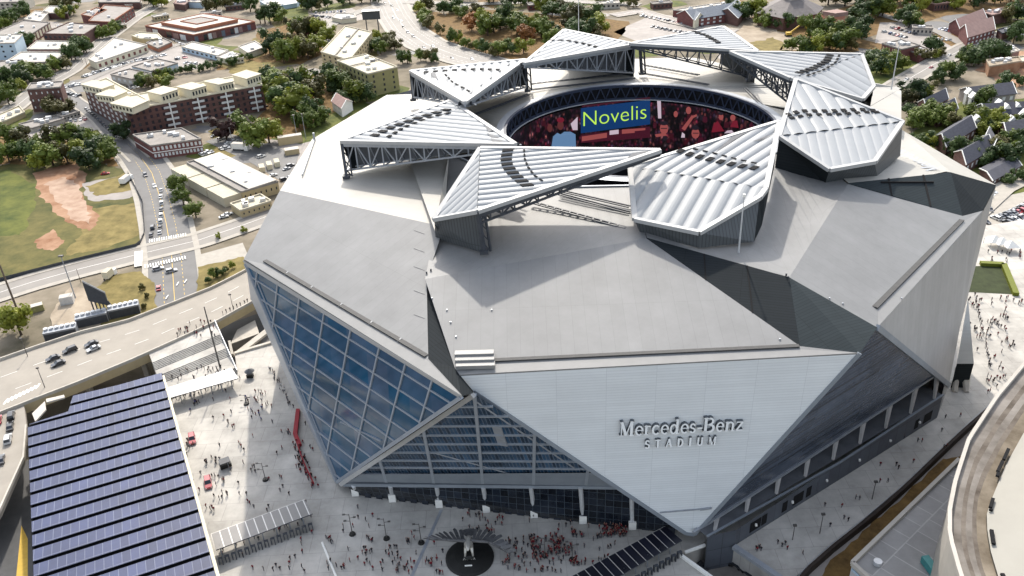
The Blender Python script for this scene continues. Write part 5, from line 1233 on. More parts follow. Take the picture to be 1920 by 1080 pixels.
block('red brick block with flat grey roof before the car park', [(1654, 81), (1690, 92), (1725, 84), (1690, 74)], 9, 'brick', 'gry_roof', [(0, 1, 6, 1)], wf=.3, hf=.8, wm='tan_wall')
block('lower brick wing beside the red brick block', [(1700, 93), (1726, 102), (1742, 92), (1720, 84)], 6, 'brick', 'gry_roof', None)
T = gable('pink brown roofed community house with pale front windows', (1800, 54), (1815, 70), (1866, 55), 7, 6, 'brick', 'pink_roof', 'community_house', 'house', 7)
gable('', (1780, 44), (1800, 54), (1850, 34), 6, 5, 'brick', 'pink_roof', root=T)
block('white roofed shed by the junction at the top right', [(1868, 90), (1888, 100), (1912, 94), (1896, 84)], 5, 'pink_roof', 'wht_roof', None, 'shed', 'shed')
block('half built pink block on the building site', [(1850, 112), (1856, 124), (1915, 114), (1910, 106)], 7, 'dirt', 'sand', None, 'unfinished_building', 'building site')
block('half built long concrete frame on the building site', [(1885, 108), (1890, 118), (1980, 108), (1980, 100)], 4, 'dirt', 'cream_top', None, 'unfinished_building', 'building site')
block('brown brick block at the far top right behind trees', [(1840, 22), (1860, 28), (1900, 20), (1880, 14)], 8, 'brick_d', 'pink_roof', None)
block('brown roofed house among trees at the top right', [(1870, 55), (1880, 62), (1915, 52), (1905, 46)], 6, 'brick_d', 'shingle', None, 'house', 'house')
hz = [((1722, 192), (1738, 205), (1778, 185), 'dark roofed townhouse with white gable nearest the roof mast'), ((1742, 208), (1760, 222), (1796, 204), 'dark roofed townhouse wing with white barge boards'),
      ((1752, 255), (1775, 275), (1830, 240), 'long dark townhouse roof behind the right wing tip'), ((1790, 285), (1812, 308), (1862, 278), 'dark townhouse roof with seams nearest the painted wing'),
      ((1845, 262), (1858, 285), (1872, 265), 'narrow townhouse gable with white edge beside a round tree'), ((1800, 168), (1820, 185), (1905, 175), 'long slate terrace roof with white dormers at its left end'),
      ((1828, 200), (1850, 216), (1960, 210), 'slate terrace roof with white porches facing the trees'), ((1870, 232), (1890, 256), (1990, 238), 'broad slate terrace roof at the right edge'), ((1838, 316), (1862, 338), (1915, 310), 'grey carport roof with parked cars below the wing tip')]
for i, (a, b2, c, lab) in enumerate(hz): gable(lab, a, b2, c, 5.5 if i < 8 else 3, 4.0 if i < 8 else 1.2, 'gry_roof' if i in (5, 6) else 'brick_d', 'shingle', 'townhouse', 'townhouse', 6)
for i, (x, y) in enumerate(((1812, 196), (1820, 204), (1868, 218), (1880, 226), (1900, 224), (1914, 238), (1826, 248), (1890, 250))):
    a = P(x, y, GZ); b = MB(); b.box(a + Vector((0, 0, 3.5)), 3.6, 2.6, 7); r = a + Vector((0, 0, 7)); s = 2.3
    b.poly([r + Vector((-s, -2, 0)), r + Vector((s, -2, 0)), r + Vector((0, -2, 3))]); b.poly([r + Vector((-s, -2, 0)), r + Vector((0, -2, 3)), r + Vector((0, 2, 3)), r + Vector((-s, 2, 0))]); b.poly([r + Vector((s, -2, 0)), r + Vector((0, -2, 3)), r + Vector((0, 2, 3)), r + Vector((s, 2, 0))])
    t = tag(b.build('porch', M['white']), 'white gabled porch bay on the slate terrace', 'porch', 'white porch bays of the slate terraces')
    windows(t, a + Vector((-1.5, -1.3, 0)), a + Vector((1.5, -1.3, 0)), GZ + .6, GZ + 6.6, 2, 2, .5, .6)
# small sheds and stores that fill the blocks
for i, (x, y, L, W_, h_, rz, w_, r_) in enumerate(((30, 50, 16, 9, 5, .5, 'conc', 'gry_roof'), (118, 48, 14, 9, 5, .5, 'brick_d', 'wht_roof'), (222, 46, 12, 8, 4, .6, 'tan_wall', 'wht_roof'), (330, 38, 18, 9, 4, .3, 'brick', 'wht_roof'), (395, 22, 20, 10, 5, .2, 'conc', 'gry_roof'),
        (440, 8, 18, 10, 5, .2, 'brick_d', 'gry_roof'), (300, 28, 14, 9, 4, .6, 'tan_wall', 'wht_roof'), (128, 212, 12, 7, 3.5, .9, 'conc', 'gry_roof'), (440, 108, 13, 8, 4, .3, 'cream', 'wht_roof'), (530, 150, 12, 8, 4, .4, 'conc', 'gry_roof'), (590, 50, 18, 9, 5, .2, 'brick', 'gry_roof'), (250, 6, 16, 9, 5, .4, 'conc', 'wht_roof'),
        (860, 12, 18, 10, 5, 0, 'tan_wall', 'wht_roof'), (1010, 6, 20, 10, 5, .1, 'brick', 'gry_roof'), (1140, 4, 20, 10, 5, 0, 'conc', 'wht_roof'), (1240, 4, 18, 9, 5, .1, 'brick_d', 'gry_roof'), (1730, 50, 14, 9, 5, -.4, 'conc', 'gry_roof'), (1920, 66, 14, 9, 5, -.2, 'tan_wall', 'gry_roof'), (1640, 6, 16, 9, 6, 0, 'brick_d', 'shingle'), (1760, 4, 14, 9, 6, .2, 'brick_d', 'pink_roof'))):
    c = P(x, y, GZ + h_); e, f = Vector((math.cos(rz), math.sin(rz), 0)) * L / 2, Vector((-math.sin(rz), math.cos(rz), 0)) * W_ / 2
    lab = 'small %s walled building with a %s roof %s' % ({'conc': 'grey', 'brick_d': 'dark brick', 'tan_wall': 'tan', 'brick': 'red brick', 'cream': 'cream'}[w_], {'gry_roof': 'grey', 'wht_roof': 'white', 'shingle': 'slate', 'pink_roof': 'brown'}[r_], 'among the upper left streets' if x < 760 else 'beyond the stadium')
    t, q = block(lab, None, h_, w_, r_, [(0, 1, 5, 1)], 'low_building', 'building', pts=[c - e - f, c + e - f, c + e + f, c - e + f], ac=2); t['group'] = lab.replace('building', 'buildings')
# containers, trucks of the yard
def crate(name, label, x, y, L, W, Hh, rz, m, cat, grp=None, wheels=False):
    a = P(x, y, GZ); t = thing(name, (a.x, a.y, GZ), label, cat, grp)
    z0 = 1.0 if wheels else .1
    b = MB(); b.box((0, 0, z0 + Hh / 2), L, W, Hh); o = b.build('body', M[m], t, local=True)
    b = MB(); b.box((0, 0, z0 + Hh + .04), L * .98, W * .96, .08); b.build('roof_panel', M['wht_roof' if m != 'cream' else 'cream_top'], t, local=True)
    if wheels:
        for sx in (-.35, .35):
            for sy in (-.5, .5): b = MB(); b.tube((L * sx, W * sy - .15, .5), (L * sx, W * sy + .15, .5), .5, 10); b.build('wheel', M['tyre'], t, local=True)
        b = MB(); b.box((L / 2 + 1.2, 0, 1.5), 2.2, W * .95, 2.4); b.build('cab', M['white'], t, local=True)
    t.rotation_euler = (0, 0, rz); return t
crate('storage_container', 'long tan container beside the large green tree', 545, 268, 14, 4.5, 4.5, .3, 'tan_wall', 'container')
crate('storage_container', 'short tan container on the sandy yard', 548, 288, 8, 5, 3, .3, 'tan_wall', 'container')
crate('box_truck', 'white box truck beside the large green tree', 449, 281, 8, 3.2, 3.2, -.3, 'white', 'truck', None, True)
for i in range(3): crate('site_hut', ['cream hut nearest the long warehouse', 'middle cream hut of the three in the yard', 'cream hut furthest from the long warehouse'][i], 492 + i * 14, 320 - i * 5, 6.5, 2.8, 2.8, 1.9, 'cream', 'hut', 'three cream huts in the yard')
crate('camper_van', 'white camper van parked on the dry grass field', 236, 343, 7, 3, 2.6, 1.4, 'white', 'van', None, True)
crate('site_trailer', 'cream roofed hut on the sandy yard behind the billboard', 128, 569, 5, 3.6, 3.6, .3, 'metal_lt', 'hut')
crate('container', 'dark green container left of the sandy yard', 72, 582, 4.5, 3, 2.6, .5, 'olive_wall', 'container')
crate('ticket_kiosk', 'white kiosk truck by the footpath above the dry lawn', 205, 522, 4.5, 2.6, 3, 1.4, 'cream', 'truck', None, True)
# ================================================================== STREET FURNITURE, STATUE, VEHICLES
# large billboard seen from behind
ba = P(205, 596, GZ); T = thing('billboard', (ba.x, ba.y, GZ), 'tall dark billboard seen from behind beside the viaduct', 'billboard')
p0, p1 = P(178, 597, GZ), P(210, 590, GZ); 
def up_to(base, x, y):   # point straight above base that shows at picture height y
    lo, hi = base.z, base.z + 80
    for _ in range(40):
        m_ = (lo + hi) / 2; q = Vector((base.x, base.y, m_)) - CAM; w = q.dot(CW); yy = 540 - FPX * q.dot(CU) / w
        if yy > y: lo = m_
        else: hi = m_
    return Vector((base.x, base.y, lo))
t0, t1 = up_to(p0, 150, 527), up_to(p1, 190, 548); b0, b1 = p0.lerp(t0, .5), p1.lerp(t1, .45)
b = MB(); nb = (t1 - t0).cross(Zv).normalized() * .8
for s in (0, 1): o = nb * s; b.poly([b0 + o, b1 + o, t1 + o, t0 + o])
b.poly([t0, t1, t1 + nb, t0 + nb]); b.poly([b1, t1, t1 + nb, b1 + nb]); b.poly([b0, t0, t0 + nb, b0 + nb]); b.build('panel', M['dsteel'], T)
b = MB()
for k in range(7):
    f = k / 6; a = b0.lerp(b1, f); c = t0.lerp(t1, f); b.beam(a - nb * .2, c - nb * .2, .22)
for k in range(5): f = k / 4; b.beam(b0.lerp(t0, f) - nb * .25, b1.lerp(t1, f) - nb * .25, .22)
b.build('back_frame', M['steel'], T)
for k in range(5):
    b = MB(); f = (k + .5) / 5; b.beam(p0.lerp(p1, f), b0.lerp(b1, f), .4); b.build('post', M['dsteel'], T)
b = MB(); b.beam(P(222, 590, GZ), b1.lerp(t1, .3), .5); b.build('stay', M['dsteel'], T)
# cooling units in a row by the viaduct
for i, (x, y, r) in enumerate(((118, 633, .32), (176, 606, .36), (236, 590, .36))):
    a = P(x, y, GZ); T = thing('cooling_unit', (a.x, a.y, GZ), ['left grey cooling unit with fans in the row by the viaduct', 'middle grey cooling unit with fans in the row by the viaduct', 'right grey cooling unit with fans in the row by the viaduct'][i], 'cooling unit', 'cooling units by the viaduct')
    b = MB(); b.box((0, 0, 2.2), 11.5, 4.2, 4.4); b.build('casing', M['steel'], T, local=True)
    b = MB(); b.box((0, -2.15, 2.0), 11.0, .12, 3.4); b.build('louvre', M['dsteel'], T, local=True)
    for k in range(6):
        b = MB(); b.tube((-4.8 + k * 1.92, .4, 4.4), (-4.8 + k * 1.92, .4, 5.2), .8, 12); b.build('fan', M['metal_lt'], T, local=True)
    T.rotation_euler = (0, 0, r)
# poles and lamps
def pole(label, x, y, ytop, r, name='utility_pole', cat='pole', m='wood', z=GZ, arms=0, grp=None, crown=None):
    a = P(x, y, z); top = up_to(a, x, ytop); T = thing(name, a, label, cat, grp)
    h = top.z - z; b = MB(); b.tube((0, 0, 0), (0, 0, h), r, 8, r * .6); b.build('post', M[m], T, local=True)
    if arms:
        for k in range(arms): b = MB(); b.box((0, 0, h - 1.0 - k * 1.2), 2.6, .18, .2); b.build('cross_arm', M[m], T, local=True)
    if crown:
        b = MB(); b.box((0, 0, h), crown, crown * .6, .5); b.build('lamp_head', M['pole'], T, local=True)
    return T
pole('thick timber utility pole with cross arm by the round green tree', 36, 590, 468, .45, arms=1)
pole('slim floodlight mast behind the billboard', 142, 560, 480, .28, 'floodlight_mast', 'mast', 'steel', crown=1.8)
pole('thin wooden pole left of the billboard', 152, 530, 505, .15)
pole('tall grey mast on the white stairway', 413, 690, 575, .32, 'mast', 'mast', 'pole', z=1.6)
pole('slim lamp post on the viaduct beside the pit', 438, 582, 552, .12, 'lamp_post', 'lamp', 'pole', z=BZ, crown=.9)
pole('tall lamp mast beside the tan container', 558, 262, 216, .2, 'lamp_mast', 'mast', 'steel', crown=1.4); pole('slim lamp mast between container and stadium roof', 574, 262, 214, .2, 'lamp_mast', 'mast', 'steel', crown=1.0)
pole('lamp mast in the yard beside the maroon tree', 436, 268, 240, .2, 'lamp_mast', 'mast', 'steel', crown=1.2)
pole('lamp post at the left viaduct junction', 52, 668, 635, .14, 'lamp_post', 'lamp', 'pole', z=BZ, crown=.8); pole('lamp post at the left end of the viaduct parapet', 84, 726, 690, .14, 'lamp_post', 'lamp', 'pole', z=BZ, crown=.8)
for i, (x, y, yt) in enumerate(((155, 118, 100), (163, 122, 104))): pole('thin utility pole at the diagonal street junction', x, y, yt, .2, grp='utility poles at the diagonal street junction')
def plaza_lamp(x, y, yt, lab, grp, lean=1):
    a = P(x, y, 0); h = up_to(a, x, yt).z; T = thing('plaza_lamp', a, lab, 'lamp', grp)
    b = MB(); b.tube((0, 0, 0), (0, 0, h), .13, 8, .08); b.build('post', M['pole'], T, local=True)
    b = MB(); b.tube((0, 0, 0), (0, 0, .5), .9, 12, .7); b.build('base', M['pedestal'], T, local=True)
    for k in range(3):
        b = MB(); z = h - .3 - k * 1.1; s = 1 if k % 2 else -1; b.beam((0, 0, z), (s * 1.2, 0, z + .2), .1); b.box((s * 1.3, 0, z + .25), .7, .4, .25); b.build('lamp_arm', M['pole'], T, local=True)
pl = 'black multi headed lamp post on the front plaza'
for x, y, yt in ((661, 1002, 964), (725, 1010, 972), (790, 1018, 982), (1022, 1042, 1008), (1073, 1050, 1015), (498, 900, 868), (462, 758, 740)): plaza_lamp(x, y, yt, pl, 'black lamp posts on the plaza')
for i, (x, y, yt) in enumerate(((1537, 1000, 964), (1635, 936, 903), (1486, 1012, 985))):
    T = pole('thin black lamp post on the right concourse', x, y, yt, .13, 'lamp_post', 'lamp', 'pole', 0, 0, 'lamp posts on the right concourse', .9)
# falcon statue
fa_ = P(881, 1046, 0); T = thing('falcon_statue', fa_, 'steel falcon statue with spread wings on a round black mound', 'statue')
b = MB(); n = 36; R0 = 6.1
prof = [(R0, 0), (R0, .35), (R0 * .93, .55), (R0 * .6, 1.1), (R0 * .25, 1.5), (.01, 1.6)]
for k in range(len(prof) - 1):
    for i in range(n):
        a0, a1 = 6.2832 * i / n, 6.2832 * (i + 1) / n; (r0, z0), (r1, z1) = prof[k], prof[k + 1]
        b.poly([(r0 * math.cos(a0), r0 * math.sin(a0), z0), (r0 * math.cos(a1), r0 * math.sin(a1), z0), (r1 * math.cos(a1), r1 * math.sin(a1), z1), (r1 * math.cos(a0), r1 * math.sin(a0), z1)])
b.build('pedestal', M['pedestal'], T, local=True)
b = MB(); b.box((-.2, -3.6, 1.0), 1.8, .15, .9); b.build('plaque', M['white'], T, local=True)
def skinmesh(name, verts, edges, sub=1, root=0):
    me = bpy.data.meshes.new(name + '_cage'); me.from_pydata([v[0] for v in verts], edges, []); o = bpy.data.objects.new(name + '_cage', me); C.objects.link(o)
    md = o.modifiers.new('skin', 'SKIN'); 
    if not me.skin_vertices: me.skin_vertices.new()
    for i, v in enumerate(verts):
        r = v[1]; sv = me.skin_vertices[0].data[i]; sv.radius = r if isinstance(r, tuple) else (r, r); sv.use_root = (i == root)
    md.use_smooth_shade = True; md.branch_smoothing = .3
    if sub: s = o.modifiers.new('sub', 'SUBSURF'); s.levels = sub; s.render_levels = sub
    bpy.context.view_layer.update()
    m2 = bpy.data.meshes.new_from_object(o.evaluated_get(bpy.context.evaluated_depsgraph_get())); bpy.data.objects.remove(o); m2.name = name
    return m2
bv = [((0, .9, 5.0), 1.15), ((0, -.4, 5.6), 1.3), ((0, -1.5, 6.0), .95), ((0, -2.2, 6.3), .62), ((0, -2.9, 6.3), .55), ((0, -3.5, 6.1), .16), ((0, 2.0, 4.6), .8), ((0, 3.1, 4.3), .55),
      ((.7, -.3, 4.4), .6), ((.9, -1.4, 3.3), .32), ((1.0, -1.6, 2.2), .22), ((-.7, -.3, 4.4), .6), ((-.9, -1.4, 3.3), .32), ((-1.0, -1.6, 2.2), .22)]
bm_ = skinmesh('falcon_body', bv, [(0, 1), (1, 2), (2, 3), (3, 4), (4, 5), (0, 6), (6, 7), (1, 8), (8, 9), (9, 10), (1, 11), (11, 12), (12, 13)], 2)
bm_.materials.append(M['pale_steel']); o = bpy.data.objects.new('bird_body', bm_); C.objects.link(o); adopt(o, T, True)
for s in (-1, 1):     # talons on a ball
    b = MB()
    for k in (-.5, 0, .5): b.tube((s * 1.0, -1.6, 2.2), (s * 1.0 + k, -2.3, 1.75), .13, 6, .04)
    b.tube((s, -1.6, 2.2), (s, -.9, 1.8), .13, 6, .04); b.build('talon', M['pale_steel'], T, local=True)
b = MB(); m_ = 10
for i in range(m_):
    for k in range(10):
        def e(i, k): t = -1 + 2 * i / m_; r = .85 * math.sqrt(max(0, 1 - t * t)) ** 1.2; a = 6.283 * k / 10; return (t * 1.5, -1.5 + r * math.cos(a), 1.95 + r * math.sin(a) * .8)
        b.poly([e(i, k), e(i, k + 1), e(i + 1, k + 1), e(i + 1, k)])
b.build('ball', M['pedestal'], T, local=True)
def wing(sgn, tip, up, mid):
    b = MB(); sh = Vector((sgn * .8, 0, 6.0)); tp = Vector(tip); md_ = Vector(mid); N_ = 10; lead = []
    for i in range(N_ + 1): t = i / N_; lead.append(sh * (1 - t) ** 2 + md_ * 2 * t * (1 - t) + tp * t * t)
    for i in range(N_):
        t = (i + .5) / N_; L = (4.4 + rnd.uniform(-.7, .5)) * (1 - .5 * t); a, c = lead[i], lead[i + 1]; dn = Vector((sgn * (.1 + 1.0 * t), .9 - .5 * t, -.12)).normalized()
        q = [a, c, c + dn * L * .97, a.lerp(c, .3) + dn * L * 1.1, a + dn * L * .9]
        z = Vector((0, 0, .10 + .02 * (i % 2))); b.poly([p + z * (1 + (i % 3)) for p in q]); b.poly([p - z * .2 + z * (i % 3) for p in q][::-1])
        for k in range(5): b.poly([q[k] - z * .2 + z * (i % 3), q[(k + 1) % 5] - z * .2 + z * (i % 3), q[(k + 1) % 5] + z * (1 + i % 3), q[k] + z * (1 + i % 3)])
    b.tube(lead[0], lead[5], .45, 8, .35); b.tube(lead[5], lead[-1], .35, 8, .1); b.build('wing', M['bronze'], T, local=True)
wing(-1, (-9.2, .5, 6.4), 1, (-5.5, -1.2, 8.2)); wing(1, (9.8, -2.2, 3.2), 1, (5.0, -1.6, 8.6))
b = MB()
for k in range(7): a = (k - 3) * .22; d = Vector((math.sin(a), math.cos(a), -.12)); r = Vector((d.y, -d.x, 0)) * .35; o_ = Vector((0, 2.6, 4.35 + .02 * k)); b.slab([o_ - r * .4, o_ + r * .4, o_ + d * 3.4 + r, o_ + d * 3.4 - r], .1)
b.build('tail', M['bronze'], T, local=True)
# red queue barrier along the left glass wall
T = thing('queue_barrier', (P(556, 820).x, P(556, 820).y, 0), 'bright red banner barrier on the plaza below the glass wall', 'barrier')
for pts in (((562, 766), (555, 766), (549, 812), (557, 812)), ((557, 812), (549, 812), (558, 835), (565, 831))):
    b = MB(); b.slab([P(x, y, 1.1) for x, y in pts], 1.0); b.build('banner', M['red'], T)
b = MB(); ln2 = px3([(557, 832, 1.0), (566, 858, 1.0), (575, 880, 1.0), (588, 906, 1.0)])
for i in range(3): b.beam(ln2[i], ln2[i + 1], .25, 1.0)
b.build('rope_line', M['red'], T)
b = MB(); b.tube(P(604, 1017, .15), P(632, 1085, .15), .3, 6); tag(b.build('cable_ramp', M['white']), 'long white cable ramp lying across the front plaza', 'cable ramp')
b = MB(); A, B = P(828, 955, .06), P(770, 1085, .06); s = (B - A).cross(Zv).normalized() * .4; b.slab([A - s, A + s, B + s, B - s], .05); tag(b.build('drain_cover', M['steel']), 'long dark drain grating crossing the plaza left of the statue', 'drain')
# --- vehicles
PAL = {'white': (.72, .72, .70), 'silver': (.42, .43, .44), 'black': (.015, .015, .018), 'grey': (.12, .125, .13), 'red': (.35, .02, .03), 'blue': (.03, .07, .20), 'dark': (.03, .032, .04)}
def car_parts(kind):
    L, W, Hh = {'sedan': (4.7, 1.85, 1.45), 'suv': (4.9, 1.95, 1.8), 'van': (5.4, 2.0, 2.1)}[kind]
    zb = .62 if kind == 'sedan' else .75
    lower = [(-L / 2, .35), (-L / 2 + .05, zb + .22), (-L * .30, zb + .3), (L * .22, zb + .3), (L / 2 - .12, zb + .1), (L / 2, .4)]
    cab = {'sedan': [(-L * .38, zb + .28), (-L * .24, Hh), (L * .04, Hh), (L * .23, zb + .28)], 'suv': [(-L * .47, zb + .28), (-L * .42, Hh), (L * .08, Hh), (L * .24, zb + .28)], 'van': [(-L * .48, zb + .28), (-L * .46, Hh), (L * .18, Hh), (L * .34, zb + .28)]}[kind]
    def ext(b, pr, w0, w1):
        z0, z1 = min(p[1] for p in pr), max(p[1] for p in pr); f = lambda p: (w0 + (w1 - w0) * (p[1] - z0) / (z1 - z0)) / 2
        A = [Vector((p[0], -f(p), p[1])) for p in pr]; B = [Vector((p[0], f(p), p[1])) for p in pr]; n = len(pr)
        b.poly(A); b.poly(B[::-1])
        for i in range(n): j = (i + 1) % n; b.poly([A[j], A[i], B[i], B[j]])
    body = MB(); ext(body, lower, W * .96, W)
    roofp = [(cab[1][0] - .02, Hh - .06), (cab[1][0] + .1, Hh + .02), (cab[2][0] - .1, Hh + .02), (cab[2][0] + .02, Hh - .06)]
    ext(body, roofp, W * .80, W * .74)
    for s in (-1, 1):
        for k in (0, 3): p, q = cab[k], cab[1 if k == 0 else 2]; body.beam((p[0], s * W * .46, p[1]), (q[0], s * W * .39, q[1]), .1)
        m_ = (cab[1][0] + cab[2][0]) / 2; body.beam((m_, s * W * .465, zb + .28), (m_, s * W * .39, Hh - .05), .1)
    gl = MB(); ext(gl, cab, W * .92, W * .76)
    wh = []
    for sx in (-.31, .31):
        for s in (-1, 1): b = MB(); b.tube((L * sx, s * (W / 2 - .2), .34), (L * sx, s * (W / 2 + .01), .34), .34, 12); wh.append(b)
    hl = []
    for s in (-1, 1): b = MB(); b.box((L / 2 - .04, s * W * .36, .66), .12, .35, .16); hl.append(b)
    return body, gl, wh, hl
CARS = {}
def car_near(kind):
    body, gl, wh, hl = car_parts(kind); r = thing('car', (0, 0, -500), '', 'car'); out = []
    o = body.build('body', M['paint'], r, local=True); out.append(o); out.append(gl.build('windows', M['win'], r, local=True))
    for w_ in wh: out.append(w_.build('wheel', M['tyre'], r, local=True))
    for h_ in hl: out.append(h_.build('headlight', M['lamp'], r, local=True))
    return r, out
def car_far(kind):
    body, gl, wh, hl = car_parts(kind); b = MB()
    for k, src in enumerate([body, gl] + wh + hl):
        m_ = [0, 1][k] if k < 2 else (2 if k < 6 else 3); o = len(b.v); b.v += src.v; b.f += [tuple(i + o for i in f) for f in src.f]; b.m += [m_] * len(src.f); b.uv += src.uv
    o = b.build('parked_car', [M['paint'], M['win'], M['tyre'], M['lamp']]); return o
FAR = {}; NEAR = {}
def car(x, y, col, where, heading=None, to=None, z=GZ, near=False, kind=None, lab=None, verb='parked', cat='car'):
    kind = kind or rnd.choice(['sedan', 'sedan', 'suv']); a = P(x, y, z) if not isinstance(x, Vector) else x
    if to is not None: t_ = P(*to, z) - a; heading = math.atan2(t_.y, t_.x)
    label = lab or '%s car %s %s' % (col, verb, where)
    if near:
        if kind not in NEAR: r, out = car_near(kind); NEAR[kind] = (r, out); first = True
        else: first = False
        r0, out0 = NEAR[kind]
        if first: r = r0; ch = out0
        else:
            r = r0.copy(); C.objects.link(r); ch = []
            for o in out0: c = o.copy(); C.objects.link(c); c.parent = r; ch.append(c)
        for o in ch: o.color = (*PAL[col], 1)
    else:
        if kind not in FAR: FAR[kind] = car_far(kind); r = FAR[kind]
        else: r = FAR[kind].copy(); C.objects.link(r)
        r.color = (*PAL[col], 1)
    r.location = a; r.rotation_euler = (0, 0, heading or 0); tag(r, label, cat, label.replace(' car ', ' cars ') if lab is None else None)
    return r
COLS = ['white', 'silver', 'black', 'grey', 'dark', 'white', 'red', 'silver', 'blue']
def row(x0, y0, x1, y1, n, where, cols=None, across=True, z=GZ, near=False, jit=.15, skip=.08):
    A, B = P(x0, y0, z), P(x1, y1, z); d = (B - A); h = math.atan2(d.y, d.x) + (math.pi / 2 if across else 0)
    for i in range(n):
        if rnd.random() < skip: continue
        p = A.lerp(B, (i + .5) / n); car(p, 0, rnd.choice(cols or COLS), where, h + rnd.uniform(-.05, .05) + (math.pi if rnd.random() < .4 else 0), z=z, near=near)
for x, y, c, k, l in ((100, 674, 'dark', 'sedan', 'dark blue car nearest the left junction on the viaduct'), (132, 659, 'black', 'suv', 'black car leading the upper lane on the viaduct'), (172, 647, 'dark', 'sedan', 'dark car at the back of the upper lane on the viaduct'), (176, 656, 'silver', 'sedan', 'silver car beside the dark one on the viaduct'), (110, 684, 'dark', 'sedan', 'dark saloon in the lower lane on the viaduct')):
    car(x, y, c, '', to=(x - 30, y + 12), z=BZ, near=True, kind=k, lab=l, verb='driving')
for x, y, c, l in ((22, 782, 'black', 'black car at the head of the queue by the solar canopy'), (20, 802, 'black', 'second black car in the queue by the solar canopy'), (16, 826, 'silver', 'silver car behind two black ones by the solar canopy'), (3, 864, 'dark', 'dark car at the left edge below the silver one'), (-2, 790, 'red', 'dark red car at the left edge in the next lane')):
    car(x, y, c, '', to=(x + 3, y - 26), z=BZ, near=True, lab=l)
for x, y, c in ((195, 708, 'black'), (182, 716, 'dark'), (140, 728, 'dark')): car(x, y, c, 'in the dark underpass behind the solar canopy', to=(x + 30, y - 12), z=GZ + 1, near=True)
# queue on the street and the junction
A = [(303, 358), (302, 370), (304, 382), (303, 394), (303, 405), (302, 416), (301, 428), (300, 437)]
for i, (x, y) in enumerate(A): car(x, y, ['silver', 'white', 'white', 'grey', 'white', 'white', 'black', 'silver'][i], 'in the queue on the street above the junction', to=(x + 1, y - 12), near=True, verb='waiting')
for x, y, c in ((287, 428, 'dark'), (284, 442, 'black')): car(x, y, c, 'in the left lane above the junction', to=(x + 2, y - 12), near=True, verb='waiting')
car(297, 506, 'silver', '', to=(330, 498), near=True, lab='silver car crossing the junction on the left'); car(322, 510, 'silver', '', to=(350, 503), near=True, kind='suv', lab='silver car crossing the junction on the right'); car(298, 542, 'red', '', to=(297, 520), near=True, lab='dark red car waiting below the junction')
car(273, 330, 'dark', '', to=(280, 345), near=True, lab='dark car driving down the street past the brick office'); car(290, 350, 'white', '', to=(296, 365), near=True, lab='white car driving down the street past the long warehouse')
row(160, 203, 205, 245, 10, 'along the kerb of the narrow street', ['dark', 'black', 'grey', 'silver'], False, near=False)
row(155, 145, 240, 118, 22, 'in the row beside the long white warehouse', ['white', 'white', 'white', 'black', 'silver', 'grey'], True); row(245, 117, 312, 103, 16, 'in the row beside the long white warehouse', ['white', 'silver', 'dark'], True)
row(120, 165, 152, 158, 7, 'beside the apartment house corner', None, True); row(125, 175, 150, 182, 5, 'beside the apartment house corner', None, True)
row(225, 172, 282, 158, 8, 'behind the apartment house', None, True); row(238, 165, 300, 148, 8, 'behind the apartment house', None, True)
row(328, 112, 352, 108, 5, 'in the pale car park above the hedge', None, True); row(345, 118, 370, 122, 3, 'in the pale car park above the hedge', None, True)
row(322, 74, 350, 88, 5, 'in front of the shopping court', None, False)
row(585, 30, 640, 36, 9, 'in the car park at the top left', None, True); row(590, 25, 650, 22, 9, 'in the car park at the top left', None, True)
row(330, 232, 400, 222, 9, 'along the front of the apartment house', ['white', 'silver', 'grey', 'white'], False); row(410, 220, 500, 200, 9, 'along the front of the apartment house', ['white', 'silver', 'grey', 'dark'], False)
row(62, 245, 100, 240, 4, 'in the lot behind the dark trees', None, True); row(130, 228, 165, 224, 4, 'in the lot behind the dark trees', None, True); row(75, 284, 130, 284, 6, 'under the dark trees by the field', None, True)
for x, y in ((402, 256), (415, 262), (428, 270), (440, 266), (446, 276)): car(x, y, 'white' if x < 430 else 'silver', 'in the yard behind the brick office', .9)
row(375, 292, 430, 276, 9, 'between the office and the long warehouse', ['white', 'white', 'silver'], True)
for x, y, c in ((490, 295, 'white'), (513, 330, 'white'), (538, 318, 'silver'), (545, 312, 'grey'), (533, 338, 'dark'), (545, 334, 'silver')): car(x, y, c, 'in the yard beside the long warehouse', .7)
car(420, 408, 'white', 'below the long warehouse', .5); car(428, 403, 'white', 'below the long warehouse', .5)
car(198, 327, 'red', '', .3, lab='red car parked on the track across the field')
for x, y in ((738, 35), (752, 40), (757, 52), (775, 70), (765, 62), (812, 88), (848, 110), (885, 112), (735, 12), (745, 20), (722, 6), (795, 90)): car(x, y, rnd.choice(['dark', 'white', 'black', 'silver']), 'on the curving boulevard', to=(x + 10, y + 8), verb='driving')
row(1655, 60, 1700, 72, 7, 'in the car park before the brick block', None, True); row(1670, 52, 1720, 66, 6, 'in the car park before the brick block', None, True); row(1755, 74, 1785, 76, 4, 'by the community house', None, True); row(1760, 55, 1785, 60, 4, 'by the community house', None, True)
for x, y in ((1746, 128), (1836, 82), (1700, 150), (1780, 105)): car(x, y, 'red' if x == 1746 else 'white', 'on the street at the top right', to=(x + 20, y - 10), verb='driving')
row(1200, 30, 1320, 52, 14, 'along the curved road at the top', None, True); row(1220, 50, 1340, 75, 14, 'along the curved road at the top', ['grey', 'silver', 'white'], True)
CO = ['black', 'black', 'dark', 'red', 'silver', 'white', 'grey']
row(1848, 372, 1862, 360, 3, 'on the verge beside the right wing tip', ['silver', 'white'], True, near=True)
row(1850, 385, 1858, 398, 2, 'beside the right wing tip', ['black', 'dark'], False, near=True)
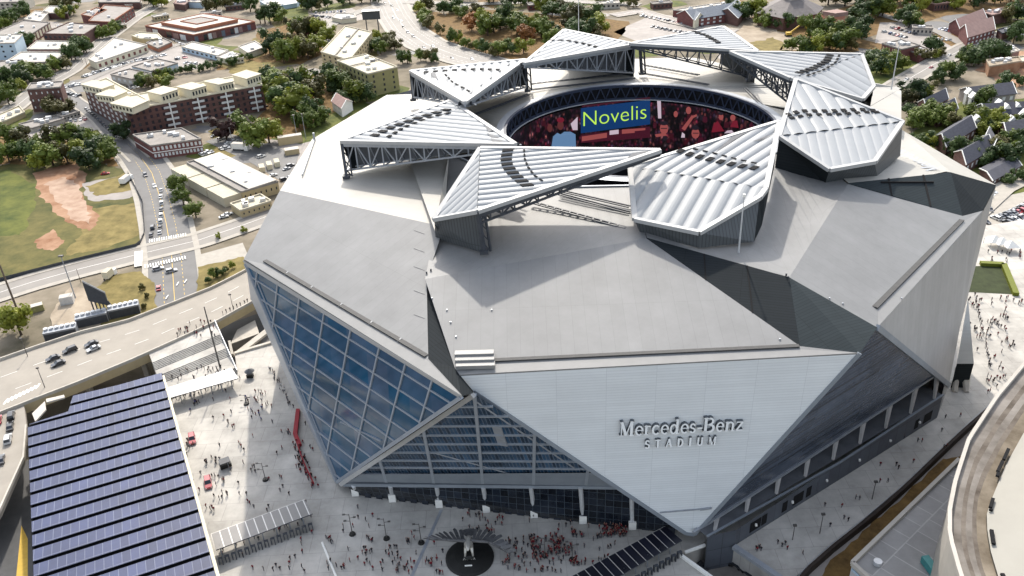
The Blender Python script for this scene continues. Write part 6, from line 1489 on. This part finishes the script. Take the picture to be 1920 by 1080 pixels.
row(1862, 412, 1925, 392, 8, 'in the crowded right car park', CO, True, near=True, skip=0); row(1884, 420, 1940, 400, 7, 'in the crowded right car park', CO, True, near=True, skip=0); row(1890, 404, 1940, 378, 7, 'in the crowded right car park', CO, True, near=True, skip=0)
for x, y, c in ((1848, 418, 'black'), (1868, 430, 'dark'), (1902, 446, 'black'), (1888, 455, 'silver'), (1916, 468, 'black')): car(x, y, c, 'on the paved road beside the right car park', to=(x + 22, y + 10), near=True, verb='driving')
row(1868, 322, 1905, 318, 5, 'under the grey carport', ['white', 'silver'], True)
for x, y, c in ((1340, 1046, 'white'), (1352, 1040, 'blue'), (1362, 1052, 'black'), (1380, 1060, 'dark'), (1312, 1062, 'dark'), (1405, 1078, 'dark')): car(x, y, c, 'in the shaded loading dock', 2.2, near=True)
row(1610, 188, 1640, 210, 3, 'behind the far right wing', ['white'], False)
for i, (x, y) in enumerate(((361, 826), (391, 908))):
    c = car(x, y, 'red', '', to=(x + 3, y + 20), z=0, near=True, kind='suv', lab=['red and white display car nearest the solar canopy top', 'red display car further down the sunlit plaza'][i])
# display cart on the plaza
T = thing('vendor_cart', P(424, 876, 0), 'black vendor cart with a canopy on the sunlit plaza', 'cart')
b = MB(); b.box((0, 0, .9), 3.2, 1.8, 1.2, .5); b.build('counter', M['pedestal'], T, local=True); b = MB(); b.box((0, 0, 2.5), 3.0, 2.6, .15, .5); b.build('canopy', M['dsteel'], T, local=True)
for sx in (-1, 1):
    for sy in (-.8, .8): b = MB(); b.tube((sx * 1.1, sy, 0), (sx * 1.1, sy, 2.5), .06, 6); b.build('post', M['steel'], T, local=True)
T = thing('vendor_cart', P(470, 706, 0), 'dark vendor umbrella and cart at the foot of the stairway', 'cart')
b = MB(); b.tube((0, 0, 2.2), (0, 0, 3.2), 1.7, 10, .1); b.build('umbrella', M['dsteel'], T, local=True); b = MB(); b.tube((0, 0, 0), (0, 0, 2.4), .06, 6); b.build('post', M['steel'], T, local=True); b = MB(); b.box((0, -.4, .6), 2.2, 1.2, 1.2); b.build('counter', M['pedestal'], T, local=True)
# white tents and a hedge on the right
for i, (x, y) in enumerate(((1862, 460), (1876, 464), (1892, 470))):
    a = P(x, y, 0); T = thing('tent', a, ['white peaked tent nearest the stadium wing on the right plaza', 'middle white peaked tent on the right plaza', 'white peaked tent nearest the right edge'][i], 'tent', 'white tents on the right plaza'); b = MB(); s = 2.6
    k = [Vector((-s, -s, 2.4)), Vector((s, -s, 2.4)), Vector((s, s, 2.4)), Vector((-s, s, 2.4))]
    for j in range(4): b.poly([k[j], k[(j + 1) % 4], Vector((0, 0, 4.6))])
    b.build('canopy', M['white'], T, local=True)
    for j in k: b = MB(); b.tube((j.x, j.y, 0), j, .08, 5); b.build('post', M['steel'], T, local=True)
b = MB(); hp = px3([(1838, 494, .7), (1882, 496, .7), (1905, 552, .7)])
for i in range(2): b.beam(hp[i], hp[i + 1], 2.0, 1.4)
tag(b.build('hedge', L_['lime']), 'clipped yellow green hedge bordering the dark lawn', 'hedge')
T = thing('bird_feeder_sign', P(700, 62, GZ), 'raised dark sign board on posts beside the boulevard', 'sign'); 
T.name = 'sign_board'
b = MB(); b.box((0, 0, 15), 15, 1.5, 7); b.build('board', M['dsteel'], T, local=True); b = MB(); b.box((0, 1, 18.7), 15, 6, .3); b.build('top', M['metal_lt'], T, local=True)
for sx in (-5, 5): b = MB(); b.tube((sx, 0, 0), (sx, 0, 12), .5, 6); b.build('post', M['dsteel'], T, local=True)
T = thing('excavator', P(1478, 68, GZ), 'yellow excavator with raised arm on the dirt lot', 'excavator'); b = MB(); b.box((0, 0, 2.2), 4, 3, 2); b.build('body', M['yellow'], T, local=True); b = MB(); b.beam((1.5, 0, 3), (11, 0, 10), .9); b.beam((11, 0, 10), (15, 0, 3), .7); b.build('arm', M['yellow'], T, local=True); b = MB(); b.box((0, 0, .6), 5, 3.4, 1.2); b.build('track', M['tyre'], T, local=True)
# field fence
T = thing('field_fence', (P(130, 490, GZ).x, P(130, 490, GZ).y, GZ), 'dark mesh fence along the lower edge of the grass field', 'fence'); ln3 = resample(px3([(-60, 540, GZ), (0, 528, GZ), (130, 494, GZ), (262, 462, GZ), (272, 440, GZ), (268, 380, GZ), (240, 325, GZ)]), 40)
b = MB()
for i in range(40): b.poly([ln3[i], ln3[i + 1], ln3[i + 1] + Vector((0, 0, 1.8)), ln3[i] + Vector((0, 0, 1.8))]); b.beam(ln3[i], ln3[i] + Vector((0, 0, 2)), .12)
b.build('mesh_panels', M['dsteel'], T)
# ================================================================== TREES
def crown_mesh(seed, n, kind):
    r = random.Random(seed); lumps = []
    for k in range(12 if kind != 'tall' else 8):
        a = r.uniform(0, 6.283); q = r.uniform(.10, .40); z = r.uniform(.24, .84)
        if kind == 'tall': q *= .55; z = r.uniform(.25, .9)
        lumps.append((Vector((q * math.cos(a), q * math.sin(a), z)), r.uniform(.13, .25) * (.8 if kind == 'tall' else 1)))
    lumps.append((Vector((0, 0, .55)), .32 if kind != 'tall' else .2))
    v, f = [], []
    for _ in range(n):
        c, R0 = r.choice(lumps); d = Vector((r.gauss(0, 1), r.gauss(0, 1), r.gauss(0, 1))).normalized(); p = c + d * R0 * (r.random() ** .35)
        s = r.uniform(.030, .060); nn = (d + Vector((r.uniform(-.8, .8), r.uniform(-.8, .8), r.uniform(-.3, 1.0)))).normalized()
        a = nn.cross(Vector((r.gauss(0, 1), r.gauss(0, 1), r.gauss(0, 1)))).normalized(); b = nn.cross(a); k = len(v)
        v += [p + a * s, p + b * s * .8, p - a * s, p - b * s * .8]; f.append((k, k + 1, k + 2, k + 3))
    for c, R0 in lumps:       # core blob added inside each lump to block light
        rr = R0 * .62; k = len(v); nu, nv = 7, 4
        for j in range(nv + 1):
            th = math.pi * j / nv
            for i in range(nu): ph = 6.283 * i / nu; q = rr * r.uniform(.8, 1.15); v.append(c + Vector((q * math.sin(th) * math.cos(ph), q * math.sin(th) * math.sin(ph), q * math.cos(th))))
        for j in range(nv):
            for i in range(nu): f.append((k + j * nu + i, k + j * nu + (i + 1) % nu, k + (j + 1) * nu + (i + 1) % nu, k + (j + 1) * nu + i))
    me = bpy.data.meshes.new('crown'); me.from_pydata([tuple(p) for p in v], [], f); return me
def trunk_mesh(seed):
    r = random.Random(seed); b = MB(); b.tube((0, 0, 0), (0, 0, .45), .032, 7, .02)
    for k in range(4): a = k * 1.6 + r.random(); b.tube((0, 0, .3 + .03 * k), (.2 * math.cos(a), .2 * math.sin(a), .6), .016, 5, .006)
    me = bpy.data.meshes.new('trunk'); me.from_pydata(b.v, [], b.f); me.materials.append(M['bark']); return me
CM = [crown_mesh(11 + i, 820, 'broad') for i in range(4)] + [crown_mesh(40, 520, 'tall')]
TM = [trunk_mesh(i) for i in range(3)]
for m_ in CM: m_.materials.append(L_['dark'])
NT_ = [0]; KD = {'dark': 'dark green', 'green': 'mid green', 'lime': 'light green', 'olive': 'olive brown', 'maroon': 'dark maroon', 'rust': 'rust orange'}
TREES = []
def tree(p, h, kind, where, rw=1.0, tall=False, lab=None, one=False): TREES.append((p, h * rnd.uniform(.80, 1.15), kind, where, rw, tall, lab, one))
def tree_(p, h, kind, where, rw=1.0, tall=False, lab=None, one=False):
    r0 = bpy.data.objects.new('tree', None); C.objects.link(r0); r0.location = p; s = h; r0.scale = (s * rw * rnd.uniform(.85, 1.15), s * rw * rnd.uniform(.85, 1.15), s); r0.rotation_euler = (0, 0, rnd.uniform(0, 6.28))
    tag(r0, lab or '%s %stree %s' % (KD[kind], 'slim ' if tall else '', where), 'tree', None if one else '%s %strees %s' % (KD[kind], 'slim ' if tall else '', where))
    c = bpy.data.objects.new('crown', CM[4] if tall else rnd.choice(CM[:4])); C.objects.link(c); c.parent = r0
    c.material_slots[0].link = 'OBJECT'; c.material_slots[0].material = L_[kind]
    t = bpy.data.objects.new('trunk', rnd.choice(TM)); C.objects.link(t); t.parent = r0; NT_[0] += 1
def clump(x0, y0, x1, y1, ry, n, h0, h1, where, kinds, z=GZ, tall=0):
    """n trees scattered along a line in the picture"""
    n = max(2, int(n * .85))
    for i in range(n):
        t = (i + rnd.uniform(.1, .9)) / n; x = x0 + (x1 - x0) * t; y = y0 + (y1 - y0) * t + rnd.uniform(-ry, ry)
        tree(P(x, y, z), rnd.uniform(h0, h1), MIX(kinds), where, rnd.uniform(.95, 1.3), rnd.random() < tall)
D, G_, Lm, O = 'dark', 'green', 'lime', 'olive'
MIX = lambda ks: rnd.choice(ks) if rnd.random() < .68 else rnd.choice(['green', 'olive', 'green', 'lime'])
tree(P(40, 628, GZ), 15, 'lime', '', 1.05, lab='round bright green tree at the left beside the timber pole', one=True)
for x, y, h, k, l in ((232, 262, 15, D, 'dark round tree at the corner of the apartment house'), (337, 362, 13, G_, 'bushy green tree at the upper left of the long warehouse'), (345, 385, 11, G_, 'bushy green tree between the street and the warehouse'), (368, 408, 12, G_, 'low round green tree below the long warehouse'),
                      (425, 262, 16, 'maroon', 'dark maroon tree in the yard behind the office'), (485, 276, 17, G_, 'large spreading green tree beside the tan container'), (505, 268, 15, Lm, 'light green tree beside the tan container'), (460, 252, 15, G_, 'green tree behind the maroon tree'),
                      (300, 235, 12, D, 'dark tree before the apartment house front'), (345, 232, 9, D, 'smaller dark tree before the apartment house front'), (410, 448, 4, Lm, 'small yellow green street tree nearest the junction'), (458, 436, 4, Lm, 'small yellow green street tree nearest the stadium'),
                      (470, 22, 16, D, 'dark tree behind the top pool building'), (985, 78, 14, 'rust', 'rust coloured tree behind the rear roof petals'), (885, 58, 14, 'rust', 'orange tinted tree beside the sandy clearing'), (1852, 60, 10, D, 'dark tree beside the community house'), (1745, 100, 13, D, 'dark pointed tree beside the brick wing'), (1692, 130, 12, Lm, 'light green tree beside the roof mast'), (1645, 225, 12, 'maroon', 'reddish tree behind the far wing wall')):
    tree(P(x, y, GZ), h, k, '', 1.15, lab=l, one=True)
clump(-30, 300, 200, 312, 10, 13, 13, 18, 'in the belt above the grass field', [D, G_, G_, D]); clump(-20, 275, 180, 282, 8, 9, 12, 16, 'in the belt above the grass field', [G_, D, O]); clump(150, 268, 222, 300, 6, 5, 12, 15, 'in the belt above the grass field', [G_, D])
clump(-10, 205, 50, 170, 8, 5, 12, 15, 'behind the small brick block', [D, G_]); clump(10, 165, 70, 150, 6, 5, 13, 17, 'below the brown brick warehouse', [D]); clump(75, 152, 128, 128, 4, 6, 12, 15, 'along the diagonal street', [D, O, D])
clump(130, 118, 170, 92, 5, 6, 14, 19, 'along the diagonal street', [D, D, G_]); clump(185, 78, 228, 56, 4, 6, 11, 14, 'beside the tan roofed hall', [D, G_]); clump(25, 95, 60, 82, 4, 4, 11, 14, 'beside the pale blue block', [D, G_])
clump(5, 50, 60, 28, 6, 7, 14, 18, 'in the wood at the top left', [D]); clump(95, 15, 150, 8, 5, 7, 10, 14, 'in the wood at the top left', [Lm, D, G_]); clump(112, 38, 140, 30, 5, 4, 12, 14, 'in the wood at the top left', [D, Lm]); clump(0, 60, 20, 52, 2, 2, 12, 13, 'beside the long grey hall', [G_])
clump(75, 205, 128, 215, 5, 5, 11, 13, 'before the small brick block', [O, O, G_]); clump(285, 60, 330, 50, 3, 4, 7, 9, 'beside the shopping court', [D])
clump(262, 158, 330, 140, 4, 9, 6, 8, 'in the hedge row behind the apartment house', [D, G_]); clump(330, 142, 470, 115, 3, 15, 6, 8, 'in the hedge row behind the apartment house', [D]); clump(255, 170, 320, 160, 4, 6, 8, 10, 'in the hedge row behind the apartment house', [D, G_, Lm])
clump(505, 175, 560, 192, 14, 8, 18, 22, 'in the dark grove beside the apartment house', [D, G_, D]); clump(520, 215, 600, 220, 14, 9, 15, 20, 'in the dark grove beside the apartment house', [D, G_, Lm]); clump(585, 180, 655, 168, 12, 8, 13, 18, 'in the dark grove beside the apartment house', [D, G_, Lm]); clump(560, 240, 615, 232, 6, 5, 11, 14, 'in the dark grove beside the apartment house', [G_, D]); clump(640, 200, 690, 190, 6, 5, 13, 16, 'beside the white cottage', [D])
clump(482, 52, 535, 40, 6, 6, 15, 18, 'in the park above the dry lawn', [G_, D, D], tall=.5); clump(505, 110, 580, 100, 14, 12, 15, 20, 'in the park above the dry lawn', [G_, D, Lm, O]); clump(540, 70, 610, 60, 8, 8, 14, 18, 'in the park above the dry lawn', [Lm, G_, D]); clump(585, 110, 625, 70, 6, 5, 12, 15, 'in the park above the dry lawn', [G_, Lm])
clump(560, 12, 620, 20, 6, 6, 14, 18, 'beside the top car park', [D, G_, O]); clump(640, 12, 712, 8, 6, 7, 14, 18, 'beside the top car park', [D]); clump(690, 100, 745, 92, 6, 6, 11, 15, 'beside the beige apartment slab', [D, G_, O]); clump(740, 114, 830, 120, 4, 7, 9, 13, 'beside the beige apartment slab', [D, D, O]); clump(700, 80, 730, 82, 3, 3, 10, 12, 'beside the beige apartment slab', [Lm])
clump(390, 20, 460, 14, 4, 6, 14, 18, 'behind the shopping court', [G_, O, D]); clump(268, 8, 315, 15, 4, 4, 13, 16, 'behind the shopping court', [D, G_]); clump(345, -4, 480, -6, 4, 8, 13, 17, 'at the top edge behind the shops', [D, O])
clump(784, 18, 806, 58, 4, 8, 11, 14, 'along the right side of the boulevard', [D, G_]); clump(822, 68, 930, 104, 6, 11, 9, 13, 'along the right side of the boulevard', [O, D, G_]); clump(800, 20, 900, 30, 8, 7, 13, 17, 'in the sandy woodland', [D, G_, Lm]); clump(900, 62, 1010, 58, 14, 12, 16, 21, 'in the sandy woodland', [D, D, G_]); clump(1010, 78, 1130, 60, 18, 14, 16, 21, 'in the sandy woodland', [D, G_, D, O]); clump(925, 108, 985, 100, 4, 5, 12, 15, 'in the sandy woodland', [D, G_])
clump(830, 2, 1010, 14, 6, 10, 12, 17, 'in the sandy woodland', [D, G_, Lm, D]); clump(1020, 22, 1090, 32, 8, 6, 15, 19, 'in the sandy woodland', [D, G_]); clump(1120, 8, 1200, 10, 6, 5, 11, 14, 'beside the curved road', [O, G_]); clump(1360, 28, 1420, 40, 6, 7, 14, 18, 'between the school and the hipped hall', [D])
clump(1420, 50, 1480, 60, 5, 7, 11, 14, 'before the hipped hall', [D]); clump(1480, 98, 1600, 92, 6, 11, 13, 17, 'behind the right petals', [G_, Lm, D]); clump(1510, 78, 1620, 70, 8, 10, 14, 18, 'behind the right petals', [D, G_]); clump(1600, 40, 1660, 30, 10, 8, 16, 20, 'in the wood at the top right', [D]); clump(1550, 12, 1700, 6, 6, 12, 15, 20, 'in the wood at the top right', [D]); clump(1700, 18, 1800, 12, 8, 9, 14, 19, 'in the wood at the top right', [D, G_]); clump(1790, 12, 1930, 4, 8, 11, 14, 19, 'in the wood at the top right', [D, D, G_]); clump(1880, 42, 1925, 28, 6, 5, 13, 17, 'in the wood at the top right', [D, O]); clump(1690, 40, 1715, 55, 4, 4, 13, 17, 'in the wood at the top right', [D])
clump(1628, 130, 1680, 142, 10, 8, 12, 16, 'behind the far wing mast', [D, D, G_]); clump(1720, 118, 1770, 104, 3, 5, 8, 10, 'along the street before the brick block', [D, O]); clump(1800, 118, 1870, 108, 12, 10, 12, 15, 'beside the building site', [D]); clump(1890, 82, 1930, 72, 5, 4, 12, 15, 'beside the building site', [D])
clump(1690, 196, 1740, 180, 10, 9, 11, 14, 'among the townhouses', [D, G_]); clump(1700, 236, 1790, 232, 10, 14, 9, 13, 'among the townhouses', [G_, Lm, D, O]); clump(1780, 300, 1900, 300, 14, 12, 9, 12, 'among the townhouses', [D, G_, D]); clump(1840, 246, 1920, 250, 12, 10, 9, 12, 'among the townhouses', [D, G_, D]); clump(1750, 155, 1800, 150, 6, 5, 12, 15, 'among the townhouses', [G_, D]); clump(1820, 232, 1850, 262, 5, 5, 10, 13, 'among the townhouses', [G_, Lm]); clump(1880, 290, 1925, 285, 10, 6, 11, 14, 'among the townhouses', [G_, D]); clump(1835, 205, 1850, 200, 2, 2, 10, 12, 'among the townhouses', [D]); clump(1860, 170, 1920, 165, 4, 4, 9, 12, 'among the townhouses', [O, D]); clump(1710, 282, 1760, 275, 4, 5, 8, 10, 'among the townhouses', [D, G_]); clump(1880, 350, 1925, 335, 3, 5, 5, 7, 'along the right car park', [D])
clump(385, 530, 440, 505, 6, 6, 4, 5.5, 'in the planting beside the viaduct', [D, G_, O], z=GZ, tall=.6)
for x, y in ((268, 545), (276, 560), (272, 580), (284, 600)): tree(P(x, y, GZ), 4, 'olive', 'along the edge of the dry lawn', .8)
# the 300 largest in the picture stand alone, the far rest is one wood
TREES.sort(key=lambda t: -(1e6 if t[7] else t[1] * t[4] / (t[0] - CAM).length))
for t in TREES[:298]: tree_(*t)
kinds = ['dark', 'green', 'lime', 'olive', 'maroon', 'rust']; V, F, MI = [], [], []
for p, h, kind, where, rw, tall, lab, one in TREES[298:]:
    me = CM[4] if tall else rnd.choice(CM[:4]); a = rnd.uniform(0, 6.28); ca, sa = math.cos(a), math.sin(a); o = len(V)
    for v in me.vertices: x, y, z = v.co; V.append((p.x + (x * ca - y * sa) * h * rw, p.y + (x * sa + y * ca) * h * rw, p.z + z * h))
    for q in me.polygons: F.append(tuple(i + o for i in q.vertices)); MI.append(kinds.index(kind))
    o = len(V); r_ = h * .03
    for k in range(6): V.append((p.x + r_ * math.cos(k * 1.047), p.y + r_ * math.sin(k * 1.047), p.z)); V.append((p.x + r_ * .6 * math.cos(k * 1.047), p.y + r_ * .6 * math.sin(k * 1.047), p.z + h * .5))
    for k in range(6): F.append((o + 2 * k, o + 2 * ((k + 1) % 6), o + 2 * ((k + 1) % 6) + 1, o + 2 * k + 1)); MI.append(6)
me = bpy.data.meshes.new('woodland'); me.from_pydata(V, [], F)
for k in kinds: me.materials.append(L_[k])
me.materials.append(M['bark']); me.polygons.foreach_set('material_index', MI)
wd = bpy.data.objects.new('woodland', me); C.objects.link(wd); tag(wd, 'distant woodland of dark green trees beyond the stadium', 'woodland', kind='stuff')
# ================================================================== PEOPLE
def person_mesh(seed, pose):
    r = random.Random(seed); st = .16 if pose == 'walk' else .02; ar = pose == 'reach'
    V = [((0, 0, .98), .135), ((0, .0, 1.15), (.15, .11)), ((0, 0, 1.36), (.19, .12)), ((0, 0, 1.48), .065), ((0, .02, 1.56), .06), ((0, .02, 1.64), (.085, .10)), ((0, .015, 1.73), .075),
         ((.095, 0, .90), .09), ((.10, st, .50), .062), ((.10, -st * .4 if st > .1 else 0, .09), .045), ((.11, .13 - st * .4, .04), .04),
         ((-.095, 0, .90), .09), ((-.10, -st * .4, .50), .062), ((-.10, -st * 1.3, .09), .045), ((-.11, .13 - st * 1.3, .04), .04),
         ((.20, 0, 1.40), .06), ((.25, -.03, 1.13), .045), ((.24, .12 if not ar else .32, .92 if not ar else 1.20), .034), ((.23, .16 if not ar else .42, .84 if not ar else 1.24), .03),
         ((-.20, 0, 1.40), .06), ((-.25, .03, 1.13), .045), ((-.24, .06, .90), .034), ((-.23, .09, .82), .03), ((0, .115, 1.62), .022)]
    E_ = [(0, 1), (1, 2), (2, 3), (3, 4), (4, 5), (5, 6), (0, 7), (7, 8), (8, 9), (9, 10), (0, 11), (11, 12), (12, 13), (13, 14), (2, 15), (15, 16), (16, 17), (17, 18), (2, 19), (19, 20), (20, 21), (21, 22), (5, 23)]
    me = skinmesh('person', V, E_, 1)
    for k in ('skin', 'hair', 'shirt', 'trous', 'shoe'): me.materials.append(M[k])
    for p in me.polygons:
        c = p.center
        if c.z > 1.5: k = 1 if (c.z > 1.70 or c.y < -.01 and c.z > 1.58) else 0
        elif abs(c.x) > .2 and c.z < 1.1: k = 0
        elif c.z > .97: k = 2
        elif c.z > .1: k = 3
        else: k = 4
        p.material_index = k; p.use_smooth = True
    return me
PM = [person_mesh(1, 'walk'), person_mesh(2, 'stand'), person_mesh(3, 'reach')]
SHIRT = {'dark': (.02, .02, .025), 'red': (.15, .010, .02), 'white': (.60, .60, .58), 'grey': (.12, .12, .13), 'blue': (.03, .05, .16)}
PEOPLE = []
def person(p, col, where, pose=None, ang=None): PEOPLE.append((p, col, where, pose, ang))
PN = [0]
def person_(p, col, where, pose=None, ang=None):
    k = rnd.choice([0, 1, 1, 2]) if pose is None else pose; o = bpy.data.objects.new('person', PM[k]); C.objects.link(o); o.location = p; o.rotation_euler = (0, 0, rnd.uniform(0, 6.283) if ang is None else ang)
    s = rnd.uniform(1.0, 1.12); o.scale = (s * 1.12, s * 1.12, s); o.color = (*SHIRT[col], 1); PN[0] += 1
    lab = 'person in a %s top %s %s' % (col, ['walking', 'standing', 'reaching out'][k], where); tag(o, lab, 'person', lab.replace('person', 'people'))
def crowd(x0, y0, x1, y1, n, where, cols, z=0.0, tight=0):
    k = 0; n = int(n * 2.3)
    while k < n:
        if tight and rnd.random() < tight: cx_, cy_ = rnd.uniform(x0, x1), rnd.uniform(y0, y1); g = rnd.randint(2, 5)
        else: cx_, cy_ = rnd.uniform(x0, x1), rnd.uniform(y0, y1); g = 1
        for _ in range(min(g, n - k)): person(P(cx_ + rnd.gauss(0, 5 if g > 1 else 0), cy_ + rnd.gauss(0, 4 if g > 1 else 0), z), rnd.choice(cols), where); k += 1
def file_(pts, n, where, cols, z=0.0, jit=.5):
    w = resample(px3([(x, y, z) for x, y in pts]), int(n * 1.5))
    for q in w: person(q + Vector((rnd.gauss(0, jit), rnd.gauss(0, jit), 0)), rnd.choice(cols), where)
DK_ = ['dark', 'dark', 'dark', 'red', 'grey', 'red']
crowd(945, 1010, 1060, 1078, 62, 'in the crowd right of the statue', DK_, tight=.5); crowd(1040, 985, 1160, 1060, 42, 'before the front entrance', DK_, tight=.5); crowd(1130, 988, 1175, 1008, 24, 'in the dense group by the right entrance', ['red', 'dark', 'red'])
crowd(850, 965, 1010, 1000, 16, 'between the statue and the entrance', DK_, tight=.3); crowd(600, 930, 700, 1075, 18, 'on the front plaza by the left glass corner', DK_, tight=.3); crowd(700, 1000, 835, 1078, 24, 'left of the falcon statue', DK_, tight=.5)
crowd(335, 790, 500, 960, 26, 'on the sunlit plaza', ['dark', 'red', 'dark', 'grey'], tight=.4); crowd(350, 735, 500, 790, 20, 'below the white stairway', ['dark', 'red', 'dark', 'blue'], tight=.4); crowd(505, 790, 590, 960, 16, 'in the shade beside the red barrier', DK_, tight=.3); crowd(420, 985, 590, 1075, 9, 'below the grey slatted canopy', DK_)
file_([(557, 835), (567, 862), (576, 884), (592, 914)], 22, 'in the red queue below the glass wall', ['red', 'red', 'dark'], jit=.7); file_([(508, 692), (525, 725), (548, 765)], 14, 'in the queue by the left glass wall', ['white', 'dark', 'grey'], jit=.6); file_([(320, 752), (445, 716)], 14, 'under the pale canopy', ['dark', 'dark', 'grey'], jit=.6); file_([(410, 1036), (580, 972)], 12, 'under the grey slatted canopy', ['dark', 'red'], jit=.8)
crowd(315, 690, 430, 715, 12, 'on the lower terrace of the stairway', ['dark', 'grey'], z=1.62); crowd(330, 605, 405, 640, 12, 'at the top of the stairway', ['dark', 'grey', 'red'], z=5.02, tight=.4); file_([(418, 590), (478, 560)], 6, 'at the viaduct parapet', ['dark'], z=5.02, jit=.1)
crowd(1815, 555, 1915, 660, 34, 'on the right plaza', DK_, tight=.4); crowd(1840, 660, 1900, 740, 10, 'on the right plaza', DK_, tight=.3); file_([(1828, 556), (1838, 610), (1850, 660), (1858, 690)], 16, 'in the line on the right plaza', ['dark'], jit=.25); crowd(1850, 470, 1915, 495, 8, 'by the white tents', DK_)
crowd(1400, 850, 1560, 1040, 0, 'x', DK_)
crowd(1420, 985, 1480, 1035, 3, 'on the right concourse', DK_, tight=.6); crowd(1660, 800, 1790, 860, 4, 'on the right concourse', DK_)
for x, y in ((1458, 1020), (1466, 1026), (1472, 1022), (1505, 1040), (1546, 950), (1578, 952), (1604, 936), (1611, 938), (1650, 874), (1680, 874), (1684, 880), (1712, 868), (1765, 810), (1772, 785), (1800, 782), (1590, 978), (1582, 974), (1556, 988), (1649, 905), (1664, 905)): person(P(x, y, 0), rnd.choice(['dark', 'dark', 'grey', 'red']), 'on the right concourse')

PEOPLE.sort(key=lambda t: (t[0] - CAM).length)
for t in PEOPLE[:296]: person_(*t)
V, F, MI = [], [], []; cl = ['dark', 'red', 'white', 'grey', 'blue']
for p, col, where, pose, ang in PEOPLE[296:]:
    me = PM[rnd.choice([0, 1, 2])]; a = rnd.uniform(0, 6.28); ca, sa = math.cos(a), math.sin(a); o = len(V)
    for v in me.vertices: x, y, z = v.co; V.append((p.x + (x * ca - y * sa) * 1.15, p.y + (x * sa + y * ca) * 1.15, p.z + z * 1.05))
    for q in me.polygons:
        F.append(tuple(i + o for i in q.vertices)); MI.append(q.material_index if q.material_index != 2 else 5 + cl.index(col))
if V:
    me = bpy.data.meshes.new('crowd'); me.from_pydata(V, [], F)
    for k in ('skin', 'hair', 'shirt', 'trous', 'shoe'): me.materials.append(M[k])
    for k in cl: me.materials.append(mat('shirt_' + k, SHIRT[k], .85, .1, 3, spec=.2))
    me.polygons.foreach_set('material_index', MI); cw = bpy.data.objects.new('crowd', me); C.objects.link(cw); tag(cw, 'rest of the crowd farther off on the plazas around the stadium', 'crowd', kind='stuff')
# ================================================================== LIGHT, SKY, CAMERA
w = bpy.data.worlds.new('World'); bpy.context.scene.world = w; w.use_nodes = True
nt = w.node_tree; sky = nt.nodes.new('ShaderNodeTexSky'); sky.sky_type = 'NISHITA'; sky.sun_disc = False
SUN = Vector((-.04, 1, 0)).normalized(); EL = R_(43)
sky.sun_elevation = EL; sky.sun_rotation = math.atan2(SUN.x, SUN.y); sky.air_density = 1.2; sky.dust_density = 3.0; sky.ozone_density = 1.0
hs = nt.nodes.new('ShaderNodeHueSaturation'); hs.inputs['Saturation'].default_value = .5; nt.links.new(sky.outputs[0], hs.inputs['Color']); nt.links.new(hs.outputs[0], nt.nodes['Background'].inputs[0]); nt.nodes['Background'].inputs[1].default_value = .15
sd = bpy.data.lights.new('sun', 'SUN'); sd.energy = 2.0; sd.angle = R_(1.2); sd.color = (1, .93, .82)
so = bpy.data.objects.new('sun', sd); C.objects.link(so)
dv = Vector((SUN.x * math.cos(EL), SUN.y * math.cos(EL), math.sin(EL))); so.rotation_euler = dv.to_track_quat('Z', 'Y').to_euler(); so.location = (0, 200, 400)
cd_ = bpy.data.cameras.new('camera'); cam = bpy.data.objects.new('camera', cd_); C.objects.link(cam)
cd_.sensor_width = 36; cd_.lens = FPX / 1920 * 36; cd_.clip_start = 1; cd_.clip_end = 6000
mw = Matrix.Identity(4)
for i in range(3): mw[i][0], mw[i][1], mw[i][2], mw[i][3] = CR[i], CU[i], -CW[i], CAM[i]
cam.matrix_world = mw
sc = bpy.context.scene; sc.camera = cam
sc.view_settings.view_transform = 'Standard'; sc.view_settings.look = 'None'; sc.view_settings.exposure = 1.2; sc.view_settings.gamma = 1
